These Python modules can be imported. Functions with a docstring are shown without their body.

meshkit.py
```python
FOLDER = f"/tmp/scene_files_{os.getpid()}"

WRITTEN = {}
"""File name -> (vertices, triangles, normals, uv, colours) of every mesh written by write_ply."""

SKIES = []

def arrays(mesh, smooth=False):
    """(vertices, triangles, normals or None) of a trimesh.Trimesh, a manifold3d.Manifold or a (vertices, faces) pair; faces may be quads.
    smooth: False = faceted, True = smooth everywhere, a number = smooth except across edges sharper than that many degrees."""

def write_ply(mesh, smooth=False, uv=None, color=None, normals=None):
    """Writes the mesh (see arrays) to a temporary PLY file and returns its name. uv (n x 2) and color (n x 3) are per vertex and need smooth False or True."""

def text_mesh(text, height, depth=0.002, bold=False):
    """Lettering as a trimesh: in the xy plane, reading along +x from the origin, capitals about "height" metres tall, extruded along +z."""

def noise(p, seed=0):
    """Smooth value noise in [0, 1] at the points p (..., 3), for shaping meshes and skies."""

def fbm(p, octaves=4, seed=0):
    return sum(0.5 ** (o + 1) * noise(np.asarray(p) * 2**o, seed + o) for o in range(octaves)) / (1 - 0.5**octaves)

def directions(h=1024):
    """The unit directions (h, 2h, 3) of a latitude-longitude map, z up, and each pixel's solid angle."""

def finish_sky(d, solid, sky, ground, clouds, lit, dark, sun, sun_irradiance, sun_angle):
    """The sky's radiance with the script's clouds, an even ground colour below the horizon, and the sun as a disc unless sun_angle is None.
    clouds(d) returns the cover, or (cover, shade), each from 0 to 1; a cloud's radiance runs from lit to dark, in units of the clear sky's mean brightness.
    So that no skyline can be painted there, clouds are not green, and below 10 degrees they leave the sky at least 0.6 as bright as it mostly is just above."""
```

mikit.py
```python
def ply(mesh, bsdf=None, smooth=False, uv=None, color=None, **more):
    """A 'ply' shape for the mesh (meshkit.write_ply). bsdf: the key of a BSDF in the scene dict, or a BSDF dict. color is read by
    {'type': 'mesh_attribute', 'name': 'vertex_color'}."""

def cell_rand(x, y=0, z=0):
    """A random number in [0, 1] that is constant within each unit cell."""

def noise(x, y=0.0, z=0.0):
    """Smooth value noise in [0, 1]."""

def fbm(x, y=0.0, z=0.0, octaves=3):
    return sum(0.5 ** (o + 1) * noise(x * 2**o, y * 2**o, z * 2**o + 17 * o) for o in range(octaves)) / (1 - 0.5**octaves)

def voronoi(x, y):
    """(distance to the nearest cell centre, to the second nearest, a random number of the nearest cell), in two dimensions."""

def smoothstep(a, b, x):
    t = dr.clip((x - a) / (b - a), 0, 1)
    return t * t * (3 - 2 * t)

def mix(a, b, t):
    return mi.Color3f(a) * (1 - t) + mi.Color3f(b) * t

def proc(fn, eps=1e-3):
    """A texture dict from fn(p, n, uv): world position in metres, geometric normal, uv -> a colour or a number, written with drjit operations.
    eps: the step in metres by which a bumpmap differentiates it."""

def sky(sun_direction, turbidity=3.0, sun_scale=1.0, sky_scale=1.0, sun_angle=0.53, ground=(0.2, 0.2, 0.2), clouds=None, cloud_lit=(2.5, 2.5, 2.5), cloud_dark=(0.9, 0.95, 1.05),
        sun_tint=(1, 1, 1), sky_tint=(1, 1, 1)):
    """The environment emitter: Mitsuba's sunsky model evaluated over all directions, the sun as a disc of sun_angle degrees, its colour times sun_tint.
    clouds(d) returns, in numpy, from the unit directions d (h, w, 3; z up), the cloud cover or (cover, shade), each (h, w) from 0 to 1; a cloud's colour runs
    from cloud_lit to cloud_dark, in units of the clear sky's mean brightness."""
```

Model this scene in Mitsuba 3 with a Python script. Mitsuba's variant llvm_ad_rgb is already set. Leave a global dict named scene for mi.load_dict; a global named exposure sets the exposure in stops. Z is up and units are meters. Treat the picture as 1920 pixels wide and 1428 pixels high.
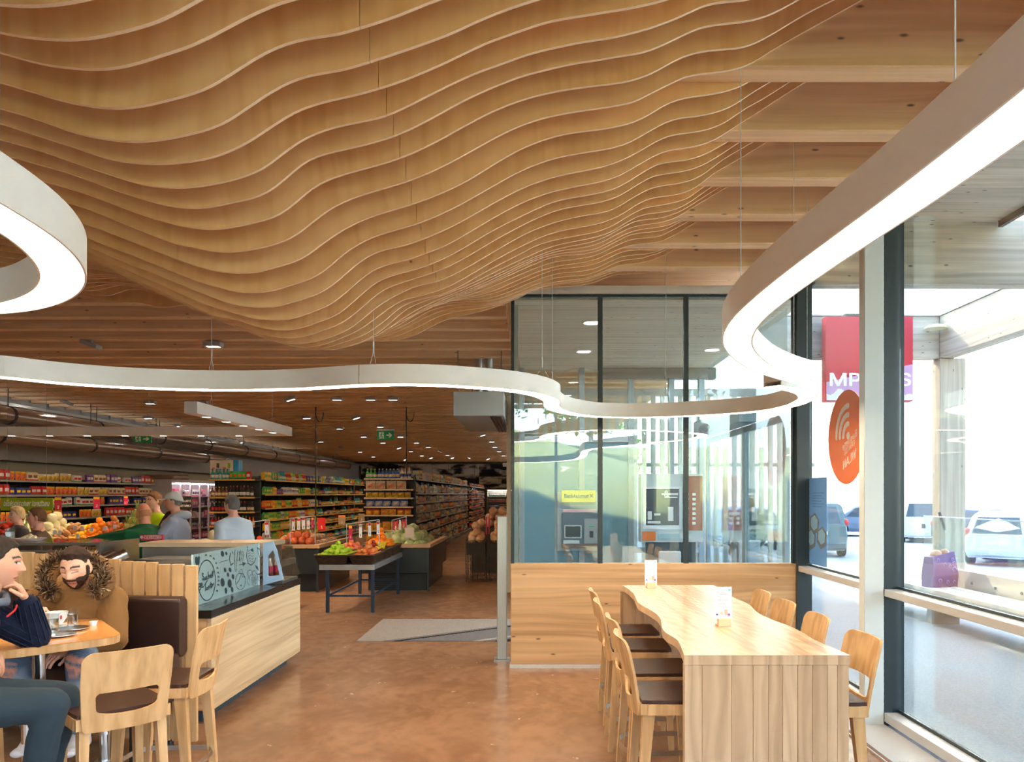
import math, random
import numpy as np
import trimesh
import drjit as dr
import mitsuba as mi
import manifold3d as m3
from shapely.geometry import Polygon, LineString, Point, box as sbox
from shapely.ops import unary_union
from scipy.spatial import cKDTree
from scipy.interpolate import RBFInterpolator, CubicSpline
import mikit, meshkit
from mikit import noise, fbm, voronoi, cell_rand, smoothstep, mix

T4 = mi.ScalarTransform4f
rnd = random.Random(7)
# ------------------------------------------------------------------ camera, sky, sun, exposure
F0, VX, VY, EYE = 1450.0, 1000.0, 926.0, 1.65      # focal length in pixels, vanishing point of the store axis, eye height
scene, labels = {}, {}
scene['camera'] = {'type': 'perspective', 'fov': math.degrees(2 * math.atan(960 / F0)), 'fov_axis': 'x', 'near_clip': 0.05, 'far_clip': 5000.0,
                   'principal_point_offset_x': (960 - VX) / 1920, 'principal_point_offset_y': (714 - VY) / 1428,
                   'to_world': T4().look_at(origin=[0, 0, EYE], target=[0, 10, EYE], up=[0, 0, 1])}
exposure = 0.82
SUN = np.array([-0.28, 0.72, 0.64])


def cloud_cover(d):
    z = np.maximum(d[..., 2], 0.03)
    q = np.stack([d[..., 0] / (z + 0.25) * 1.3, d[..., 1] / (z + 0.25) * 1.3, z * 2], -1)
    n = meshkit.fbm(q + 5.0, 5, 3)
    c = np.clip((n - 0.42) / 0.22, 0, 1) * 0.75
    low = np.clip(1 - d[..., 2] / 0.45, 0, 1)
    return np.clip(c + low * 0.8, 0, 1), 0.1 * np.ones_like(z)


scene['sky'] = mikit.sky(SUN, turbidity=4.0, sun_scale=1.3, sky_scale=1.0, ground=(0.25, 0.27, 0.24), clouds=cloud_cover,
                         cloud_lit=(1.38, 1.6, 1.9), cloud_dark=(1.0, 1.15, 1.35))
SKY_GAIN = 27.0
scene['sky']['scale'] = SKY_GAIN
LUMINAIRE = 21.0          # radiance of the opal undersides
DOWNLIGHT = 380.0         # radiance of the spot lenses


# ------------------------------------------------------------------ measuring and building helpers
def P(x, y, Y):
    """The world point seen at (x, y) of the 1920 x 1428 frame at distance Y."""
    return np.array([(x - VX) * Y / F0, Y, EYE - (y - VY) * Y / F0])


def G(x, y, z=0.0):
    """The world point seen at (x, y) that lies at height z."""
    return P(x, y, F0 * (EYE - z) / (y - VY))


class MB:
    """Collects triangles, each piece with its own colour, into one mesh."""

    def __init__(self, color=None):
        self.v, self.f, self.c, self.n, self.col = [], [], [], 0, color

    def raw(self, v, f, color=None):
        v, f = np.asarray(v, float), np.asarray(f, int)
        if len(f) and f.shape[1] == 4:
            f = np.vstack([f[:, [0, 1, 2]], f[:, [0, 2, 3]]])
        c = color if color is not None else (self.col if self.col is not None else (0.5, 0.5, 0.5))
        c = np.asarray(c, float)
        self.v.append(v); self.f.append(f + self.n); self.n += len(v)
        self.c.append(np.broadcast_to(c, (len(v), 3)) if c.ndim == 1 else c)
        return self

    def mesh(self, m, color=None, M=None):
        v, f, _ = meshkit.arrays(m)
        if M is not None:
            v = v @ np.asarray(M)[:3, :3].T + np.asarray(M)[:3, 3]
        return self.raw(v, f, color)

    def box(self, x0, x1, y0, y1, z0, z1, color=None, b=0.0, M=None):
        return self.mesh(rbox(x0, x1, y0, y1, z0, z1, b), color, M)

    def tube(self, pts, r, color=None, sides=8, cap=True):
        return self.mesh(tube(pts, r, sides, cap), color)

    def lathe(self, prof, color=None, n=16, M=None):
        """prof: list of (r, z[, colour])."""
        a = np.arange(n) * 2 * np.pi / n
        v = np.array([[p[0] * math.cos(t), p[0] * math.sin(t), p[1]] for p in prof for t in a])
        cols = None
        if len(prof[0]) > 2:
            cols = np.array([p[2] for p in prof for t in a], float)
        f = []
        for i in range(len(prof) - 1):
            for j in range(n):
                k = (j + 1) % n
                f.append([i * n + j, i * n + k, (i + 1) * n + k, (i + 1) * n + j])
        if M is not None:
            v = v @ np.asarray(M)[:3, :3].T + np.asarray(M)[:3, 3]
        return self.raw(v, f, cols if cols is not None else color)

    def prism(self, poly, h, M=None, color=None, z0=0.0):
        poly = poly if hasattr(poly, 'exterior') or hasattr(poly, 'geoms') else Polygon(poly)
        for g in getattr(poly, 'geoms', [poly]):
            if g.area < 1e-9:
                continue
            m = trimesh.creation.extrude_polygon(g, h, engine='earcut')
            m.apply_translation([0, 0, z0])
            self.mesh(m, color, M)
        return self

    def get(self):
        return np.vstack(self.v), np.vstack(self.f), np.vstack(self.c)


def rbox(x0, x1, y0, y1, z0, z1, b=0.0):
    """A box, its edges chamfered by b."""
    if b <= 0:
        v = np.array([[x, y, z] for x in (x0, x1) for y in (y0, y1) for z in (z0, z1)], float)
        return v, np.array([[0, 1, 3], [0, 3, 2], [4, 6, 7], [4, 7, 5], [0, 4, 5], [0, 5, 1], [2, 3, 7], [2, 7, 6], [0, 2, 6], [0, 6, 4], [1, 5, 7], [1, 7, 3]])
    b = min(b, 0.49 * min(abs(x1 - x0), abs(y1 - y0), abs(z1 - z0)))
    p = []
    for sx, sy, sz in np.ndindex(2, 2, 2):
        c = np.array([(x0, x1)[sx], (y0, y1)[sy], (z0, z1)[sz]], float)
        d = np.array([(1, -1)[sx], (1, -1)[sy], (1, -1)[sz]]) * b
        for k in range(3):
            q = c + d; q[k] = c[k]
            p.append(q)
    return m3.Manifold.hull_points(np.array(p))


def tube(pts, r, sides=8, cap=True):
    p = np.asarray(pts, float)
    rr = np.broadcast_to(np.asarray(r, float), (len(p),))
    t = np.gradient(p, axis=0)
    t /= np.linalg.norm(t, axis=1, keepdims=True) + 1e-12
    ref = np.array([0, 0, 1.0]) if abs(t[:, 2]).mean() < 0.8 else np.array([1.0, 0, 0])
    a = np.cross(t, ref); a /= np.linalg.norm(a, axis=1, keepdims=True) + 1e-12
    b = np.cross(t, a)
    ang = np.arange(sides) * 2 * np.pi / sides
    v = (p[:, None] + rr[:, None, None] * (np.cos(ang)[None, :, None] * a[:, None] + np.sin(ang)[None, :, None] * b[:, None])).reshape(-1, 3)
    f = []
    for i in range(len(p) - 1):
        for j in range(sides):
            k = (j + 1) % sides
            f += [[i * sides + j, (i + 1) * sides + j, (i + 1) * sides + k], [i * sides + j, (i + 1) * sides + k, i * sides + k]]
    if cap:
        n = len(v)
        v = np.vstack([v, p[0], p[-1]])
        for j in range(sides):
            k = (j + 1) % sides
            f += [[n, j, k], [n + 1, (len(p) - 1) * sides + k, (len(p) - 1) * sides + j]]
    return v, np.array(f)


def loft(rings, closed_ends=True):
    """Rings of equal size joined into a skin."""
    rings = [np.asarray(r, float) for r in rings]
    n, v, f = len(rings[0]), np.vstack(rings), []
    for i in range(len(rings) - 1):
        for j in range(n):
            k = (j + 1) % n
            f += [[i * n + j, i * n + k, (i + 1) * n + k], [i * n + j, (i + 1) * n + k, (i + 1) * n + j]]
    if closed_ends:
        for base, flip in ((0, True), ((len(rings) - 1) * n, False)):
            c = len(v); v = np.vstack([v, v[base:base + n].mean(0)])
            for j in range(n):
                k = (j + 1) % n
                f.append([c, base + k, base + j] if flip else [c, base + j, base + k])
    return v, np.array(f)


def M4(x=0, y=0, z=0, rz=0.0, rx=0.0, ry=0.0, s=1.0):
    c, sn = math.cos, math.sin
    Rz = np.array([[c(rz), -sn(rz), 0], [sn(rz), c(rz), 0], [0, 0, 1]])
    Rx = np.array([[1, 0, 0], [0, c(rx), -sn(rx)], [0, sn(rx), c(rx)]])
    Ry = np.array([[c(ry), 0, sn(ry)], [0, 1, 0], [-sn(ry), 0, c(ry)]])
    m = np.eye(4)
    m[:3, :3] = Rz @ Rx @ Ry * s
    m[:3, 3] = x, y, z
    return m


def basis(o, ex, ey, ez):
    m = np.eye(4)
    m[:3, 0], m[:3, 1], m[:3, 2], m[:3, 3] = ex, ey, ez, o
    return m


COUNT = {}


def numbered(name):
    k = COUNT.get(name, 0)
    while True:
        key = name if k == 0 else f'{name}_{k:03d}'
        k += 1
        if key not in scene and key not in labels:
            COUNT[name] = k
            return key


def painted(mesh, m, smooth, color, **more):
    """A shape whose triangles each carry a plain colour (the mean of their corners')."""
    v, f = np.asarray(mesh[0], float), np.asarray(mesh[1], int)
    if f.shape[1] == 4:
        f = np.vstack([f[:, [0, 1, 2]], f[:, [0, 2, 3]]])
    c = np.sqrt(np.clip(np.broadcast_to(np.asarray(color, float), (len(v), 3))[f].mean(1), 0, 1))
    q = np.round(c * 255)
    uv = np.repeat(np.c_[(q[:, 0] * 256 + np.minimum(q[:, 1], 255) + 0.5) / 65536, c[:, 2]], 3, 0)
    n = None
    if smooth is not False and smooth is not None:
        if smooth is True:
            n = meshkit.arrays((v, f), True)[2][f].reshape(-1, 3)
        else:
            tm = trimesh.Trimesh(v, f, process=False)
            tm.merge_vertices()
            if len(tm.faces) == len(f):
                fn = np.cross(v[f[:, 1]] - v[f[:, 0]], v[f[:, 2]] - v[f[:, 0]])
                un = fn / np.maximum(np.linalg.norm(fn, axis=1, keepdims=True), 1e-12)
                tf, lim = np.array(tm.faces), math.cos(math.radians(smooth))
                n = np.zeros((len(f), 3, 3))
                corner = [[] for _ in range(len(tm.vertices))]
                for i, t in enumerate(tf):
                    for k in t: corner[k].append(i)
                for k, lst in enumerate(corner):
                    for i in lst:
                        a = np.array([j for j in lst if un[i] @ un[j] > lim])
                        n[i, list(tf[i]).index(k)] = fn[a].sum(0) if len(a) else fn[i]
                n = n.reshape(-1, 3)
                n /= np.maximum(np.linalg.norm(n, axis=1, keepdims=True), 1e-12)
    path = meshkit.write_ply((v[f].reshape(-1, 3), np.arange(len(f) * 3).reshape(-1, 3)), False, uv, None, normals=n)
    return {'type': 'ply', 'filename': path, 'face_normals': n is None, 'bsdf': {'type': 'ref', 'id': m}, **more}


def emit_copy(name, group, M, parent):
    key = numbered((parent + '__' if parent else '') + name)
    scene[key] = {'type': 'instance', 'to_world': T4(np.asarray(M).tolist()), 'shape': {'type': 'ref', 'id': group}}
    return key


def put(name, mesh, m, parent=None, smooth=False, tw=None, color=None, label=None, **more):
    """One mesh as one entry of the scene; returns its key."""
    key = numbered((parent + '__' if parent else '') + name)
    if isinstance(mesh, MB):
        v, f, c = mesh.get()
    else:
        v, f, _ = meshkit.arrays(mesh)
        c = np.broadcast_to(np.asarray(color if color is not None else (0.5, 0.5, 0.5), float), (len(v), 3))
    d = painted((v, f), m, smooth, c, **more) if m.startswith('vc') else mikit.ply((v, f), m, smooth, **more)
    if tw is not None:
        d['to_world'] = T4(np.asarray(tw).tolist())
    scene[key] = d
    if label:
        labels[key] = {'label': label}
    return key


def thing(name, label, cat, group=None):
    key = numbered(name)
    labels[key] = {'label': label, 'category': cat}
    if group:
        labels[key]['group'] = group
    return key


def solo(name, mesh, m, label, cat, group=None, kind=None, **kw):
    key = put(name, mesh, m, **kw)
    labels[key] = {'label': label, 'category': cat}
    if group: labels[key]['group'] = group
    if kind: labels[key]['kind'] = kind
    return key


def struct(name, mesh, m, parent=None, label=None, **kw):
    key = put(name, mesh, m, parent, **kw)
    if parent is None:
        labels[key] = {'label': label or name.replace('_', ' '), 'category': name.split('_')[0], 'kind': 'structure'}
    return key


def struct_root(name, label):
    key = numbered(name)
    labels[key] = {'label': label, 'category': name.split('_')[0], 'kind': 'structure'}
    return key


def children(root):
    return [k for k in scene if k == root or k.startswith(root + '__')]


def move(root, M):
    for k in children(root):
        old = np.array(scene[k]['to_world'].matrix) if 'to_world' in scene[k] else np.eye(4)
        scene[k] = {**scene[k], 'to_world': T4((np.asarray(M) @ old).tolist())}


def dup(root, M, label=None, group=None, name=None):
    """A copy of an unmoved thing with all its parts, placed by M."""
    base = name or root
    key = numbered(base)
    src = labels.get(root, {})
    labels[key] = {**src, 'label': label or src['label']}
    if group: labels[key]['group'] = group
    for k in children(root):
        old = np.array(scene[k]['to_world'].matrix) if 'to_world' in scene[k] else np.eye(4)
        nk = key + k[len(root):]
        scene[nk] = {**scene[k], 'to_world': T4((np.asarray(M) @ old).tolist())}
        if k != root and k in labels:
            labels[nk] = dict(labels[k])
    return key


def purge(root):
    for k in children(root):
        scene.pop(k); labels.pop(k, None)
    labels.pop(root, None)


def text(s, height, depth=0.002, bold=False):
    return meshkit.text_mesh(s, height, depth, bold)


def srgb(r, g, b):
    c = np.array([r, g, b]) / 255.0
    return tuple(np.where(c <= 0.04045, c / 12.92, ((c + 0.055) / 1.055) ** 2.4))


# ------------------------------------------------------------------ materials
def mat(name, d, two=True):
    scene[name] = {'type': 'twosided', 'bsdf': d} if two else d
    return name


def rgb(*c):
    return {'type': 'rgb', 'value': list(c)}


def paint(p, n, uv):
    """Each triangle's own plain colour, kept in its texture coordinates."""
    a = uv.x * 256.0
    r = dr.floor(a)
    g = dr.floor((a - r) * 256.0)
    c = mi.Color3f(r / 255.0, g / 255.0, uv.y)
    return c * c


VCOL = mikit.proc(paint)
mat('vc_matte', {'type': 'diffuse', 'reflectance': VCOL})
mat('vc_satin', {'type': 'principled', 'base_color': VCOL, 'roughness': 0.42, 'specular': 0.45})
mat('vc_gloss', {'type': 'principled', 'base_color': VCOL, 'roughness': 0.16, 'specular': 0.55})
mat('vc_leather', {'type': 'principled', 'base_color': VCOL, 'roughness': 0.36, 'specular': 0.5})
mat('vc_fabric', {'type': 'principled', 'base_color': VCOL, 'roughness': 0.85, 'specular': 0.2, 'sheen': 0.4})
mat('vc_skin', {'type': 'principled', 'base_color': VCOL, 'roughness': 0.5, 'specular': 0.35})
mat('vc_leaf', {'type': 'principledthin', 'base_color': VCOL, 'roughness': 0.6, 'diff_trans': 0.7}, False)
mat('brushed_steel', {'type': 'principled', 'base_color': rgb(0.62, 0.62, 0.61), 'roughness': 0.27, 'metallic': 1.0})
mat('galvanised', {'type': 'principled', 'base_color': rgb(0.50, 0.53, 0.54), 'roughness': 0.42, 'metallic': 0.85})
mat('chrome', {'type': 'principled', 'base_color': rgb(0.75, 0.76, 0.77), 'roughness': 0.1, 'metallic': 1.0})
mat('aluminium', {'type': 'principled', 'base_color': rgb(0.60, 0.61, 0.62), 'roughness': 0.4, 'metallic': 0.35})
mat('white_lacquer', {'type': 'principled', 'base_color': rgb(0.72, 0.70, 0.66), 'roughness': 0.45})
mat('frame_dark', {'type': 'principled', 'base_color': rgb(0.012, 0.025, 0.035), 'roughness': 0.35})
mat('steel_blue', {'type': 'principled', 'base_color': rgb(0.012, 0.03, 0.055), 'roughness': 0.4})
mat('cooler_body', {'type': 'principled', 'base_color': rgb(0.016, 0.026, 0.032), 'roughness': 0.35})
mat('black_stone', {'type': 'principled', 'base_color': rgb(0.008, 0.008, 0.009), 'roughness': 0.12, 'specular': 0.6})
mat('black_plastic', {'type': 'principled', 'base_color': rgb(0.012, 0.012, 0.013), 'roughness': 0.45})
mat('pane_glass', {'type': 'thindielectric', 'int_ior': 1.5, 'specular_transmittance': rgb(0.90, 0.95, 0.95)}, False)
mat('double_glazing', {'type': 'thindielectric', 'int_ior': 1.72, 'specular_transmittance': rgb(0.86, 0.93, 0.94)}, False)
mat('clear_glass', {'type': 'dielectric', 'int_ior': 1.5}, False)
mat('water', {'type': 'dielectric', 'int_ior': 1.33}, False)
mat('milk_glass', {'type': 'principledthin', 'base_color': rgb(0.8, 0.85, 0.9), 'roughness': 0.6, 'diff_trans': 1.0}, False)
mat('opal', {'type': 'diffuse', 'reflectance': rgb(0.8, 0.8, 0.78)})
scene['frosted'] = {'type': 'blendbsdf', 'weight': 0.45, 'a': {'type': 'thindielectric', 'int_ior': 1.5, 'specular_transmittance': rgb(0.8, 0.92, 0.92)},
                    'b': {'type': 'twosided', 'bsdf': {'type': 'principled', 'base_color': rgb(0.42, 0.56, 0.57), 'roughness': 0.3}}}


def plain_wood(base, dark, along, knot=0.0, sc=1.0, knot_col=(0.10, 0.045, 0.02)):
    """Grain running along one world axis, with year lines, boards' tone left to the geometry, and sparse knots."""
    def fn(p, n, uv):
        c = [p.x, p.y, p.z]
        a = c[along] * sc
        u, w = [c[i] * sc for i in range(3) if i != along]
        warp = fbm(a * 1.1, u * 3.0, w * 3.0, 2)
        s = fbm(a * 0.9, (u + w * 0.93) * 38.0 + warp * 3.0, u * 7.0, 3)
        big = fbm(a * 0.7, u * 5.0, w * 5.0, 2)
        t = smoothstep(0.25, 0.8, s * 0.62 + big * 0.38)
        col = mix(base, dark, t)
        if knot > 0:
            d1, d2, r = voronoi(a * 3.4 + warp * 0.3, (u * 0.83 + w) * 9.5 + warp)
            k = smoothstep(0.10, 0.02, d1 + 0.05 * (s - 0.5)) * dr.select(r < knot, 1.0, 0.0)
            col = mix(col, knot_col, k * 0.8)
        return col
    return fn


mat('spruce', {'type': 'principled', 'base_color': mikit.proc(plain_wood((0.80, 0.555, 0.315), (0.62, 0.38, 0.185), 0, 0.20)), 'roughness': 0.55, 'specular': 0.25})
mat('spruce_grey', {'type': 'principled', 'base_color': mikit.proc(plain_wood((0.50, 0.45, 0.38), (0.30, 0.27, 0.23), 0, 0.35, 1.0, (0.08, 0.06, 0.05))), 'roughness': 0.7, 'specular': 0.2})
mat('spruce_pale', {'type': 'principled', 'base_color': mikit.proc(plain_wood((0.76, 0.69, 0.54), (0.58, 0.50, 0.37), 0, 0.3, 1.0, (0.22, 0.14, 0.08))), 'roughness': 0.6, 'specular': 0.25})
mat('post_wood', {'type': 'principled', 'base_color': mikit.proc(plain_wood((0.54, 0.47, 0.38), (0.36, 0.31, 0.25), 2, 0.2, 1.0, (0.12, 0.09, 0.07))), 'roughness': 0.7, 'specular': 0.2})
mat('beam_wood', {'type': 'principled', 'base_color': mikit.proc(plain_wood((0.54, 0.48, 0.40), (0.36, 0.32, 0.27), 1, 0.2, 1.0, (0.12, 0.09, 0.07))), 'roughness': 0.7, 'specular': 0.2})
mat('oak_panel', {'type': 'principled', 'base_color': mikit.proc(plain_wood((0.60, 0.385, 0.21), (0.36, 0.205, 0.095), 0, 0.22, 1.0)), 'roughness': 0.45, 'specular': 0.3})
mat('oak_front', {'type': 'principled', 'base_color': mikit.proc(plain_wood((0.66, 0.50, 0.31), (0.43, 0.29, 0.155), 1, 0.0, 0.9)), 'roughness': 0.45, 'specular': 0.3})


PLANKS = [0.705, 0.787, 0.924, 1.025, 1.096, 1.163, 1.232, 1.302, 1.371, 1.418, 1.472]


def oak_solid(p, n, uv):
    top = dr.abs(n.z) > 0.5
    a = dr.select(top, p.y, p.z)
    w = dr.select(top, p.z, p.y)
    u = p.x
    lam = mi.Float(0)
    for e in PLANKS[1:-1]:
        lam += dr.select(u > e, 1.0, 0.0)
    tone = cell_rand(lam, dr.select(top, 3.0, 7.0), 1.0)
    warp = fbm(a * 1.6 + lam * 3.7, u * 7.0, w * 4.0, 3)
    s = fbm(a * 1.1 + lam * 2.0, u * 42.0 + warp * 9.0, w * 6.0, 3)
    arch = 0.5 + 0.5 * dr.sin((u * 90.0 + warp * 16.0 + a * a * 3.0))
    col = mix((0.60, 0.425, 0.27), (0.36, 0.22, 0.12), smoothstep(0.2, 0.95, s * 0.55 + arch * 0.18 + tone * 0.30))
    d1, d2, r = voronoi(a * 2.3 + lam * 1.7, u * 6.0)
    k = smoothstep(0.12, 0.02, d1 + 0.16 * (fbm(p.x * 40, p.y * 40, p.z * 40, 2) - 0.5)) * dr.select(r < 0.14, 1.0, 0.0)
    return mix(col, (0.035, 0.02, 0.012), k * dr.select(top, 0.2, 0.9))


mat('oak_solid', {'type': 'principled', 'base_color': mikit.proc(oak_solid), 'roughness': 0.2, 'specular': 0.6})


def birch_ply(p, n, uv):
    warp = fbm(p.x * 2.2, p.y * 3.0, p.z * 1.5, 2)
    s = fbm(p.x * 26.0 + warp * 5.0, p.y * 11.0, p.z * 1.6, 3)
    cloud = fbm(p.x * 1.3 + 3.0, p.y * 7.0, p.z * 1.8, 2)
    face = mix((0.82, 0.51, 0.225), (0.68, 0.365, 0.125), smoothstep(0.3, 0.85, s * 0.5 + cloud * 0.5))
    d1, d2, r = voronoi(p.x * 1.5, p.z * 1.5 + p.y * 17.0)
    face = mix(face, (0.16, 0.08, 0.03), smoothstep(0.016, 0.006, d1) * dr.select(r < 0.12, 0.8, 0.0))
    plies = dr.select(dr.abs(dr.sin(p.y * 900.0)) > 0.6, 1.0, 0.0)
    edge = mix((0.88, 0.68, 0.46), (0.72, 0.50, 0.30), plies * 0.5)
    return mix(face, edge, dr.select(dr.abs(n.y) < 0.5, 1.0, 0.0))


mat('birch_ply', {'type': 'principled', 'base_color': mikit.proc(birch_ply), 'roughness': 0.5, 'specular': 0.3})


def chair_oak(p, n, uv):
    s = fbm(p.x * 30.0, p.y * 30.0, p.z * 2.0, 3)
    return mix((0.62, 0.385, 0.185), (0.44, 0.245, 0.10), smoothstep(0.3, 0.8, s))


mat('chair_oak', {'type': 'principled', 'base_color': mikit.proc(chair_oak), 'roughness': 0.4, 'specular': 0.35})


def resin(p, n, uv):
    a = fbm(p.x * 1.7, p.y * 1.7, 0.0, 4)
    b = fbm(p.x * 14.0 + a * 4.0, p.y * 9.0, 3.0, 3)
    col = mix((0.20, 0.102, 0.056), (0.285, 0.155, 0.088), smoothstep(0.25, 0.75, a * 0.55 + b * 0.45))
    w = fbm(p.x * 5.0 + 9.0, p.y * 3.4, 5.0, 3)
    d1, d2, r = voronoi(p.x * 3.1 + w * 1.5, p.y * 3.1)
    scuff = smoothstep(0.10, 0.02, d1) * smoothstep(0.5, 0.75, fbm(p.x * 40, p.y * 40, 1.0, 2)) * dr.select(r < 0.5, 0.6, 0.0)
    return mix(col, (0.60, 0.50, 0.42), scuff)


def resin_rough(p, n, uv):
    return 0.14 + 0.20 * fbm(p.x * 3.0, p.y * 3.0, 2.0, 3)


mat('resin_floor', {'type': 'principled', 'base_color': mikit.proc(resin), 'roughness': mikit.proc(resin_rough), 'specular': 0.5})


def concrete_fn(p, n, uv):
    a = fbm(p.x * 1.2, p.y * 1.2, p.z * 1.2, 4)
    b = fbm(p.x * 9, p.y * 9, p.z * 9, 3)
    return mix((0.20, 0.19, 0.175), (0.32, 0.30, 0.275), a * 0.6 + b * 0.4)


mat('concrete', {'type': 'diffuse', 'reflectance': mikit.proc(concrete_fn)})


def asphalt_fn(p, n, uv):
    a = fbm(p.x * 90, p.y * 90, 0.0, 2)
    b = fbm(p.x * 0.6, p.y * 0.6, 4.0, 3)
    return mix((0.29, 0.32, 0.36), (0.43, 0.46, 0.50), a * 0.7 + b * 0.3)


mat('asphalt', {'type': 'diffuse', 'reflectance': mikit.proc(asphalt_fn)})


def grass_shadow_fn(p, n, uv):
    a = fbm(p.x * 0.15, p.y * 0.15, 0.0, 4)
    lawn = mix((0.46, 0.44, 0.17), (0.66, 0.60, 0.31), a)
    path = mix((0.030, 0.040, 0.046), (0.055, 0.066, 0.07), fbm(p.x * 6, p.y * 6, 0.0, 3))  # no path here: the building's shadow, painted into the ground colour
    return mix(path, lawn, smoothstep(-0.15, 0.15, -p.y - 6.0 + 0.20 * p.x + 0.5 * (a - 0.5)))  # slanted edge follows the outline of the painted shadow


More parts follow.
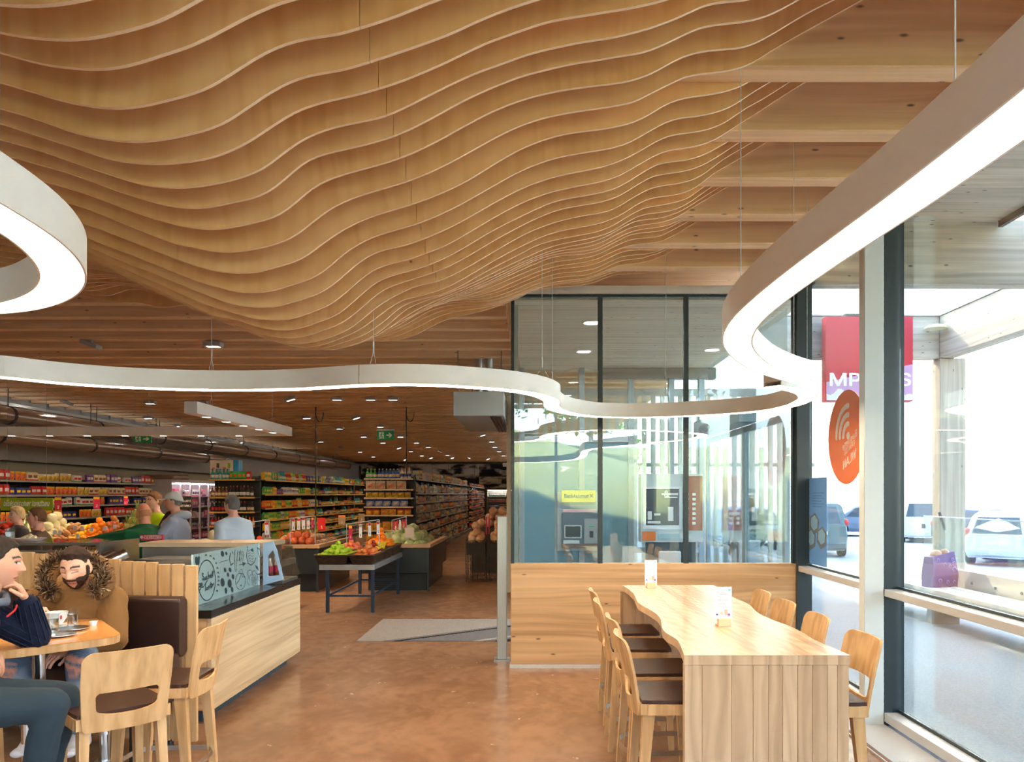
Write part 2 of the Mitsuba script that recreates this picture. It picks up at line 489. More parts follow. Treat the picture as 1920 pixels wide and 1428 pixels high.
mat('meadow_painted_shade', {'type': 'diffuse', 'reflectance': mikit.proc(grass_shadow_fn)})
FIN_DATA = (
    '-2 -1591 3026;-2 -1430 3006;-2 -1324 3010;-2 -1109 3064;-2 -1002 3123;-1 -1700 3059;-1 -1472 3010;-1 -1357 3007;-1 -1185 3052;-1 -1042 3104;-1 -899 3178;-1 -785 3224;0 -1809 3048;0'
    ' -1567 2978;0 -1384 2960;0 -1232 2990;0 -1109 3027;0 -988 3101;0 -897 3155;0 -776 3195;0 -651 3213;1 -1918 3037;1 -1661 2952;1 -1435 2916;1 -1274 2937;1 -1112 2985;1 -984 3071;1 -8'
    '53 3142;1 -690 3175;2 -2027 3059;2 -1755 2972;2 -1482 2907;2 -1346 2911;2 -1141 2961;2 -1005 3042;2 -902 3105;2 -730 3156;3 -2136 3070;3 -1850 2981;3 -1561 2889;3 -1382 2878;3 -120'
    '2 2910;3 -1074 2959;3 -950 3053;3 -769 3126;4 -2169 3062;4 -1944 2997;4 -1641 2891;4 -1414 2853;4 -1264 2880;4 -1113 2925;4 -963 3049;4 -808 3098;5 -2133 3022;5 -1958 2970;5 -1641 '
    '2857;5 -1405 2820;5 -1245 2848;5 -1104 2895;5 -970 3006;5 -847 3058;6 -2066 2970;6 -1884 2896;6 -1635 2800;6 -1387 2771;6 -1222 2798;6 -1096 2847;6 -973 2945;6 -887 2995;7 -926 292'
    '0;7 -1034 2848;0 -597 3231;0 -469 3271;0 -347 3321;1 -600 3202;1 -303 3303;1 6 3426;2 -598 3190;2 -184 3363;2 55 3446;2 292 3486;2 497 3527;3 -594 3164;3 -410 3252;3 -122 3374;3 92'
    ' 3438;3 308 3476;3 451 3512;3 598 3566;4 -593 3156;4 -281 3313;4 -54 3408;4 173 3464;4 361 3495;4 474 3513;4 629 3581;5 -593 3133;5 -214 3324;5 24 3411;5 181 3441;5 419 3474;5 537 '
    '3514;5 659 3580;6 -591 3093;6 -308 3224;6 -59 3352;6 148 3408;6 397 3450;6 520 3492;6 690 3573;7 -586 3049;7 -321 3160;7 -62 3314;7 154 3388;7 414 3427;7 543 3471;7 720 3558;8 -587'
    ' 3009;8 -335 3124;9 -591 2981;10 -586 2960;7 -1440 2717;7 -1332 2722;7 -1227 2751;7 -1098 2797;8 -1501 2669;8 -1413 2663;8 -1322 2671;8 -1212 2704;8 -1099 2744;8 -1032 2787;8 -970 '
    '2846;9 -1562 2643;9 -1470 2629;9 -1375 2629;9 -1236 2663;9 -1116 2704;9 -1027 2763;9 -935 2844;9 -865 2894;10 -1623 2633;10 -1528 2607;10 -1429 2598;10 -1310 2604;10 -1188 2647;10 '
    '-1093 2688;10 -994 2769;10 -875 2865;10 -803 2894;10 -696 2920;11 -1684 2639;11 -1585 2603;11 -1459 2576;11 -1332 2582;11 -1209 2624;11 -1107 2661;11 -1008 2742;11 -881 2847;11 -72'
    '2 2901;12 -1745 2654;12 -1614 2594;12 -1487 2566;12 -1356 2569;12 -1225 2610;12 -1106 2660;12 -991 2750;12 -888 2837;12 -748 2890;13 -1645 2605;13 -1510 2566;13 -1377 2563;13 -1242'
    ' 2595;13 -1106 2653;13 -974 2760;13 -774 2876;14 -1561 2590;14 -1451 2570;14 -1340 2577;14 -1200 2627;14 -1090 2677;14 -950 2777;14 -800 2870;15 -1470 2594;15 -1353 2594;15 -1212 2'
    '635;15 -1067 2693;15 -954 2773;15 -826 2872;16 -1723 2670;16 -1574 2627;16 -1456 2613;16 -1368 2609;16 -1250 2630;16 -1101 2684;16 -984 2762;16 -853 2876;6 -1596 2798;6 -1495 2775;'
    '6 -1411 2768;6 -1281 2783;7 -1883 2848;7 -1774 2805;7 -1666 2764;7 -1561 2733;8 -2145 2899;8 -1984 2838;8 -1850 2784;8 -1716 2730;8 -1582 2690;9 -2307 2936;9 -2204 2889;9 -2017 281'
    '6;9 -1877 2760;9 -1738 2704;9 -1598 2651;10 -2397 2957;10 -2290 2905;10 -2096 2821;10 -1904 2734;10 -1759 2673;11 -2487 2988;11 -2325 2901;11 -2126 2805;11 -1925 2712;11 -1774 2646'
    ';13 -2668 3079;13 -2442 2947;13 -2193 2837;13 -1958 2734;13 -1822 2679;20 -3298 3369;20 -3151 3309;22 -3479 3387;22 -3251 3366;24 -3659 3433;24 -3530 3437;24 -3349 3420;26 -3839 34'
    '51;26 -3704 3479;26 -3551 3465;26 -3356 3433;28 -4019 3468;28 -3839 3463;28 -3718 3511;28 -3558 3516;28 -3392 3468;29 -4109 3484;29 -3811 3434;29 -3513 3394;29 -3389 3394;29 -3220 '
    '3419;9 -893 2875;9 -801 2922;9 -675 2950;10 -588 2957;10 -478 3001;11 -580 2946;11 -370 3052;12 -739 2897;12 -583 2946;12 -280 3102;13 -735 2902;13 -581 2937;13 -177 3153;14 -734 2'
    '880;14 -574 2930;14 -67 3204;15 -844 2866;15 -575 2945;15 0 3248;24 -1195 3026;24 -973 3167;24 -827 3225;24 -593 3260;26 -1290 3047;26 -1100 3131;26 -905 3242;26 -590 3303;28 -1312'
    ' 3074;28 -1108 3147;28 -865 3268;28 -578 3332;29 -1506 3081;29 -1342 3076;29 -1093 3136;29 -884 3245;29 -760 3290;29 -581 3330;29 -348 3394;29 0 3543;10 -232 3143;10 -64 3233;11 -2'
    '41 3130;11 -66 3217;11 99 3292;12 -249 3121;12 -41 3233;12 146 3311;12 365 3352;13 -258 3105;13 -42 3227;13 171 3305;13 332 3340;13 474 3369;13 548 3411;14 -267 3097;14 -43 3214;14'
    ' 177 3297;14 427 3347;14 510 3381;14 667 3471;15 -275 3103;15 -45 3220;15 183 3299;15 472 3365;15 585 3427;15 713 3496;15 826 3513;16 -284 3114;16 -46 3227;16 188 3316;16 426 3366;'
    '16 515 3394;16 703 3501;16 853 3526;17 -293 3137;17 458 3400;17 707 3525;17 879 3547;18 -302 3162;18 170 3366;18 452 3418;18 705 3539;18 905 3569;19 -310 3190;19 175 3396;19 466 34'
    '38;19 718 3559;19 931 3594;20 -319 3225;20 179 3429;20 479 3469;20 718 3584;20 957 3620;21 -328 3240;21 184 3436;21 492 3490;21 717 3592;21 983 3633;22 -336 3244;22 189 3446;22 492'
    ' 3501;22 715 3597;22 1009 3644;23 -345 3268;23 194 3471;23 518 3518;23 721 3609;23 1023 3626;24 -354 3278;24 199 3477;24 522 3526;24 739 3619;24 1062 3676;25 -363 3296;25 204 3490;'
    '25 530 3536;25 739 3631;25 1088 3703;26 -371 3307;26 209 3498;26 511 3544;26 733 3637;26 1114 3720;28 -389 3361;28 219 3560;28 486 3584;28 705 3662;29 -398 3379;29 -124 3484;29 149'
    ' 3568;29 348 3588;29 547 3613;29 755 3692;29 1029 3707;5 377 3465;5 471 3488;5 614 3559;5 692 3590;6 394 3445;6 473 3463;6 643 3549;6 704 3578;6 827 3596;6 948 3618;6 1010 3640;6 1'
    '076 3684;7 411 3424;7 476 3442;7 648 3535;7 702 3553;7 823 3574;7 939 3597;7 1008 3620;7 1029 3633;8 429 3400;8 474 3414;8 654 3513;8 700 3532;8 812 3548;8 933 3575;8 1005 3604;8 1'
    '104 3671;8 1182 3717;9 446 3391;9 564 3449;9 700 3522;9 820 3541;9 935 3566;9 999 3592;9 1102 3664;9 1197 3714;9 1333 3801;10 464 3380;10 635 3476;10 701 3508;10 829 3531;10 930 35'
    '54;10 1009 3589;10 1113 3659;10 1194 3708;10 1386 3833;11 481 3382;11 632 3473;11 698 3509;11 860 3533;12 499 3392;12 698 3507;12 813 3526;12 932 3551;12 1007 3582;13 516 3389;13 7'
    '06 3498;13 842 3524;13 932 3543;13 1010 3572;13 1139 3669;14 534 3387;14 707 3491;14 840 3514;14 947 3537;14 1020 3571;14 1117 3647;14 1274 3737;15 551 3406;15 706 3499;15 851 3523'
    ';15 950 3544;15 1012 3568;15 1088 3627;16 568 3426;16 710 3504;16 838 3526;16 945 3547;16 1009 3575;16 1176 3689;17 714 3525;17 831 3539;17 941 3565;17 1022 3598;17 1270 3752;18 72'
    '4 3543;18 920 3577;18 1022 3611;18 1108 3667;18 1357 3814;19 725 3562;19 916 3594;19 1024 3621;20 734 3592;20 857 3608;20 965 3632;20 1077 3676;21 729 3600;21 959 3629;21 1041 3666'
    ';21 1164 3731;22 728 3602;22 921 3631;22 1039 3661;22 1266 3787;23 734 3613;23 885 3626;24 739 3614;24 929 3641;24 1057 3681;25 916 3654;25 1029 3690;25 1129 3731;26 938 3665;26 10'
    '54 3697;26 1226 3781;3 598 3566;3 669 3600;3 705 3613;3 850 3628;4 629 3578;4 703 3614;4 840 3634;4 1006 3673;4 1111 3729;5 659 3578;5 699 3594;5 937 3625;5 1000 3651;5 1212 3775;5'
    ' 1323 3830;6 1517 3931;6 1145 3724'
)
# ================================================================== the setting
ZB, DECK = 3.63, 4.13                      # underside of the joists, underside of the roof deck
XL, XR, YF, YP, YB, YEND = -11.0, 2.50, -2.3, 7.34, 11.5, 47.6

fl = MB().box(XL - 0.3, XR + 0.02, YF - 0.1, YEND + 0.3, -0.2, 0.0)
struct('floor', fl, 'resin_floor', label='polished brown resin floor')

ceil_root = struct_root('ceiling', 'timber ceiling of deep parallel spruce joists under a board deck')
dk = MB().box(-10.05, XR + 0.1, YF - 0.4, YP, DECK, DECK + 0.25).box(-10.05, XR + 0.6, YP, YEND + 0.3, DECK, DECK + 0.25).box(XL - 0.3, -10.05, YF - 0.4, 9.0, DECK, DECK + 0.25)
dk.box(XL - 0.3, -10.05, 34.0, YEND + 0.3, DECK, DECK + 0.25)
struct('deck', dk, 'spruce', ceil_root)
struct('skylight_pane', MB().box(XL, -10.05, 9.0, 34.0, DECK + 0.10, DECK + 0.11), 'milk_glass', ceil_root)
k = -9
beam_cache = {}
while True:
    y0 = 3.584 + 0.6316 * k
    if y0 > YEND - 0.3:
        break
    x1 = XR + 0.0 if (y0 < YP - 0.1 or y0 > YB + 0.2) else -0.30
    if x1 not in beam_cache:
        beam_cache[x1] = mikit.ply(rbox(XL + 0.05, x1, 0, 0.14, ZB, DECK, 0.006), 'spruce')
    key = numbered(ceil_root + '__joist')
    scene[key] = {**beam_cache[x1], 'to_world': T4().translate([0, y0, 0])}
    k += 1

# ---- the wave of plywood fins hung between the joists
_fd = np.array([[float(a) for a in t.split()] for t in ''.join(FIN_DATA).split(';')])
_fy, _fx, _fz = 2.623 + 0.158 * _fd[:, 0], _fd[:, 1] / 1000, _fd[:, 2] / 1000
_q = np.round(np.c_[_fx, _fy], 3)
_, _i = np.unique(np.round(_q, 2), axis=0, return_index=True)
wave = RBFInterpolator(_q[_i], _fz[_i], smoothing=3e-3, kernel='thin_plate_spline', neighbors=60)
wave_root = thing('wave_ceiling', 'big undulating ceiling sculpture of parallel birch plywood fins hung from the joists', 'ceiling feature')
XJ = -0.588
for k in range(-5, 30):
    yk = 2.627 + 0.158 * k
    xs = np.unique(np.r_[np.arange(-5.6, 2.2, 0.035), XJ - 0.001, XJ + 0.001])
    zs = wave(np.c_[xs, np.full_like(xs, max(yk, 2.25))])
    zs = np.clip(zs, 2.3, 4.4)
    far = np.clip((-3.0 - xs) / 2.2, 0, 1) if k < 14 else np.clip((-4.3 - xs) / 1.3, 0, 1)
    zs = zs * (1 - far) + 3.45 * far if k >= 14 else zs * (1 - far) + np.clip(zs, 3.0, 3.5) * far
    top = DECK - 0.005
    for lo, hi in ((-9, XJ - 0.0005), (XJ + 0.0005, 9)):
        m = (xs >= lo) & (xs <= hi)
        x, z = xs[m], zs[m]
        end = np.nonzero(z > top - 0.03)[0]
        if len(end) and hi > 5:
            x, z = x[:end[0]], z[:end[0]]
        if len(x) < 4:
            continue
        n, t = len(x), 0.008
        v = np.vstack([np.c_[x, np.full(n, yk - t), z], np.c_[x, np.full(n, yk + t), z], np.c_[x, np.full(n, yk + t), np.full(n, top)], np.c_[x, np.full(n, yk - t), np.full(n, top)]])
        f = []
        for a, b in ((0, 1), (1, 2), (2, 3), (3, 0)):
            i = np.arange(n - 1)
            f.append(np.c_[a * n + i, b * n + i, b * n + i + 1, a * n + i + 1])
        f.append(np.array([[0, 3 * n, 2 * n, n], [n - 1, 2 * n - 1, 3 * n - 1, 4 * n - 1]]))
        put('fin_panel', (v, np.vstack(f)), 'birch_ply', wave_root)

# ---- left concrete wall with its deep beam, the rear wall, hidden side walls
wl = MB().box(XL - 0.3, XL, YF, YEND + 0.3, 0, DECK)
wl.box(XL, XL + 0.28, YF, YEND, 2.34, 3.42)
struct('wall_left', wl, 'concrete', label='raw concrete side wall with a deep projecting beam')
struct('gutter', MB().box(XL + 0.28, XL + 0.62, YF, YEND, 3.40, 3.46), 'galvanised', 'wall_left')
struct('liner', MB(srgb(150, 140, 122)).box(XL + 0.002, XL + 0.02, YF, YEND, 0, 2.34), 'vc_matte', 'wall_left')
struct('wall_rear', MB(srgb(70, 62, 52)).box(XL - 0.3, XR + 0.6, YEND, YEND + 0.3, 0, DECK), 'vc_matte', label='rear wall of the store')
struct('wall_store_right', MB(srgb(150, 146, 138)).box(-0.12, -0.02, YB + 0.2, YEND, 0, 3.2), 'vc_matte', label='side wall of the store behind the entrance lobby')

# ---- partition between cafe and entrance lobby
wp = struct_root('wall_partition', 'low oak veneered wall carrying the lobby glazing')
struct('oak_board', MB().box(-0.215, XR, YP, YP + 0.12, 0.035, 0.99, b=0.004), 'oak_panel', wp)
struct('base_profile', MB().box(-0.225, XR, YP - 0.004, YP + 0.12, 0.0, 0.035), 'aluminium', wp)
w1 = struct_root('window_1', 'frameless lobby glazing with black joints above the oak wall')
PX = [-0.2126, 0.638, 1.458, XR]
for a, b in zip(PX, PX[1:]):
    struct('pane', MB().box(a + 0.012, b - 0.012, YP + 0.05, YP + 0.056, 0.992, 3.53), 'double_glazing', w1)
for i, a in enumerate(PX):
    w = 0.022 if i in (1, 2) else 0.03
    struct('joint', MB().box(a - (0.0 if i == 0 else w), a + (0 if i == 3 else w), YP + 0.03, YP + 0.08, 0.99, 3.55), 'frame_dark', w1)
struct('head_joint', MB().box(-0.2126, XR, YP + 0.03, YP + 0.08, 3.53, 3.555), 'frame_dark', w1)
struct('head_channel', MB(srgb(200, 198, 192)).box(-0.22, XR, YP, YP + 0.12, 3.555, 3.63, b=0.003), 'vc_satin', w1)
struct('edge_post', MB(srgb(150, 165, 165)).box(-0.20, -0.15, YP + 0.30, YP + 0.36, 0.0, 3.52).box(-0.20, -0.17, YP + 0.9, YP + 0.94, 0.0, 3.52), 'vc_satin', w1)

# ---- right-hand facade of the cafe
w2 = struct_root('window_2', 'storey-high aluminium facade glazing beside the long table')
BAY = [YF, 1.5, 5.555, YP]
for a, b in zip(BAY, BAY[1:]):
    a0, b0 = a + 0.045, b - 0.045
    struct('transom', MB().box(XR, XR + 0.10, a0, b0, 0.922, 0.974, b=0.003), 'aluminium', w2)
    struct('sill', MB().box(XR, XR + 0.10, a0, b0, 0.03, 0.095, b=0.003), 'aluminium', w2)
    struct('gasket', MB().box(XR + 0.10, XR + 0.125, a0, b0, 0.915, 0.99).box(XR + 0.10, XR + 0.125, a0, b0, 0.03, 0.115), 'frame_dark', w2)
    struct('pane', MB().box(XR + 0.105, XR + 0.112, a0 + 0.01, b0 - 0.01, 0.115, 0.915), 'pane_glass', w2)
    struct('pane', MB().box(XR + 0.105, XR + 0.112, a0 + 0.01, b0 - 0.01, 0.99, 3.66), 'pane_glass', w2)
for y in BAY[:-1]:
    struct('mullion', MB().box(XR, XR + 0.06, y - 0.045, y + 0.045, 0.0, 3.7), 'frame_dark', w2)
    struct('mullion_cap', MB().box(XR + 0.06, XR + 0.15, y - 0.03, y + 0.03, 0.0, 3.7), 'frame_dark', w2)
struct('corner_post', MB().box(XR - 0.01, XR + 0.13, YP - 0.045, YP + 0.1, 0.0, 3.7), 'frame_dark', w2)
struct('head_beam', MB().box(XR, XR + 0.14, YF, YP + 0.1, 3.66, DECK), 'spruce', w2)
for y in (1.5, 5.555):
    struct('steel_column', MB(srgb(205, 212, 214)).box(XR - 0.145, XR - 0.002, y - 0.05, y + 0.04, 0.0, ZB, b=0.006), 'vc_satin', w2)
struct('trim_1', MB(srgb(175, 178, 182)).box(XR - 0.30, XR, YF, YP, 0.0, 0.012).box(XR - 0.34, XR - 0.33, YF, YP, 0.0, 0.012), 'vc_satin', label='pale floor duct cover along the facade')

# ---- glazed wall behind the viewer
w4 = struct_root('window_4', 'tall glazed wall behind the viewer')
for i in range(5):
    a, b = -7.5 + i * 2.0, -5.5 + i * 2.0
    struct('pane', MB().box(a + 0.03, b - 0.03, YF, YF + 0.008, 0.05, 3.55), 'pane_glass', w4)
    struct('mullion', MB().box(a - 0.03, a + 0.03, YF - 0.05, YF + 0.05, 0, 3.63), 'aluminium', w4)
struct('head_frame', MB().box(-7.5, XR, YF - 0.05, YF + 0.05, 3.55, ZB), 'aluminium', w4)
struct('wall_front', MB(srgb(190, 180, 165)).box(XL, -7.53, YF - 0.1, YF, 0, DECK), 'vc_matte', label='plain wall piece behind the viewer')

# ---- entrance lobby behind the partition
struct('ceiling_lobby', MB().box(-0.2, XR + 0.15, YP + 0.12, YB + 0.2, 3.52, 3.60), 'spruce_pale', label='pale board ceiling of the entrance lobby')
w3 = struct_root('window_3', 'rear glazing of the entrance lobby')
LOB = srgb(104, 148, 168)
struct('solid_panel', MB(LOB).box(-0.2, 1.42, YB, YB + 0.08, 0.0, 2.42), 'vc_satin', w3)
for x in (-0.17, 0.72, 1.45, 2.05, XR):
    struct('post', MB(srgb(150, 166, 176)).box(x - 0.04, x + 0.04, YB - 0.03, YB + 0.1, 0.0, 3.52), 'vc_satin', w3)
struct('transom', MB(srgb(190, 205, 215)).box(1.45, XR, YB - 0.02, YB + 0.08, 0.78, 0.86).box(-0.2, 1.42, YB - 0.02, YB + 0.08, 2.42, 2.50), 'vc_satin', w3)
struct('beam', MB(srgb(120, 122, 120)).box(1.0, XR + 0.2, YB - 0.06, YB + 0.1, 3.36, 3.52), 'vc_satin', w3)
for a, b in ((-0.13, 0.68), (0.76, 1.41)):
    struct('pane', MB().box(a, b, YB + 0.02, YB + 0.026, 2.5, 3.5), 'pane_glass', w3)
for a, b in ((1.49, 2.01), (2.09, XR - 0.04)):
    struct('pane', MB().box(a, b, YB + 0.02, YB + 0.026, 0.86, 3.36), 'pane_glass', w3)
    struct('pane', MB().box(a, b, YB + 0.02, YB + 0.026, 0.05, 0.78), 'pane_glass', w3)
# sliding entrance door in the lobby's right-hand side
d1 = struct_root('door_1', 'automatic glass sliding door of the lobby')
for a, b in ((YP + 0.35, 9.2), (9.2, 11.2)):
    struct('leaf_frame', MB(srgb(150, 170, 182)).box(XR, XR + 0.05, a, a + 0.07, 0, 2.45).box(XR, XR + 0.05, b - 0.07, b, 0, 2.45).box(XR, XR + 0.05, a, b, 0, 0.1).box(XR, XR + 0.05, a, b, 2.38, 2.45), 'vc_satin', d1)
    struct('leaf_glass', MB().box(XR + 0.02, XR + 0.026, a + 0.07, b - 0.07, 0.1, 2.38), 'pane_glass', d1)
struct('fanlight', MB().box(XR + 0.02, XR + 0.026, YP + 0.35, 11.2, 2.72, 3.5), 'pane_glass', d1)
struct('operator_box', MB(srgb(120, 140, 150)).box(XR - 0.16, XR + 0.06, YP + 1.5, 11.3, 2.47, 2.70, b=0.01), 'vc_satin', d1)
struct('sensor', MB(srgb(40, 45, 50)).mesh(trimesh.creation.icosphere(2, 1.0), M=M4(XR - 0.2, 10.4, 2.53) @ np.diag([0.07, 0.16, 0.06, 1])), 'vc_satin', d1, smooth=True)

# ================================================================== curved pendant luminaires
ZL, HL, WL = 2.3155, 0.118, 0.128
KL = (ZL - EYE) * F0


def on_lamp(pts):
    return np.array([[(x - VX) / (VY - y) * (ZL - EYE), KL / (VY - y)] for x, y in pts])


def resample(p, d=0.04, smooth=True):
    p = np.asarray(p, float)
    s = np.r_[0, np.cumsum(np.linalg.norm(np.diff(p, axis=0), axis=1))]
    n = max(8, int(s[-1] / d))
    u = np.linspace(0, s[-1], n)
    q = np.c_[np.interp(u, s, p[:, 0]), np.interp(u, s, p[:, 1])]
    if smooth:
        for _ in range(12):
            q[1:-1] = 0.25 * q[:-2] + 0.5 * q[1:-1] + 0.25 * q[2:]
    return q


def band(q, lo, hi, z0, z1, ends=True):
    """A closed band along the path q between the lateral offsets lo and hi."""
    t = np.gradient(q, axis=0); t /= np.linalg.norm(t, axis=1, keepdims=True)
    nrm = np.c_[-t[:, 1], t[:, 0]]
    a, b = q + nrm * lo, q + nrm * hi
    rings = [np.array([[*a[i], z0], [*b[i], z0], [*b[i], z1], [*a[i], z1]]) for i in range(len(q))]
    return loft(rings, ends)


def flat_band(q, lo, hi, z):
    t = np.gradient(q, axis=0); t /= np.linalg.norm(t, axis=1, keepdims=True)
    nrm = np.c_[-t[:, 1], t[:, 0]]
    a, b = q + nrm * lo, q + nrm * hi
    n = len(q)
    v = np.vstack([np.c_[a, np.full(n, z)], np.c_[b, np.full(n, z)]])
    i = np.arange(n - 1)
    return v, np.c_[i, i + n, i + n + 1, i + 1]          # normals point down


def luminaire(q, label, hang, seams=(), fork=False):
    t = thing('pendant_luminaire', label, 'pendant lamp')
    w = WL / 2
    body = MB(srgb(236, 230, 216))
    body.raw(*band(q, -w, -w + 0.006, ZL, ZL + HL)).raw(*band(q, w - 0.006, w, ZL, ZL + HL)).raw(*band(q, -w + 0.006, w - 0.006, ZL + 0.03, ZL + HL))
    put('housing', body, 'vc_satin', t, smooth=False)
    put('diffuser', flat_band(q, -w + 0.006, w - 0.006, ZL + 0.004), 'opal', t, emitter={'type': 'area', 'radiance': rgb(LUMINAIRE * 1.0, LUMINAIRE * 0.80, LUMINAIRE * 0.55)})
    for i in seams:
        a, d = q[i], q[i + 1] - q[i - 1]
        ang = math.atan2(d[1], d[0])
        put('seam', MB((0.25, 0.22, 0.18)).box(-0.002, 0.002, -w - 0.001, w + 0.001, ZL + 0.002, ZL + HL + 0.001, M=M4(a[0], a[1], 0, ang)), 'vc_matte', t)
    for u in hang:
        i = int(u * (len(q) - 1)); i = min(max(i, 1), len(q) - 2)
        x, y = q[i]
        d = q[i + 1] - q[i - 1]; d /= np.linalg.norm(d)
        nx, ny = -d[1] * 0.055, d[0] * 0.055
        top = DECK - 0.01
        c = MB(srgb(205, 205, 200)).tube([[x, y, ZL + HL + (0.10 if fork else 0.0)], [x, y, top]], 0.0018, sides=6)
        c.tube([[x, y, ZL + HL + (0.08 if fork else 0.0)], [x, y, ZL + HL + (0.15 if fork else 0.03)]], 0.005, sides=8)
        if fork: c.tube([[x, y, ZL + HL + 0.09], [x + nx, y + ny, ZL + HL]], 0.002, sides=5).tube([[x, y, ZL + HL + 0.09], [x - nx, y - ny, ZL + HL]], 0.002, sides=5)
        put('suspension_cable', c, 'vc_satin', t)
    return t


E_B = on_lamp([(0, 704), (106.7, 715.8), (213, 723.3), (320, 727.5), (400, 729), (466.7, 729), (550, 727.3), (620, 723), (675, 719.7), (750, 718.2), (825, 719.7), (900, 724.4), (960, 729),
               (1001.6, 734.7), (1032.4, 741.6), (1047.8, 748.5), (1052, 753), (1048.6, 760), (1054, 766.3), (1071, 772.4), (1094, 777), (1124.8, 780.3), (1180, 781.8), (1250, 780.3), (1330, 776.7),
               (1384.6, 773), (1439, 767.6), (1475.7, 758.5), (1497.5, 746.8), (1490, 737.6), (1466.6, 731.2), (1432, 726.6)])
E_B = np.vstack([[-4.6, 4.5], [-3.8, 4.28], E_B])
s_ = np.r_[0, np.cumsum(np.linalg.norm(np.diff(E_B, axis=0), axis=1))]
u_ = np.linspace(0, s_[-1], 420)
qb = np.c_[np.interp(u_, s_, E_B[:, 0]), np.interp(u_, s_, E_B[:, 1])]
for _ in range(10):
    qb[1:-1] = 0.25 * qb[:-2] + 0.5 * qb[1:-1] + 0.25 * qb[2:]
t_ = np.gradient(qb, axis=0); t_ /= np.linalg.norm(t_, axis=1, keepdims=True)
qb = qb + np.c_[-t_[:, 1], t_[:, 0]] * WL / 2
for _ in range(8):
    qb[1:-1] = 0.25 * qb[:-2] + 0.5 * qb[1:-1] + 0.25 * qb[2:]
E_RL = on_lamp([(1503, 720.3), (1457.5, 713), (1430, 704.8), (1402.8, 694.8), (1375.5, 676.6), (1357, 656.5), (1351.9, 642), (1354.6, 625.6), (1366.4, 603.7), (1384.6, 583.7), (1412, 558), (1433.8, 540),
                (1560, 442), (1627, 393.2), (1694.4, 339.5), (1761.7, 289), (1828.9, 237), (1920, 164.7)])
E_RU = on_lamp([(1538.5, 716.3), (1512, 709.4), (1484.8, 700.2), (1457.5, 689.3), (1439, 676.6), (1421, 662), (1412, 647.4), (1410, 636.5), (1415.6, 620), (1430, 600), (1457.5, 576.4), (1484.8, 557.3), (1506.6, 540),
                (1593.6, 480), (1660.8, 440.3), (1677.6, 426.8), (1761.7, 374.7), (1828.9, 329.4), (1920, 265.5)])
E_RL, E_RU = np.vstack([E_RL, [0.80, 0.9]]), np.vstack([E_RU, [0.93, 0.9]])


def halfway(a, b, n=200):
    out = []
    for p in (a, b):
        s = np.r_[0, np.cumsum(np.linalg.norm(np.diff(p, axis=0), axis=1))]
        u = np.linspace(0, s[-1], n)
        out.append(np.c_[np.interp(u, s, p[:, 0]), np.interp(u, s, p[:, 1])])
    return (out[0] + out[1]) / 2


qr = resample(np.vstack([halfway(E_RL, E_RU), [[0.86, 0.4], [0.80, -0.2], [0.55, -0.9], [0.1, -1.4], [-0.6, -1.6]]]), 0.035)
E_AO = on_lamp([(0, 374.7), (63, 408.7), (100.8, 432.7), (138.7, 464.2), (161.3, 491.9), (171.4, 517), (166.4, 539.8), (146.2, 561.3), (113.4, 576.4), (63, 589), (0, 595.3)])
E_AI = on_lamp([(0, 437.7), (25, 457.9), (50.4, 481.8), (68, 507), (70.6, 519.7), (63, 534.8), (37.8, 551.2), (0, 565)])
qa = halfway(E_AO, E_AI)
qa = resample(np.vstack([[[-1.35, -0.6], [-1.27, 0.3], [-1.26, 1.0], [-1.27, 1.5]], qa, [[-2.5, 2.86], [-3.3, 2.75], [-4.2, 2.9]]]), 0.035)
luminaire(qb, 'long snaking white ribbon lamp spanning the whole room at the back', [0.12, 0.29, 0.405, 0.545, 0.615, 0.76, 0.93], [166], True)
luminaire(qr, 'white ribbon lamp sweeping from the upper right corner to a hairpin by the facade', [0.03, 0.18, 0.46, 0.72, 0.9], [118])
luminaire(qa, 'white ribbon lamp with a rounded hairpin turn at the left edge', [0.42, 0.7, 0.9])
# ================================================================== outside: terrace, pergola, car park, hills
struct('ground_terrace', MB().box(XR + 0.02, 5.75, -3.0, 60.0, -0.30, -0.02), 'asphalt', label='grey asphalt terrace outside the facade')
gv, gf = [], []
gx = np.r_[np.linspace(-400, -12, 14), np.linspace(5.74, 60, 12), np.linspace(80, 420, 8)]
struct('ground_car_park', MB().box(5.74, 90.0, -3.0, 70.0, -0.6, -0.32), 'asphalt', label='pale car park beyond the terrace')


def hill(x0, x1, y0, y1, fn, nx, ny):
    X, Y = np.meshgrid(np.linspace(x0, x1, nx), np.linspace(y0, y1, ny))
    Z = fn(X, Y)
    v = np.c_[X.ravel(), Y.ravel(), Z.ravel()]
    i, j = np.meshgrid(np.arange(nx - 1), np.arange(ny - 1))
    a = (j * nx + i).ravel()
    return v, np.c_[a, a + 1, a + nx + 1, a + nx]


def bank(X, Y):
    d = -Y - 3.2
    tilt = np.clip(1.15 - 0.09 * (X + 1), 0.5, 1.4)
    z = np.where(d < 0, -0.05, 0) + np.clip(d, 0, 5.0) * 0.60 * tilt + np.clip(d - 5.0, 0, 200) * 0.07
    return z + 0.5 * (meshkit.fbm(np.stack([X * 0.2, Y * 0.2, X * 0], -1), 3, 2) - 0.5) * np.clip(d, 0, 4)


struct('ground_meadow', hill(-60, 60, -140, -2.6, bank, 60, 60), 'meadow_painted_shade', smooth=True, label='sunlit meadow bank behind the viewer, its near strip painted as shade')


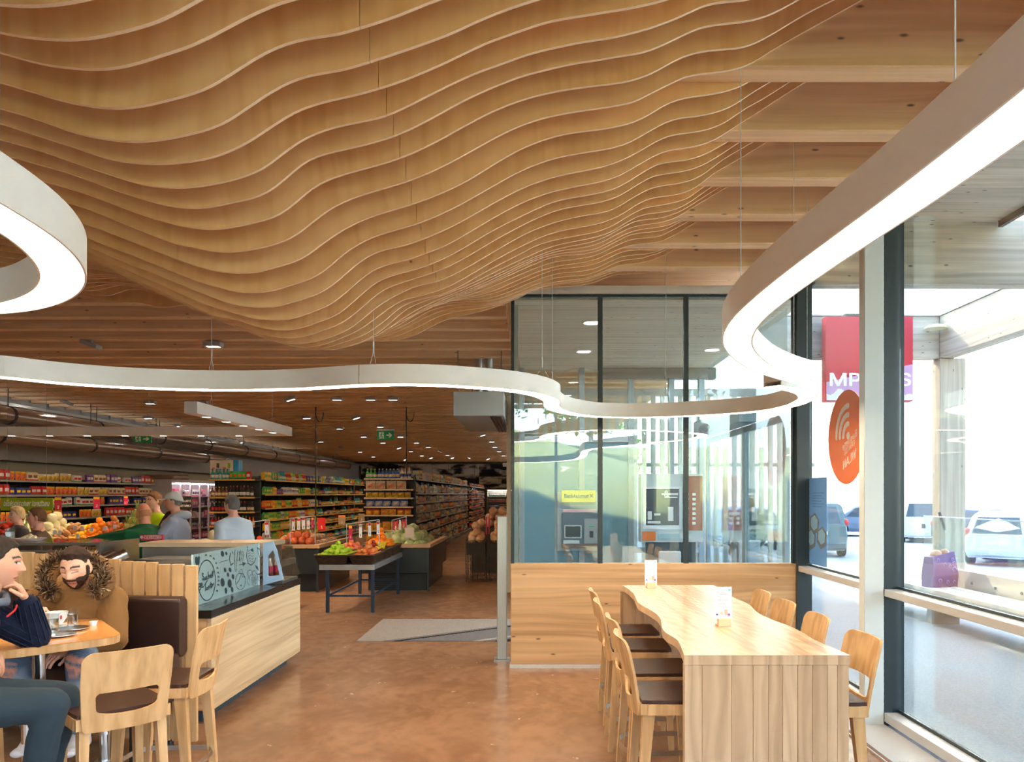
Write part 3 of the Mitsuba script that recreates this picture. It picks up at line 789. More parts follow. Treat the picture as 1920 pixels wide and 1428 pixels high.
def far_land(X, Y):
    r = np.hypot(X, Y)
    ang = np.arctan2(X, Y)
    base = -0.8 - np.clip(r - 70, 0, 900) * 0.05
    ridge = (0.55 + 0.75 * meshkit.fbm(np.stack([ang * 7, ang * 0, ang * 0 + 2], -1), 5, 4)) * np.clip((r - 900) / 2200, 0, 1) ** 1.2 * 170 * np.clip((0.62 - ang) / 0.18, 0.25, 1)
    rough = (meshkit.fbm(np.stack([X * 0.004, Y * 0.004, X * 0], -1), 4, 9) - 0.5) * np.clip((r - 500) / 600, 0, 1) * 120
    return base + ridge  + rough


R_, A_ = np.meshgrid(np.geomspace(80, 3600, 46), np.linspace(-0.4, 1.5, 90))
Xf, Yf = R_ * np.sin(A_), R_ * np.cos(A_)
n_ = R_.shape[1]
i_, j_ = np.meshgrid(np.arange(n_ - 1), np.arange(R_.shape[0] - 1))
a_ = (j_ * n_ + i_).ravel()
mat('valley', {'type': 'diffuse', 'reflectance': mikit.proc(lambda p, n, uv: mix((0.10, 0.17, 0.07), (0.30, 0.34, 0.14), smoothstep(0.35, 0.65, fbm(p.x * 0.01, p.y * 0.01, 0.0, 4))))})
struct('ground_valley', (np.c_[Xf.ravel(), Yf.ravel(), far_land(Xf, Yf).ravel()], np.c_[a_, a_ + n_, a_ + n_ + 1, a_ + 1]), 'valley', smooth=True, label='wooded valley and mountainside beyond the car park')

mat('haze_edge', {'type': 'null'}, False)
scene['valley_haze'] = {'type': 'cube', 'to_world': T4().translate([1500, 2100, 200]).scale([3000, 2000, 700]), 'bsdf': {'type': 'ref', 'id': 'haze_edge'},
                        'interior': {'type': 'homogeneous', 'albedo': rgb(0.97, 0.98, 0.99), 'sigma_t': 1 / 650.0}}
labels['valley_haze'] = {'label': 'pale sunlit haze over the valley', 'category': 'haze', 'kind': 'stuff'}
# canopy over the terrace, pergola frame
cano = struct_root('roof_canopy', 'weathered board canopy over the terrace')
cd = MB().box(XR + 0.1, 4.36, YF - 0.3, 7.25, 4.20, 4.32).box(4.36, 5.9, YF - 0.3, 5.7, 4.20, 4.32).box(5.9, 9.0, YF - 0.3, 7.25, 4.20, 4.32)
struct('board_deck', cd, 'spruce_grey', cano)
struct('skylight_frame', MB().box(4.34, 4.38, 5.66, 7.22, 4.14, 4.24).box(4.38, 5.9, 5.66, 5.70, 4.14, 4.24), 'frame_dark', cano)
struct('edge_beam', MB().box(XR + 0.14, 9.0, 7.25, 7.43, 3.62, 4.22, b=0.005), 'spruce_grey', cano)
pg = thing('pergola', 'weathered timber pergola frame on the terrace with an open roof', 'pergola')
put('post', MB().box(5.88, 6.25, 11.18, 11.40, -0.3, 3.615, b=0.006), 'post_wood', pg)
put('beam', MB().box(5.88, 6.10, 7.45, 11.40, 3.62, 4.22, b=0.006), 'beam_wood', pg)
put('beam', MB().box(XR + 0.8, 5.87, 11.18, 11.40, 3.62, 4.22, b=0.006), 'spruce_grey', pg)
put('cap', MB(srgb(200, 205, 205)).box(5.86, 6.12, 7.45, 11.42, 4.225, 4.25).box(XR + 0.8, 5.86, 11.16, 11.42, 4.225, 4.25), 'vc_satin', pg)
put('brace', MB(srgb(60, 62, 62)).tube([[5.86, 11.16, 1.38], [5.86, 11.0, 1.15]], 0.02), 'vc_satin', pg)
lampm = MB(srgb(225, 225, 185)).lathe([(0.0, 0.03), (0.10, 0.03), (0.15, 0.0), (0.15, -0.02), (0.0, -0.03)], n=24)
solo('disc_lamp', lampm, 'vc_satin', 'flat pale disc lamp under the corner of the pergola', 'lamp', tw=M4(5.72, 11.0, 3.98 + 0.04), smooth=False)
for k in list(scene):
    if k == 'disc_lamp':
        put('stem', MB(srgb(150, 150, 145)).tube([[5.72, 11.0, 4.02], [5.72, 11.17, 4.05]], 0.02), 'vc_satin', k)
# terrace bench, its back plate and the glass balustrade
bn = thing('terrace_bench', 'long pale timber bench along the terrace edge', 'bench')
for i in range(3):
    put('seat_slat', MB(srgb(214, 208, 196)).box(5.03 + 0.16 * i, 5.17 + 0.16 * i, 3.0, 11.9, 0.40, 0.45, b=0.004), 'vc_satin', bn)
put('front_board', MB(srgb(198, 190, 178)).box(5.05, 5.09, 3.0, 11.9, 0.22, 0.398), 'vc_satin', bn)
for y in (3.4, 5.6, 7.8, 10.0, 11.6):
    put('support', MB(srgb(120, 118, 112)).box(5.12, 5.48, y - 0.06, y + 0.06, -0.02, 0.398), 'vc_satin', bn)
bl = thing('glass_balustrade', 'frameless glass balustrade on a bolted steel plate behind the bench', 'balustrade')
put('base_plate', MB(srgb(190, 188, 182)).box(5.56, 5.60, 3.0, 11.15, 0.10, 0.66), 'vc_satin', bl)
for i in range(16):
    put('bolt', MB(srgb(120, 120, 118)).lathe([(0.0, 0.012), (0.018, 0.01), (0.02, 0.0)], n=10, M=M4(5.56, 3.3 + 0.5 * i, 0.52) @ basis([0, 0, 0], [0, 1, 0], [0, 0, 1], [-1, 0, 0])), 'vc_satin', bl)
for a, b in ((3.02, 5.1), (5.12, 8.6), (8.62, 11.1)):
    put('pane', MB().box(5.605, 5.617, a, b, 0.2, 1.33), 'pane_glass', bl)
    put('clip', MB(srgb(60, 70, 75)).box(5.59, 5.63, b - 0.01, b + 0.03, 1.16, 1.22), 'vc_satin', bl)
put('handrail', MB(srgb(225, 232, 235)).box(5.60, 5.622, 3.0, 11.1, 1.33, 1.345), 'vc_satin', bl)
# timber slat screen behind the lobby
sc = thing('slat_screen', 'screen of upright white timber slats outside the lobby', 'screen')
slat = MB(srgb(236, 230, 214)).box(-0.035, 0.035, -0.03, 0.03, 0.05, 3.25, b=0.004)
for i in range(34):
    put('slat', slat, 'vc_satin', sc, tw=M4(-0.4 + 0.147 * i, 12.6, 0))
put('rail', MB(srgb(205, 205, 200)).box(-0.5, 4.6, 12.64, 12.70, 2.1, 2.16).box(-0.5, 4.6, 12.64, 12.70, 0.4, 0.46).box(-0.5, 4.6, 12.55, 12.70, 3.25, 3.36), 'vc_satin', sc)


def tree(x, y, z, h, r, seed, col):
    t = thing('tree', 'leafy green tree standing beyond the entrance lobby', 'tree', 'trees outside')
    rs = np.random.RandomState(seed)
    put('trunk', MB(srgb(92, 74, 56)).tube([[x, y, z], [x + 0.1, y, z + h * 0.3], [x, y + 0.1, z + h * 0.7]], [0.16, 0.13, 0.06]), 'vc_matte', t)
    n = 1500
    d = rs.normal(size=(n, 3)); d /= np.linalg.norm(d, axis=1, keepdims=True)
    rad = rs.uniform(0.45, 1.0, n) ** 0.5
    lump = 0.75 + 0.5 * meshkit.fbm(d * 2.5 + seed, 3)
    c = d * (rad * lump)[:, None] * [r, r, h * 0.42] + [x, y, z + h * 0.6]
    a = rs.normal(size=(n, 3)); a /= np.linalg.norm(a, axis=1, keepdims=True)
    b = np.cross(a, d); b /= np.linalg.norm(b, axis=1, keepdims=True) + 1e-9
    s = rs.uniform(0.14, 0.30, n)[:, None]
    v = np.stack([c - a * s, c - b * s * 0.6, c + a * s, c + b * s * 0.6], 1).reshape(-1, 3)
    f = np.arange(4 * n).reshape(-1, 4)
    cc = np.repeat(np.asarray(col) * rs.uniform(0.7, 1.3, n)[:, None], 4, 0)
    put('foliage', MB().raw(v, f, cc), 'vc_leaf', t)
    labels[t + '__foliage'] = {'kind': 'stuff'}


for i, (x, y, h, r) in enumerate([(0.2, 24, 6.5, 2.6), (3.2, 27, 7.5, 3.0), (5.6, 32, 8.0, 3.2), (8.8, 46, 8.5, 3.4), (-3.0, 30, 8, 3.0), (10.5, 36, 7.0, 2.8)][1:3] + [(3.9, 21, 5.2, 2.0)]):
    tree(x, y + 30 if y > 22 else 52, -0.4, h, r, i + 3, srgb(86, 128, 52) if i % 2 else srgb(120, 140, 60))
ORD_ = ['first', 'second', 'third', 'fourth', 'fifth']
for i, (x, y, h, r) in enumerate([(-8, -30, 8, 3.4), (-2, -36, 9, 3.6), (3.5, -33, 8, 3.2), (9, -38, 9, 3.8), (-15, -40, 10, 4)]):
    tree(x, y, bank(np.array([float(x)]), np.array([float(y)]))[0] - 0.2, h, r, i + 13, srgb(70, 112, 44))
    labels[[k for k in labels if k.startswith('tree') and '__' not in k][-1]]['label'] = f'{ORD_[i]} tree on the meadow bank behind the viewer'


# ---- parked cars: a hull lofted from cross-sections, wheels, glass, lamps
def car(name, label, color, L, W, Hh, prof, glass, place, tail=True, cat='car'):
    """prof: outline in the (length, height) plane from rear to front; glass: side-window polygon."""
    t = thing(name, label, cat)
    xs = np.linspace(0.02, L - 0.02, 30)
    top = np.interp(xs, [p[0] for p in prof], [p[1] for p in prof])
    rings = []
    for x, zt in zip(xs, top):
        e = min(1, (min(x, L - x) / 0.35) ** 0.5) if min(x, L - x) < 0.35 else 1
        w = W / 2 * (0.86 + 0.14 * e)
        belt = min(0.56 * Hh + 0.05, zt - 0.03)
        roofw = w * (0.97 if zt < belt + 0.15 else 0.97 - 0.2 * (zt - belt) / (Hh - belt))
        zb = 0.22
        half = [(0, zb), (w * 0.9, zb), (w * 0.99, zb + 0.16), (w, 0.42 * Hh), (w * 0.97, belt), (roofw, zt - 0.06), (roofw * 0.86, zt), (0, zt + 0.015)]
        ring = [(y, z) for y, z in half] + [(-y, z) for y, z in half[-2:0:-1]]
        rings.append(np.array([[x, y, z] for y, z in ring]))
    body = m3.Manifold(m3.Mesh(np.asarray(loft(rings)[0], np.float32), np.asarray(loft(rings)[1], np.uint32)))
    if body.volume() < 0 or body.status() != m3.Error.NoError:
        v, f = loft(rings); body = m3.Manifold(m3.Mesh(np.asarray(v, np.float32), np.asarray(f[:, ::-1], np.uint32)))
    wr, ax = 0.315, (0.17 * L, 0.80 * L)
    for a in ax:
        cyl = m3.Manifold.cylinder(W * 1.2, wr + 0.06, wr + 0.06, 24, True).rotate([90, 0, 0]).translate([a, 0, wr])
        body = body - cyl
    put('body', body, 'vc_gloss', t, smooth=25 if False else False, tw=place, color=color)
    for s in (-1, 1):
        gl = MB((0.02, 0.03, 0.04))
        for poly in glass:
            def side(x, z):
                belt = 0.56 * Hh + 0.05
                k = min(max((z - belt) / (Hh - belt), 0), 1)
                return s * (W / 2 * (0.97 - 0.19 * k) + 0.012)
            pts = np.array([[x, side(x, z), z] for x, z in poly])
            n = len(pts)
            v = np.vstack([pts, pts - [0, s * 0.02, 0]])
            f = [[0, i, i + 1] for i in range(1, n - 1)] + [[n, n + i + 1, n + i] for i in range(1, n - 1)]
            gl.raw(v, np.array(f))
        put('side_window', gl, 'vc_gloss', t, tw=place)
        for a in ax:
            wh = MB()
            Mw = basis([a, s * (W / 2 - 0.10), wr], [1, 0, 0], [0, 0, 1], [0, -s, 0]) if s > 0 else basis([a, s * (W / 2 - 0.10), wr], [-1, 0, 0], [0, 0, 1], [0, -s, 0])
            K = (0.012, 0.012, 0.013)
            wh.lathe([(0.0, 0.10, K), (wr * 0.95, 0.10, K), (wr, 0.06, K), (wr, -0.08, K), (wr * 0.93, -0.10, K), (wr * 0.68, -0.10, K), (wr * 0.66, -0.05, K)], n=26, M=Mw)
            wk = put('wheel', wh, 'vc_satin', t, tw=place)
            rim = MB(srgb(205, 208, 212)).lathe([(wr * 0.68, -0.095), (wr * 0.62, -0.10), (wr * 0.60, -0.05)], n=26, M=Mw)
            rim.lathe([(0.0, -0.10), (0.05, -0.10), (0.055, -0.06)], n=10, M=Mw)
            for q in range(6):
                A = 2 * math.pi * q / 6
                rim.box(0.03, wr * 0.63, -0.028, 0.028, -0.095, -0.06, M=Mw @ M4(rz=A))
            put('rim', rim, 'vc_satin', wk, tw=place)
        put('tail_lamp' if tail else 'head_lamp', MB(srgb(200, 30, 35) if tail else srgb(225, 228, 230)).mesh(trimesh.creation.icosphere(1, 1.0), M=M4(0.16, s * (W / 2 - 0.10), 0.62 * Hh) @ np.diag([0.12, 0.10, 0.12, 1])), 'vc_gloss', t, tw=place, smooth=True)
    rw = MB((0.05, 0.07, 0.09))
    z0, z1 = 0.60 * Hh, 0.90 * Hh
    x0, x1 = np.interp(z0, [p[1] for p in prof[:4]], [p[0] for p in prof[:4]]), np.interp(z1, [p[1] for p in prof[:4]], [p[0] for p in prof[:4]])
    rw.raw([[x0 - 0.01, -W * 0.36, z0], [x0 - 0.01, W * 0.36, z0], [x1 - 0.01, W * 0.30, z1], [x1 - 0.01, -W * 0.30, z1]], [[0, 3, 2], [0, 2, 1]])
    put('rear_window', rw, 'vc_gloss', t, tw=place)
    pl = MB(srgb(235, 238, 240)).box(0.0, 0.03, -0.26, 0.26, 0.40 * Hh, 0.40 * Hh + 0.11)
    put('number_plate', pl, 'vc_satin', t, tw=place)
    put('bumper', MB(tuple(np.asarray(color) * 0.8)).box(-0.05, 0.16, -W * 0.44, W * 0.44, 0.26, 0.48, b=0.04), 'vc_satin', t, tw=place)
    return t


HATCH = [(0.0, 0.85), (0.10, 1.0), (0.42, 1.40), (0.75, 1.47), (1.9, 1.49), (2.6, 1.40), (3.2, 1.0), (3.95, 0.82), (4.1, 0.6)]
HGL = [[(0.55, 0.95), (1.20, 0.92), (1.20, 1.36), (0.75, 1.34)], [(1.26, 0.92), (2.15, 0.91), (2.15, 1.39), (1.26, 1.37)], [(2.21, 0.91), (3.0, 0.93), (2.62, 1.30), (2.21, 1.38)]]
SUV = [(0.0, 0.95), (0.06, 1.15), (0.22, 1.62), (0.5, 1.74), (2.2, 1.76), (2.75, 1.66), (3.3, 1.12), (4.2, 1.0), (4.4, 0.7)]
SGL = [[(0.35, 1.10), (1.15, 1.08), (1.15, 1.58), (0.45, 1.55)], [(1.22, 1.08), (2.2, 1.07), (2.2, 1.62), (1.22, 1.60)], [(2.27, 1.07), (3.1, 1.08), (2.75, 1.52), (2.27, 1.60)]]
MINI = [(0.0, 0.80), (0.10, 0.98), (0.38, 1.38), (0.8, 1.48), (1.6, 1.48), (2.3, 1.34), (2.8, 0.98), (3.4, 0.84), (3.55, 0.6)]
MGL = [[(0.50, 0.98), (1.25, 0.95), (1.25, 1.38), (0.75, 1.36)], [(1.32, 0.95), (2.5, 0.96), (2.1, 1.32), (1.32, 1.38)]]
GP = -0.32


def carM(px, py, Y, yaw):
    q = P(px, py, Y)
    return M4(q[0], Y, GP, math.radians(yaw))


car('hatchback', 'dark blue hatchback parked behind the pergola post, tail to the viewer', srgb(52, 74, 110), 4.1, 1.75, 1.49, HATCH, HGL, carM(1787, 1000, 27.0, 35))
car('small_car', 'small white rounded car parked at the right edge of the car park', srgb(226, 230, 232), 3.55, 1.66, 1.48, MINI, MGL, carM(1868, 1000, 21.0, 50))
car('off_roader', 'white off-roader seen from behind beyond the shopping bag', srgb(222, 226, 228), 4.4, 1.85, 1.76, SUV, SGL, carM(1733, 1000, 31.0, 62))
car('dark_estate_car', 'grey-blue car half hidden by the window frame, nearest the steel column', srgb(92, 110, 138), 4.1, 1.75, 1.49, HATCH, HGL, carM(1712, 1000, 36.0, 180 - 15))
car('silver_van', 'dark vehicle seen through the narrow facade bay behind the poster', srgb(90, 108, 112), 4.4, 1.85, 1.76, SUV, SGL, carM(1535, 1000, 24.0, 80))
car('blue_parked_car', 'blue car parked beyond the white slats', srgb(60, 92, 150), 4.1, 1.75, 1.49, HATCH, HGL, carM(1310, 1000, 30.0, 4))
# shopping bag on the bench
sb = thing('shopping_bag', 'purple patterned paper shopping bag standing full on the terrace bench', 'bag')
o = np.array([5.28, 10.05, 0.45])
bagc = srgb(112, 72, 128)
rings = []
for z, w, d in ((0, 0.40, 0.16), (0.15, 0.43, 0.18), (0.30, 0.42, 0.17), (0.42, 0.40, 0.13)):
    rings.append(np.array([[sx * w / 2 + 0.02 * math.sin(9 * z + sx), sy * d / 2, z + (0.03 * sx if z > 0.4 else 0)] for sx, sy in ((-1, -1), (0, -1.1), (1, -1), (1, 1), (0, 1.1), (-1, 1))]))
bag = MB(bagc).raw(*loft(rings))
Mb = M4(*o, rz=0.35)
put('body', bag, 'vc_satin', sb, tw=Mb)
sw = MB(srgb(190, 160, 215))
rs = np.random.RandomState(4)
for i in range(9):
    cx, cz, r0 = rs.uniform(-0.15, 0.15), rs.uniform(0.06, 0.36), rs.uniform(0.02, 0.045)
    a = np.linspace(0, 4.5, 18)
    sw.tube(np.c_[cx + r0 * (1 - a / 7) * np.cos(a), np.full(18, -0.10), cz + r0 * (1 - a / 7) * np.sin(a)], 0.004, sides=4)
put('swirl_print', sw, 'vc_satin', sb, tw=Mb)
put('contents', MB(srgb(205, 160, 130)).mesh(trimesh.creation.icosphere(2, 1.0), M=M4(-0.06, 0, 0.42) @ np.diag([0.09, 0.05, 0.06, 1])).mesh(trimesh.creation.icosphere(2, 1.0), M=M4(0.09, 0, 0.42) @ np.diag([0.07, 0.05, 0.07, 1])), 'vc_satin', sb, tw=Mb, smooth=True)
# hanging cube sign
sg = thing('hanging_sign', 'red and white hanging shop sign under the pergola', 'sign')
YS = 10.9
a, b = P(1548, 752, YS), P(1712, 593, YS)
put('board', MB(srgb(196, 40, 58)).box(a[0], b[0], YS, YS + 0.14, a[2], b[2], b=0.004), 'vc_satin', sg)
mid = P(0, 700, YS)[2]
lower = Polygon([(a[0] + 0.01, a[2] + 0.012), (b[0] - 0.01, a[2] + 0.012), (b[0] - 0.01, mid + 0.13), (a[0] + 0.01, mid - 0.12)])
FZ = basis([0, YS - 0.002, 0], [1, 0, 0], [0, 0, 1], [0, -1, 0])
put('picture_field', MB(srgb(196, 150, 188)).prism(lower, 0.004, FZ), 'vc_satin', sg)
rdg = [(a[0] + 0.012, a[2] + 0.014)] + [(x, a[2] + 0.11 + 0.05 * math.sin(x * 9) + 0.03 * math.sin(x * 31)) for x in np.linspace(a[0] + 0.012, b[0] - 0.012, 24)] + [(b[0] - 0.012, a[2] + 0.014)]
put('mountain_print', MB(srgb(226, 216, 222)).prism(Polygon(rdg), 0.003, FZ, z0=0.004), 'vc_satin', sg)
tm = text('MPREIS', 0.175, 0.004, True); tv = np.array(tm.vertices); w_ = tv[:, 0].max()
put('lettering', MB(srgb(240, 240, 240)).mesh((tv * [(b[0] - a[0] - 0.06) / w_, 1, 1], tm.faces), M=basis([a[0] + 0.03, YS - 0.007, P(0, 723, YS)[2]], [1, 0, 0], [0, 0, 1], [0, -1, 0])), 'vc_satin', sg)
put('hanger', MB(srgb(80, 80, 80)).box(a[0] + 0.3, a[0] + 0.33, YS + 0.04, YS + 0.10, b[2], 4.2).box(b[0] - 0.33, b[0] - 0.30, YS + 0.04, YS + 0.10, b[2], 4.2).box(a[0] + 0.3, b[0] - 0.3, YS + 0.04, YS + 0.25, 4.17, 4.2), 'vc_satin', sg)
# ================================================================== lamps of the store and the lobby
def spot_fixture(q, i, tilt, label, grp):
    t = thing('ceiling_spot', label, 'ceiling lamp', grp)
    x, y, z = q
    put('housing', MB(srgb(150, 150, 150)).box(-0.11, 0.11, -0.07, 0.07, -0.02, 0.035, M=M4(x, y, z - 0.06, 0, 0, tilt)).box(-0.02, 0.02, -0.02, 0.02, 0, 0.09, M=M4(x, y, z - 0.06)), 'vc_satin', t)
    emit_copy('lens', 'spot_lens', M4(x, y, z - 0.06, 0, 0, tilt), t)


LV4 = np.array([[-0.075, -0.05, -0.022], [0.075, -0.05, -0.022], [0.075, 0.05, -0.022], [-0.075, 0.05, -0.022]])
scene['spot_lens'] = {'type': 'shapegroup', 'lens': mikit.ply((LV4, np.array([[0, 2, 1], [0, 3, 2]])), 'opal', emitter={'type': 'area', 'radiance': rgb(DOWNLIGHT, DOWNLIGHT * 0.74, DOWNLIGHT * 0.46)})}
_a = np.linspace(0, 2 * np.pi, 21)[:-1]
DISC = (np.vstack([np.c_[0.05 * np.cos(_a), 0.05 * np.sin(_a), np.zeros(20)], [[0, 0, 0]]]), np.array([[20, (j + 1) % 20, j] for j in range(20)]))
scene['round_lens'] = {'type': 'shapegroup', 'lens': mikit.ply(DISC, 'opal', emitter={'type': 'area', 'radiance': rgb(DOWNLIGHT, DOWNLIGHT * 0.74, DOWNLIGHT * 0.46)})}
scene['lobby_lens'] = {'type': 'shapegroup', 'lens': mikit.ply(DISC, 'opal', emitter={'type': 'area', 'radiance': rgb(260, 245, 210)})}
SPOTS = [(170, 640), (400, 638), (125, 755), (282, 757), (380, 752), (545, 750), (632, 750), (695, 750), (737, 749), (278, 782), (575, 783), (668, 781), (637, 802), (713, 801), (751, 817), (601, 828), (682, 818), (718, 829), (781, 829), (640, 839),
         (748, 839), (803, 838), (675, 847), (770, 846), (824, 846), (633, 852), (791, 853), (839, 852), (700, 856), (808, 858), (848, 858), (905, 815), (922, 827), (928, 838), (936, 846), (944, 853), (520, 842), (560, 850), (450, 830), (760, 861), (880, 858), (915, 860), (330, 800), (420, 812)]
rows = {}
for i, (x, y) in enumerate(sorted(SPOTS, key=lambda s: (s[1], s[0]))):
    Y = F0 * (ZB - 0.06 - EYE) / (VY - y)
    kb = round((Y - 3.654) / 0.6316)
    Y = min(3.654 + 0.6316 * kb, 46.9)
    q = P(x, y, Y); q[2] = ZB
    rows.setdefault(kb, []).append(q)
ORD = ['first', 'second', 'third', 'fourth', 'fifth', 'sixth', 'seventh', 'eighth', 'ninth', 'tenth', 'eleventh', 'twelfth', 'thirteenth', 'fourteenth', 'fifteenth', 'sixteenth', 'seventeenth', 'eighteenth', 'nineteenth', 'twentieth',
       '21st', '22nd', '23rd', '24th', '25th', '26th', '27th', '28th', '29th', '30th', '31st', '32nd', '33rd', '34th', '35th', '36th', '37th', '38th', '39th', '40th']
for r, kb in enumerate(sorted(rows)):
    for c, q in enumerate(sorted(rows[kb], key=lambda q: q[0] / q[1])):
        spot_fixture(q, 0, rnd.choice([0, 0, 0.35, -0.3]), f'small ceiling spot, {ORD[c]} from the left in the {ORD[r]} row from the viewer', 'ceiling spots over the sales floor')
for i, (x, y, nm) in enumerate([(1110, 604, 'nearest'), (1095, 658, 'middle'), (1335, 655, 'right-hand')]):
    q = G(x, y, 3.52)
    t = thing('recessed_downlight', f'{nm} round recessed downlight in the pale lobby ceiling', 'downlight', 'lobby downlights')
    put('rim', MB(srgb(230, 230, 228)).lathe([(0.085, 0.0), (0.10, -0.012), (0.10, 0.0)], n=24, M=M4(q[0], q[1], 3.52)), 'vc_satin', t)
    emit_copy('lens', 'lobby_lens', M4(q[0], q[1], 3.515) @ np.diag([1.66, 1.66, 1, 1]), t)

# L-shaped hanging beam lamp with round lenses
lb = thing('beam_lamp', 'white L-shaped hanging beam lamp with a row of round lenses over the produce', 'pendant lamp')
zb = 2.62
put('near_arm', MB(srgb(232, 230, 224)).box(-4.20, -4.04, 9.30, 12.95, zb, zb + 0.146, b=0.003), 'vc_satin', lb)
put('cross_arm', MB(srgb(232, 228, 220)).box(-11.0 + 0.7, -4.21, 12.79, 12.95, zb, zb + 0.146, b=0.003), 'vc_satin', lb)
LENS = [(-4.12, 9.75 + 0.62 * i) for i in range(5)] + [(-4.9 - 0.63 * i, 12.87) for i in range(8)]
for x, y in LENS:
    emit_copy('lens', 'round_lens', M4(x, y, zb - 0.003), lb)
for x, y in ((-4.12, 9.9), (-4.12, 12.2), (-6.4, 12.87), (-9.0, 12.87)):
    c = MB(srgb(190, 188, 182)).tube([[x, y, zb + 0.25], [x, y, DECK - 0.01]], 0.003, sides=5).tube([[x, y, zb + 0.28], [x, y - 0.06, zb + 0.146]], 0.002, sides=4).tube([[x, y, zb + 0.28], [x, y + 0.06, zb + 0.146]], 0.002, sides=4)
    put('suspension_cable', c, 'vc_satin', lb)
# ================================================================== cafe furniture
def subdivided(m, size):
    v, f = trimesh.remesh.subdivide_to_size(m.vertices, m.faces, size)
    return v, f


def make_stool():
    t = thing('bar_stool', 'x', 'bar stool')
    # seat: oak frame and a dark leather pad, rounded at the front
    outl = sbox(-0.165, -0.15, 0.165, 0.15).buffer(0.045, join_style=1, quad_segs=5).union(sbox(-0.205, -0.20, 0.205, -0.02)).buffer(0.01).buffer(-0.012)
    pad = trimesh.creation.extrude_polygon(outl.buffer(-0.006), 0.018, engine='earcut'); pad.apply_translation([0, 0, 0.640])
    put('seat_pad', MB(srgb(58, 34, 24)).mesh(pad), 'vc_leather', t)
    ring = outl.difference(outl.buffer(-0.03))
    put('seat_frame', MB().prism(ring, 0.052, M4(0, 0, 0.588)).prism(outl.buffer(-0.02), 0.012, M4(0, 0, 0.628)), 'chair_oak', t)
    # backrest: bent ply with a grip opening
    w0, w1, h = 0.180, 0.195, 0.37
    pts = [(-w0, 0), (w0, 0), (w1, h * 0.6), (w1 - 0.012, h - 0.045), (w1 - 0.05, h), (-w1 + 0.05, h), (-w1 + 0.012, h - 0.045), (-w1, h * 0.6)]
    body = Polygon([(-w0, 0), (w0, 0), (w1, h * 0.6), (w1, h), (-w1, h), (-w1, h * 0.6)]).buffer(-0.05).buffer(0.05, quad_segs=8).union(Polygon([(-w0, 0), (w0, 0), (w0 + 0.01, 0.14), (-w0 - 0.01, 0.14)]).buffer(-0.02).buffer(0.02))
    hole = Polygon([(-0.138, 0.180), (0.138, 0.180), (0.132, 0.10)] + [(0.132 * math.cos(q), 0.10 - 0.026 * math.sin(q)) for q in np.linspace(0.15, math.pi - 0.15, 12)] + [(-0.132, 0.10)]).buffer(-0.022).buffer(0.022, quad_segs=6)
    m = trimesh.creation.extrude_polygon(body.difference(hole), 0.013, engine='earcut')
    v, f = subdivided(m, 0.035)
    x, z, y = v[:, 0], v[:, 1], v[:, 2]
    lean = 0.015 + 0.14 * z + 0.16 * z ** 2
    yy = -0.205 - lean + 0.9 * x ** 2 - y
    put('backrest', (np.c_[x, yy, 0.575 + z], f[:, ::-1]), 'chair_oak', t, smooth=35)
    for sx in (-1, 1):
        for sy in (-1, 1):
            top, bot = np.array([sx * 0.165, sy * 0.155, 0.60]), np.array([sx * 0.185, sy * 0.185 - (0.02 if sy < 0 else 0), 0.0])
            rr = []
            for q, (a, b) in ((0, (0.022, 0.030)), (0.25, (0.020, 0.026)), (1, (0.016, 0.016))):
                c = top + (bot - top) * q
                rr.append(np.array([c + [-a, -b, 0], c + [a, -b, 0], c + [a, b, 0], c + [-a, b, 0]]))
            put('leg', loft(rr[::-1]), 'chair_oak', t)
        for dx in (0.135, 0.160):
            put('screw', MB(srgb(215, 220, 225)).lathe([(0.0, 0.004), (0.006, 0.003), (0.0075, 0.0)], n=10, M=M4(sx * dx, -0.2245 + 0.9 * dx * dx, 0.60, rx=math.pi / 2)), 'vc_satin', t)
    a = np.linspace(0, np.pi, 15)
    path = np.vstack([[[-0.178, -0.17]], np.c_[-0.178 * np.cos(a), 0.15 + 0.075 * np.sin(a)], [[0.178, -0.17]]])
    path = np.vstack([path, [[0.10, -0.215], [0, -0.225], [-0.10, -0.215], [-0.178, -0.17]]])
    put('footrest', band(path, -0.003, 0.003, 0.195, 0.222, False), 'brushed_steel', t)
    return t


st0 = make_stool()
stools = []
LEFTROW = [3.92, 4.48, 5.14, 5.71]
RIGHTROW = [3.88, 4.53, 5.10, 5.61]
for i, y in enumerate(LEFTROW):
    dup(st0, M4(0.715 + [0.0, 0.01, -0.01, 0.0][i], y, 0, -math.pi / 2 + [0.0, 0.04, -0.03, 0.02][i]), f"oak bar stool with dark seat on the long table's left side, {['nearest the viewer', 'second from the viewer', 'third from the viewer', 'farthest from the viewer'][i]}", 'bar stools along the left side of the long table')
for i, y in enumerate(RIGHTROW):
    dup(st0, M4(1.395, y, 0, math.pi / 2 + [0.02, -0.03, 0.03, 0.0][i]), f"oak stool between long table and facade, {['nearest the viewer', 'second from viewer', 'third from viewer', 'farthest from viewer'][i]}", 'bar stools along the facade side of the long table')
dup(st0, M4(-2.035, 3.73, 0, math.radians(45)), 'oak bar stool turning its back to the viewer at the small table')
dup(st0, M4(-2.01, 4.22, 0, math.radians(92)), 'oak bar stool seen from the side in front of the wooden counter end')
dup(st0, M4(-2.62, 3.40, 0, math.radians(-75)), 'bar stool under the man in the navy sweater')
purge(st0)

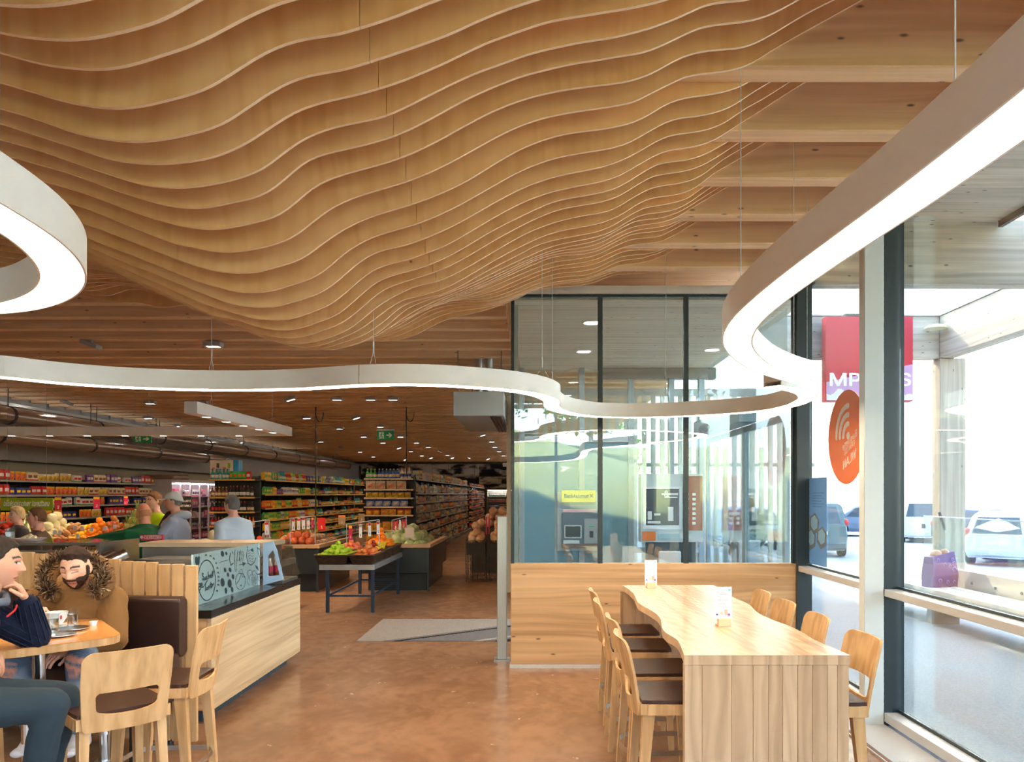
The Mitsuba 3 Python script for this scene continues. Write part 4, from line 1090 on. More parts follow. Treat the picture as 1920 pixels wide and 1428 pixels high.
# ---- long table with wavy edges
lt = thing('long_table', 'long solid oak bar table with wavy long edges and slab legs', 'table')
TZ = 0.90
def on_table(pts):
    return [tuple(G(x, y, TZ)[:2]) for x, y in pts]
LE = on_table([(1282.5, 1228), (1281, 1221), (1276, 1211.5), (1274, 1203), (1267, 1196), (1248, 1186.5), (1241.5, 1178.5), (1240, 1169), (1239.5, 1160.7), (1233, 1151.8), (1220.5, 1143.5), (1196, 1130.4), (1192, 1121), (1189.5, 1114), (1178.9, 1104), (1166.3, 1096.6)])
RE = on_table([(1337.5, 1096.2), (1346.5, 1100.8), (1375.5, 1119.8), (1400, 1129.8), (1408.8, 1135.5), (1415, 1143.6), (1424, 1150.6), (1456.7, 1165), (1480.7, 1172.8), (1504.6, 1184.6), (1519.7, 1194.7), (1529.8, 1201), (1551, 1209), (1594.5, 1228)])


def curve(pts, n=60):
    p = np.array(pts); s = np.r_[0, np.cumsum(np.linalg.norm(np.diff(p, axis=0), axis=1))]
    u = np.linspace(0, s[-1], n)
    q = np.c_[np.interp(u, s, p[:, 0]), np.interp(u, s, p[:, 1])]
    for _ in range(3):
        q[1:-1] = 0.25 * q[:-2] + 0.5 * q[1:-1] + 0.25 * q[2:]
    return q


lec, rec = curve(LE), curve(RE)
put('tabletop', MB().prism(Polygon(np.vstack([lec, rec])).buffer(-0.002).buffer(0.002), 0.045, z0=TZ - 0.045), 'oak_solid', lt)
for (ya, yb) in ((3.606, 3.651), (6.30, 6.345)):
    leg = put('slab_leg', MB(srgb(160, 130, 95)).box(0.715, 1.462, ya + 0.004, yb - 0.004, 0.0, TZ - 0.046), 'vc_matte', lt)
    xs = PLANKS
    if ya > 5: xs = list(np.linspace(0.735, 1.49, 9))
    for a, b in zip(xs, xs[1:]):
        d = rnd.uniform(0, 0.0012)
        put('plank', MB().box(a + 0.0006, b - 0.0006, ya - d, yb + d, 0.0, TZ - 0.0455, b=0.0012), 'oak_solid', leg)
# menu cards in oak blocks
for i, (bx, by, lab) in enumerate([(1358.5, 1174.5, 'white menu card in an oak block on the front half of the long table'), (1221.5, 1102.6, 'white menu card in an oak block at the far end of the long table')]):
    q = G(bx, by, TZ)
    t = thing('menu_card', lab, 'menu')
    M = M4(q[0], q[1] + 0.03, TZ, [0.10, 0.08][i])
    put('block', MB(srgb(214, 188, 150)).box(-0.037, 0.037, -0.03, -0.002, 0, 0.045, b=0.002).box(-0.037, 0.037, 0.002, 0.03, 0, 0.045, b=0.002).box(-0.037, 0.037, -0.004, 0.004, 0, 0.012), 'vc_satin', t, tw=M)
    put('card', MB(srgb(235, 236, 240)).box(-0.050, 0.050, -0.0012, 0.0012, 0.012, 0.222), 'vc_satin', t, tw=M)
    pr = MB(srgb(185, 188, 196))
    for j in range(9):
        pr.box(-0.035, 0.01 + 0.02 * math.sin(j * 2.1), -0.0018, -0.0012, 0.19 - 0.011 * j, 0.193 - 0.011 * j)
    pr.box(-0.018, 0.0, -0.002, -0.0012, 0.062, 0.082, srgb(232, 190, 170)).box(0.006, 0.026, -0.002, -0.0012, 0.06, 0.095, srgb(236, 178, 160)).box(-0.042, -0.03, -0.002, -0.0012, 0.06, 0.07, srgb(90, 90, 160))
    for cx, cz, cc in ((0.035, 0.205, srgb(120, 190, 220)), (0.033, 0.063, srgb(150, 80, 150))):
        pr.lathe([(0.0, 0.0006), (0.008, 0.0005), (0.008, 0.0)], cc, 14, M4(cx, -0.0012, cz, rx=math.pi / 2))
    put('print', pr, 'vc_satin', t, tw=M)

# ---- small table of the two men
sm = thing('small_table', 'round-cornered oak table with chrome legs where two men drink coffee', 'table')
U, V = np.array([-0.66, -0.75]), np.array([-0.62, 0.785])
C0 = np.array([-2.175, 4.105])
def tq(a, b):
    return C0 + U * a + V * b
top = Polygon([tq(0, 0), tq(0.62, 0), tq(0.62, 0.85), tq(0, 0.85)]).buffer(-0.13).buffer(0.13, quad_segs=8)
TS = 0.90
put('tabletop', MB(srgb(196, 138, 80)).prism(top, 0.004, z0=TS - 0.004), 'vc_gloss', sm)
put('edge_band', MB().prism(top.buffer(0.001), 0.036, z0=TS - 0.0405), 'chair_oak', sm)
for a, b in ((0.38, 0.14), (0.38, 0.70)):
    q = tq(a, b)
    put('leg', MB().lathe([(0.0, TS - 0.042), (0.03, TS - 0.042), (0.03, 0.012), (0.0, 0.012)], n=20, M=M4(q[0], q[1], 0)), 'chrome', sm, smooth=40)
    put('foot_plate', MB().lathe([(0.0, 0.016), (0.14, 0.014), (0.15, 0.004), (0.15, 0.0), (0.0, 0.0)], n=28, M=M4(q[0], q[1], 0)), 'brushed_steel', sm, smooth=40)

# ---- slat fence and banquette on a gentle curve
FP = np.array([(-2.235, 5.06), (-2.5, 5.09), (-2.8, 5.15), (-3.15, 5.27), (-3.5, 5.42), (-3.9, 5.58), (-4.3, 5.70), (-4.8, 5.80)])
s_ = np.r_[0, np.cumsum(np.linalg.norm(np.diff(FP, axis=0), axis=1))]
fpx, fpy = CubicSpline(s_, FP[:, 0]), CubicSpline(s_, FP[:, 1])
fe = thing('slat_fence', 'curved fence of upright oak slats behind the leather bench', 'fence')
s = 0.0
i = 0
while s < s_[-1]:
    x, y = float(fpx(s)), float(fpy(s)); dx, dy = float(fpx(s, 1)), float(fpy(s, 1))
    a = math.atan2(dy, dx)
    w = 0.038 if s < 1.0 else 0.046
    put('slat', MB().box(-w, w, -0.014, 0.014, 0.035, 1.185 + 0.055 * min(s / 1.0, 1) + 0.004 * math.sin(i * 2.3), b=0.003), 'chair_oak', fe, tw=M4(x, y, 0, a + [0.12, 0.04, 0.10, 0.02][i % 4]))
    s += 2 * w + (0.016 if s < 1.0 else 0.030); i += 1
for z in (0.25, 0.95):
    pp = np.array([[float(fpx(u)), float(fpy(u))] for u in np.linspace(0.05, s_[-1], 40)])
    put('rail', band(pp, -0.052, -0.014, z, z + 0.06), 'chair_oak', fe)
for u in np.linspace(0.15, 3.0, 5):
    put('foot', MB(srgb(30, 30, 32)).lathe([(0.0, 0.036), (0.02, 0.036), (0.025, 0.0)], n=10, M=M4(float(fpx(u)), float(fpy(u)), 0)), 'vc_satin', fe)
pp = np.array([[float(fpx(u)), float(fpy(u))] for u in np.linspace(0.03, s_[-1], 50)])
bq = thing('banquette', 'curved bench upholstered in dark brown leather in front of the slat fence', 'bench')


def soft_band(q, lo, hi, z0, z1, r):
    t = np.gradient(q, axis=0); t /= np.linalg.norm(t, axis=1, keepdims=True)
    nrm = np.c_[-t[:, 1], t[:, 0]]
    rings = []
    for i in range(len(q)):
        sec = []
        for cx, cz, a0 in ((hi - r, z1 - r, 0), (lo + r, z1 - r, 90), (lo + r, z0 + r, 180), (hi - r, z0 + r, 270)):
            for a in (0, 30, 60, 90):
                an = math.radians(a0 + a)
                o, zz = cx + r * math.cos(an), cz + r * math.sin(an)
                sec.append([*(q[i] + nrm[i] * o), zz])
        rings.append(np.array(sec))
    e0 = rings[0].mean(0); e1 = rings[-1].mean(0)
    rings = [e0 + (rings[0] - e0) * 0.93 - [*(t[0] * 0.012), 0]] + rings + [e1 + (rings[-1] - e1) * 0.93 + [*(t[-1] * 0.012), 0]]
    return loft(rings)


LB = srgb(52, 32, 28)
put('back_cushion', soft_band(pp, 0.018, 0.12, 0.60, 0.99, 0.035), 'vc_leather', bq, smooth=40, color=LB)
put('seat_cushion', soft_band(pp, 0.10, 0.56, 0.52, 0.635, 0.035), 'vc_leather', bq, smooth=40, color=srgb(60, 40, 34))
put('base', MB(srgb(40, 30, 27)).raw(*band(pp, 0.06, 0.46, 0.34, 0.525)), 'vc_leather', bq)
for u in np.linspace(0.2, 3.0, 6):
    x, y = float(fpx(u)), float(fpy(u)); dx, dy = float(fpx(u, 1)), float(fpy(u, 1)); l = math.hypot(dx, dy)
    q = np.array([x, y]) + np.array([-dy, dx]) / l * 0.30
    put('leg', MB(srgb(38, 36, 36)).tube([[*q, 0.0], [*q, 0.36]], 0.025, sides=10), 'vc_satin', bq)
fr = thing('foot_rail', 'low chrome foot rail in front of the leather bench', 'foot rail')
railp = np.array([[-2.66, 4.80], [-2.95, 5.0], [-3.3, 5.2], [-3.7, 5.38]])
put('tube', MB().tube([[*q, 0.17] for q in railp], 0.02, sides=12), 'chrome', fr, smooth=40)
for q in (railp[0], railp[2]):
    put('post', MB().lathe([(0.034, 0.17), (0.034, 0.004), (0.06, 0.003), (0.06, 0.0)], n=18, M=M4(q[0], q[1], 0)).lathe([(0.0, 0.195), (0.036, 0.193), (0.038, 0.165), (0.034, 0.165)], n=18, M=M4(q[0], q[1], 0)), 'chrome', fr, smooth=40)

# ---- cup, glasses and trays on the small table
def tray_set(c, lab, cup=True, gl=True, dx=(0.05, 0.04)):
    t = thing('coffee_tray', f'oval steel tray {lab}', 'tray')
    a = np.linspace(0, 2 * np.pi, 33)[:-1]
    rings = [np.c_[c[0] + 0.14 * k * np.cos(a), c[1] + 0.10 * k * np.sin(a), np.full(32, TS + z)] for k, z in ((0.02, 0.004), (0.85, 0.004), (1.0, 0.012), (1.0, 0.009), (0.86, 0.001), (0.02, 0.001))]
    put('plate', loft(rings), 'brushed_steel', t, smooth=30)
    return t


tr1 = tray_set(G(116, 1180, TS), 'under the white cup and one water glass'); tr2 = tray_set(G(90, 1192, TS), 'under the water glass nearest the viewer')


def glass(c, lab, h=0.105, r=0.03, z=TS + 0.005):
    t = thing('water_glass', lab, 'glass')
    put('tumbler', MB().lathe([(0.0, 0.0), (r * 0.92, 0.0), (r, h)], n=24, M=M4(c[0], c[1], z)), 'pane_glass', t, smooth=40)
    put('water', MB().lathe([(0.0, 0.0125), (r * 0.9 - 0.0026, 0.0125), (r - 0.004, h * 0.72), (0.0, h * 0.72)], n=24, M=M4(c[0], c[1], z)), 'water', t, smooth=40)
    return t


glass(G(136, 1176, TS + 0.005), 'water glass on the tray right of the white cup')
glass(G(99, 1187, TS + 0.005), 'water glass in front of the white cup, nearest the viewer')
cq = G(107, 1175, TS + 0.005)
cu = thing('coffee_cup', 'big white cup with a small red mark beside a water glass', 'cup')
CW = srgb(236, 236, 234)
put('bowl', MB(CW).lathe([(0.0, 0.012), (0.026, 0.012), (0.028, 0.016), (0.046, 0.045), (0.056, 0.082), (0.0535, 0.082), (0.043, 0.046), (0.024, 0.02), (0.0, 0.02)], n=28, M=M4(cq[0], cq[1], TS + 0.008)), 'vc_gloss', cu, smooth=40 if False else True)
a = np.linspace(-1.3, 1.3, 12)
put('handle', MB(CW).tube(np.c_[cq[0] - 0.045 - 0.02 * np.cos(a), np.full(12, cq[1]), TS + 0.055 + 0.022 * np.sin(a)], 0.005, sides=8), 'vc_gloss', cu)
put('red_mark', MB(srgb(190, 30, 45)).mesh(trimesh.creation.icosphere(1, 1.0), M=M4(cq[0] + 0.040, cq[1] - 0.030, TS + 0.066) @ np.diag([0.006, 0.004, 0.014, 1])), 'vc_gloss', cu, smooth=True)
sq = thing('saucer', 'white saucer under the big cup', 'saucer')
put('plate', MB(CW).lathe([(0.0, 0.006), (0.045, 0.007), (0.072, 0.014), (0.073, 0.011), (0.045, 0.001), (0.0, 0.0)], n=30, M=M4(cq[0], cq[1], TS + 0.004)), 'vc_gloss', sq, smooth=True)
creq = G(175, 1172, TS)
solo('creamer', MB(srgb(235, 236, 240)).lathe([(0.0, 0.0), (0.016, 0.0), (0.02, 0.022), (0.024, 0.022), (0.024, 0.024), (0.0, 0.024)], n=18, M=M4(creq[0], creq[1], TS)), 'vc_satin', 'small white coffee creamer portion alone on the right of the small table', 'creamer')

# ---- service counter with drawn-on glass screen
ct = thing('service_counter', 'cafe service counter with oak front and black stone top', 'counter')
put('front_panel', MB().box(-2.335, -2.30, 5.53, 7.63, 0.10, 0.762, b=0.003), 'oak_front', ct)
put('end_panel', MB().box(-2.90, -2.337, 5.53, 5.565, 0.10, 0.762, b=0.003), 'oak_panel', ct)
put('carcass', MB(srgb(70, 62, 55)).box(-2.90, -2.337, 5.57, 7.62, 0.08, 0.755), 'vc_satin', ct)
put('worktop', MB().box(-2.92, -2.295, 5.515, 7.64, 0.762, 0.82, b=0.004), 'black_stone', ct)
put('plinth', MB(srgb(52, 66, 78)).box(-2.85, -2.405, 5.62, 7.54, 0.0, 0.10), 'vc_satin', ct)
gs = thing('glass_screen', 'pale frosted glass screen with dark cafe drawings on the counter', 'screen')
XG = -2.505
put('pane', MB().box(XG - 0.005, XG + 0.005, 5.68, 7.04, 0.822, 1.205), 'frosted', gs)
put('edge_strip', MB(srgb(190, 212, 214)).box(XG - 0.006, XG + 0.006, 7.035, 7.06, 0.822, 1.205).box(XG - 0.006, XG + 0.006, 5.675, 5.682, 0.822, 1.205), 'vc_satin', gs)
GD = srgb(28, 44, 52)
FG = basis([XG + 0.0056, 0, 0], [0, 1, 0], [0, 0, 1], [1, 0, 0])     # drawing plane: u = y, v = z


def gl(x, y):
    """Point of the drawing plane seen at a frame pixel."""
    Y = F0 * XG / (x - VX)
    return Y, EYE - (y - VY) * Y / F0


dr_ = MB(GD)


def stroke(pts, w=0.006, closed=False):
    p = [gl(x, y) for x, y in pts]
    if closed: p.append(p[0])
    dr_.prism(LineString(p).buffer(w / 2, quad_segs=2), 0.0015, FG)


def crop(pts):   # pixels of a 1904 px wide enlargement of x 340..580, y 1000..1180
    return [(340 + x * 0.12605, 1000 + y * 0.12605) for x, y in pts]


def blob(pts):
    dr_.prism(Polygon([gl(*q) for q in crop(pts)]).buffer(0.001), 0.0015, FG)


a = np.linspace(0, 2 * np.pi, 41)[:-1]
stroke(crop([(365 + 130 * math.cos(t), 695 + 300 * math.sin(t)) for t in a]), 0.008, True)
blob([(225, 520), (195, 430), (197, 350), (215, 340), (228, 365), (245, 338), (262, 350), (258, 430)])
for ex, ey, rx, ry in ((600, 300, 22, 42), (658, 295, 12, 24), (638, 540, 16, 32), (715, 538, 16, 32), (683, 612, 14, 30), (757, 640, 17, 36), (602, 725, 28, 62), (708, 740, 28, 60), (653, 850, 17, 42), (745, 830, 17, 42)):
    blob([(ex + rx * math.cos(t) + 5 * math.sin(t), ey + ry * math.sin(t)) for t in a[::3]])
stroke(crop([(555, 430), (640, 405), (690, 388)]), 0.004); stroke(crop([(855, 465), (900, 452)]), 0.006)
blob([(900, 425), (950, 440), (905, 485)])
stroke(crop([(720, 290), (705, 380), (725, 470), (760, 440)]), 0.010); stroke(crop([(745, 265), (760, 300)]), 0.006)
for x in (790, 830, 870):
    stroke(crop([(x, 250), (x - 15, 390), (x - 5, 410)]), 0.008)
for x in (850, 880, 905):
    stroke(crop([(x, 270), (x + 12, 330), (x - 5, 400)]), 0.005)
stroke(crop([(785, 420), (790, 560), (810, 560), (812, 410)]), 0.003)
stroke(crop([(975, 200), (960, 330), (975, 440), (1030, 470), (1080, 420), (1100, 360)]), 0.008)
for k in range(5):
    stroke(crop([(985, 260 + 40 * k), (1010, 240 + 40 * k), (1040, 262 + 40 * k), (1065, 245 + 40 * k)]), 0.003)
blob([(1020, 240), (1055, 215), (1060, 275)])
stroke(crop([(1120, 210), (1155, 235), (1170, 300), (1150, 345), (1135, 280), (1120, 210)]), 0.006)
blob([(1090, 470), (1120, 490), (1145, 550), (1100, 510)]); blob([(1115, 605), (1195, 580), (1190, 595), (1120, 615)])
stroke(crop([(1120, 612), (1135, 690), (1165, 710), (1190, 680), (1195, 595)]), 0.003)
stroke(crop([(1180, 470), (1210, 400)]), 0.008); stroke(crop([(1185, 360), (1208, 335)]), 0.006)
stroke(crop([(868 + 74 * math.cos(t), 710 + 122 * math.sin(t)) for t in a]), 0.005, True)
stroke(crop([(840, 600), (860, 540), (890, 530), (900, 580), (940, 650), (900, 640), (870, 590)]), 0.004); stroke(crop([(880, 600), (850, 690), (800, 760)]), 0.004)
blob([(865, 770), (885, 758), (880, 785)])
stroke(crop([(1005, 770), (975, 730), (985, 640), (968, 580), (990, 540), (1030, 545), (1035, 590), (1005, 640), (1000, 700)]), 0.004)
for k in (1.0, 0.62, 0.3):
    stroke(crop([(1070 + 36 * k * math.cos(t), 690 + 80 * k * math.sin(t)) for t in a]), 0.003, True)
stroke(crop([(1045, 620), (1050, 560), (1085, 548), (1105, 600)]), 0.004)


def script_word(pts_list, w):
    for p in pts_list:
        stroke(crop(p), w)


script_word([[(262, 745), (240, 750), (240, 790), (262, 790), (272, 740), (275, 815), (262, 838), (242, 830)], [(280, 775), (305, 760), (290, 735), (276, 770), (290, 800), (318, 790)],
             [(318, 600), (300, 590), (300, 620), (325, 650), (312, 690), (298, 670)], [(335, 660), (330, 690), (350, 680), (352, 640)], [(372, 650), (358, 640), (360, 680), (380, 672)],
             [(388, 570), (390, 670), (396, 625), (410, 620), (412, 660)], [(420, 640), (440, 620), (428, 602), (420, 645), (444, 650)], [(450, 560), (455, 640), (462, 580), (470, 560)],
             [(330, 770), (375, 700)], [(352, 735), (345, 850)], [(368, 800), (360, 830), (378, 835), (384, 800), (368, 800)], [(395, 780), (400, 830), (402, 795), (415, 780)], [(425, 720), (425, 815)], [(412, 760), (440, 740)], [(440, 790), (455, 760), (440, 745), (436, 800), (472, 740)]], 0.009)
arc = [(355, 320), (420, 330), (470, 370), (505, 440), (525, 510), (535, 580), (540, 640), (540, 700), (535, 760), (520, 850)]
for (x, y) in arc:
    stroke(crop([(x - 12, y + 14), (x - 6, y - 14), (x + 2, y + 10), (x + 8, y - 12), (x + 14, y + 14)]), 0.003)
put('drawing', dr_, 'vc_satin', gs)
# chilled display beside the screen
ds = thing('chilled_display', 'small chilled display case with a pale side cheek at the end of the counter', 'display case')
YD = 7.10
chk = Polygon([P(493, 1017, YD)[[0, 2]], P(511, 1014, YD)[[0, 2]], P(518, 1030, YD)[[0, 2]], P(531, 1086, YD)[[0, 2]], P(493, 1097, YD)[[0, 2]]])
win = Polygon([P(502, 1042, YD)[[0, 2]], P(512, 1030, YD)[[0, 2]], P(518, 1050, YD)[[0, 2]], P(524, 1078, YD)[[0, 2]], P(502, 1080, YD)[[0, 2]]]).buffer(-0.01).buffer(0.01)
FD = basis([0, YD + 0.02, 0], [1, 0, 0], [0, 0, 1], [0, -1, 0])
put('side_cheek', MB(srgb(150, 180, 208)).prism(chk.difference(win), 0.02, FD), 'vc_satin', ds)
put('curved_glass', loft([np.array([[chk.exterior.coords[i][0] + e, y, chk.exterior.coords[i][1]] for i in (1, 2, 3) for e in (0.0, 0.006)])[[0, 2, 4, 5, 3, 1]] for y in (YD + 0.02, 7.58)]), 'pane_glass', ds)
put('base', MB(srgb(60, 58, 56)).box(-2.48, -2.31, YD + 0.02, 7.58, 0.822, 0.85), 'vc_satin', ds)
for i in range(3):
    K = (srgb(90, 40, 22), srgb(150, 30, 60), srgb(205, 200, 190))
    solo('drink_bottle', MB().lathe([(0.0, 0, K[0]), (0.028, 0, K[0]), (0.03, 0.07, K[0]), (0.03, 0.08, K[1]), (0.03, 0.13, K[1]), (0.028, 0.135, K[0]), (0.012, 0.18, K[2]), (0.012, 0.205, K[2]), (0.0, 0.207, K[2])], n=14, M=M4(-2.445 + 0.033 * (i % 2), YD + 0.08 + 0.07 * i, 0.851)), 'vc_gloss', f"brown drink bottle with a pink label in the chilled display, {ORD[i]} from the viewer", 'bottle', 'bottles in the chilled display', smooth=True)
# back wall of the service area: stainless pass with an oak-edged top
bp = thing('steel_pass', 'brushed steel back counter with a pale top edge behind the service counter', 'counter')
put('body', MB().box(-4.08, -2.78, 8.06, 8.55, 0.0, 1.10, b=0.004), 'brushed_steel', bp)
put('top_edge', MB(srgb(214, 186, 150)).box(-4.10, -2.76, 8.03, 8.60, 1.10, 1.145, b=0.004), 'vc_satin', bp)
put('inner_box', MB().box(-3.85, -2.75, 7.45, 7.9, 0.82, 1.02, b=0.004), 'brushed_steel', bp)
pt = thing('paper_stack', 'stack of pale papers and trays on the back counter', 'papers')
for i in range(4):
    put('sheet', MB(srgb(205, 205, 200)).box(-3.98 + 0.12 * i, -3.72 + 0.12 * i, 6.9, 7.2, 0.96 + 0.012 * (i % 2), 0.97 + 0.012 * (i % 2), M=M4(0, 0, 0.0)), 'vc_satin', pt)
inn = thing('prep_counter', 'dark low preparation counter hidden behind the slat fence', 'counter')
put('body', MB(srgb(58, 54, 50)).box(-4.6, -3.0, 6.75, 7.40, 0.0, 0.955), 'vc_satin', inn)
# deli glass counter at the left with a plate and a glass on top
dg = thing('deli_counter', 'glass deli counter with a steel frame behind the slat fence at the left', 'counter')
put('base', MB(srgb(140, 34, 28)).box(-7.0, -4.35, 7.75, 8.5, 0.0, 0.80), 'vc_satin', dg)
put('frame', MB().box(-7.0, -4.33, 7.72, 7.75, 1.14, 1.165).box(-7.0, -4.33, 7.70, 7.74, 1.07, 1.09).box(-4.36, -4.33, 7.72, 8.5, 0.80, 1.165), 'brushed_steel', dg)
put('front_glass', MB().box(-7.0, -4.36, 7.735, 7.741, 0.80, 1.14), 'pane_glass', dg)
put('top_glass', MB().box(-7.0, -4.36, 7.75, 8.5, 1.155, 1.163), 'pane_glass', dg)
pq = P(50, 1010, 8.0)
pl_ = thing('serving_plate', 'white plate heaped with pale food on top of the deli counter', 'plate')
put('dish', MB(srgb(225, 220, 212)).lathe([(0.0, 0.008), (0.10, 0.01), (0.155, 0.03), (0.155, 0.026), (0.10, 0.0), (0.0, 0.0)], n=28, M=M4(pq[0], 8.05, 1.164)), 'vc_satin', pl_, smooth=True)
fd = MB(srgb(226, 205, 160))
rs = np.random.RandomState(3)
for i in range(40):
    a_, r_ = rs.uniform(0, 6.28), rs.uniform(0, 0.08)
    fd.mesh(trimesh.creation.icosphere(1, 0.02), M=M4(pq[0] + r_ * math.cos(a_), 8.05 + r_ * math.sin(a_), 1.185 + 0.05 * (1 - r_ / 0.09) * rs.rand()), color=np.array(srgb(226, 205, 160)) * rs.uniform(0.85, 1.1))
solo('heaped_food', fd, 'vc_satin', 'heap of pale diced food on the white plate', 'food', kind='stuff', smooth=True)
gq = P(13, 1008, 8.0)
glass((gq[0], 8.05), 'tall glass standing on the deli counter left of the plate', 0.13, 0.045, 1.164)
for i, (x, y) in enumerate(((193, 1036), (213, 1037))):
    q = P(x, y, 7.1)
    solo('steel_canister', MB().lathe([(0.0, -0.14), (0.05, -0.14), (0.055, 0.0), (0.05, 0.12), (0.0, 0.12)], n=20, M=M4(q[0], q[1], 1.05, 0.6, 0, 1.1)), 'brushed_steel', f"{['left', 'right'][i]} of two tilted steel canisters behind the slat fence", 'canister', 'steel canisters', smooth=40)
put('canister_stand', MB(srgb(50, 50, 50)).box(-4.15, -3.75, 7.0, 7.2, 0.957, 0.99), 'vc_satin', 'prep_counter')

# ---- steel post and entrance mat
gp = thing('gate_post', 'upright galvanised steel post beside the oak partition', 'post')
put('post', MB().box(-0.36, -0.262, 7.66, 7.76, 0.012, 1.43, b=0.006), 'galvanised', gp)
put('foot_plate', MB().box(-0.39, -0.232, 7.63, 7.79, 0.0, 0.012), 'galvanised', gp)
for sx, sy in ((-0.378, 7.645), (-0.245, 7.645)):
    put('bolt', MB().lathe([(0.0, 0.026), (0.010, 0.024), (0.010, 0.012)], n=6, M=M4(sx, sy, 0)), 'galvanised', gp)


def mat_fn(p, n, uv):
    g = 0.75 + 0.5 * fbm(p.x * 160, p.y * 160, 0.0, 2)
    u, v = p.x + 1.98, p.y - 8.67
    d = u - v * 1.30
    col = mi.Color3f(0.40, 0.36, 0.33)
    col = dr.select(d > 0.30, mi.Color3f(0.22, 0.20, 0.20), col)
    col = dr.select((d > 0.42) & (d < 0.52), mi.Color3f(0.045, 0.043, 0.048), col)
    col = dr.select((d > 0.52), mi.Color3f(0.20, 0.19, 0.20), col)
    col = dr.select((d > 0.42) & (d < 0.50), mi.Color3f(0.045, 0.043, 0.048), col)
    col = dr.select((d > 1.30) & (d < 1.42), mi.Color3f(0.42, 0.38, 0.33), col)
    col = dr.select(d > 1.55, mi.Color3f(0.035, 0.036, 0.042), col)
    return col * g * 0.9


mat('mat_weave', {'type': 'diffuse', 'reflectance': mikit.proc(mat_fn)})
solo('entrance_mat', MB().box(-1.98, 1.6, 8.67, 10.18, 0.0, 0.008), 'mat_weave', 'grey entrance mat with slanting dark and pale stripes on the floor', 'mat')
# ================================================================== sales floor: racks and goods
def shade(c, k):
    return tuple(np.clip(np.asarray(c) * k, 0, 1))


def m_carton(w, d, h, main, label, acc):
    b = MB(main).box(-w / 2, w / 2, 0, d, 0, h * 0.18, acc).box(-w / 2, w / 2, 0, d, h * 0.18, h * 0.9, main).box(-w / 2 + 0.004, w / 2 - 0.004, 0.01, d - 0.01, h * 0.9, h, shade(main, 0.85))
    b.box(-w * 0.36, w * 0.36, -0.0015, 0, h * 0.34, h * 0.66, label)
    return b


def m_gable(w, d, h, main, label, acc):
    b = MB(main).box(-w / 2, w / 2, 0, d, 0, h * 0.2, acc).box(-w / 2, w / 2, 0, d, h * 0.2, h * 0.82, main)
    b.raw([[-w / 2, 0, h * 0.82], [w / 2, 0, h * 0.82], [w / 2, d, h * 0.82], [-w / 2, d, h * 0.82], [-w / 2, d / 2, h], [w / 2, d / 2, h]], [[0, 1, 5], [0, 5, 4], [3, 4, 5], [3, 5, 2], [0, 4, 3], [1, 2, 5]], shade(main, 0.9))
    b.box(-w * 0.34, w * 0.34, -0.0015, 0, h * 0.36, h * 0.64, label)
    return b


def m_bottle(r, h, main, label, acc):
    return MB().lathe([(0.0, 0, main), (r, 0.004, main), (r, h * 0.18, main), (r * 1.01, h * 0.18, label), (r * 1.01, h * 0.45, label), (r, h * 0.45, main), (r, h * 0.55, main), (r * 0.4, h * 0.74, main), (r * 0.36, h * 0.90, main), (r * 0.42, h * 0.90, acc), (r * 0.42, h, acc), (0.0, h, acc)], n=10, M=M4(0, r, 0))


def m_pouch(w, d, h, main, label, acc):
    rings = []
    for z, kw, kd in ((0, 1.0, 0.12), (h * 0.08, 0.97, 0.7), (h * 0.4, 1.0, 1.0), (h * 0.75, 0.98, 0.75), (h * 0.93, 0.97, 0.15), (h, 1.0, 0.08)):
        rings.append(np.array([[sx * w / 2 * kw * q, d / 2 + sy * d / 2 * kd, z] for sx, sy, q in ((-1, 0, 1), (-1, -1, 0.55), (1, -1, 0.55), (1, 0, 1), (1, 1, 0.55), (-1, 1, 0.55))]))
    v, f = loft(rings)
    c = np.array([acc if z > h * 0.9 or z < h * 0.05 else main for z in v[:, 2]])
    c[(v[:, 2] > h * 0.3) & (v[:, 2] < h * 0.5) & (v[:, 1] < d * 0.3)] = label
    return MB().raw(v, f, c)


def m_jar(r, h, main, label, acc):
    return MB().lathe([(0.0, 0, main), (r, 0.003, main), (r, h * 0.2, main), (r * 1.01, h * 0.2, label), (r * 1.01, h * 0.62, label), (r, h * 0.62, main), (r * 0.96, h * 0.8, main), (r * 0.98, h * 0.82, acc), (r * 0.98, h, acc), (0.0, h, acc)], n=10, M=M4(0, r, 0))


WHITE, CREAM, RED, ORG, YEL, GRN, DGR, BLU, DBL, PUR, PNK, BRN, BLK, TEA, LIM, GRY = (srgb(*c) for c in ((228, 226, 220), (226, 206, 168), (190, 34, 36), (226, 120, 30), (232, 190, 40), (60, 140, 60), (26, 76, 40), (50, 96, 180), (30, 40, 100), (88, 46, 120), (214, 110, 140), (110, 66, 36), (26, 22, 22), (40, 140, 140), (160, 190, 60), (150, 148, 140)))
CN = {WHITE: 'white', CREAM: 'cream', RED: 'red', ORG: 'orange', YEL: 'yellow', GRN: 'green', DGR: 'dark green', BLU: 'blue', DBL: 'dark blue', PUR: 'purple', PNK: 'pink', BRN: 'brown', BLK: 'black', TEA: 'teal', LIM: 'lime green', GRY: 'grey'}
VAR, VARKEY = {}, {}


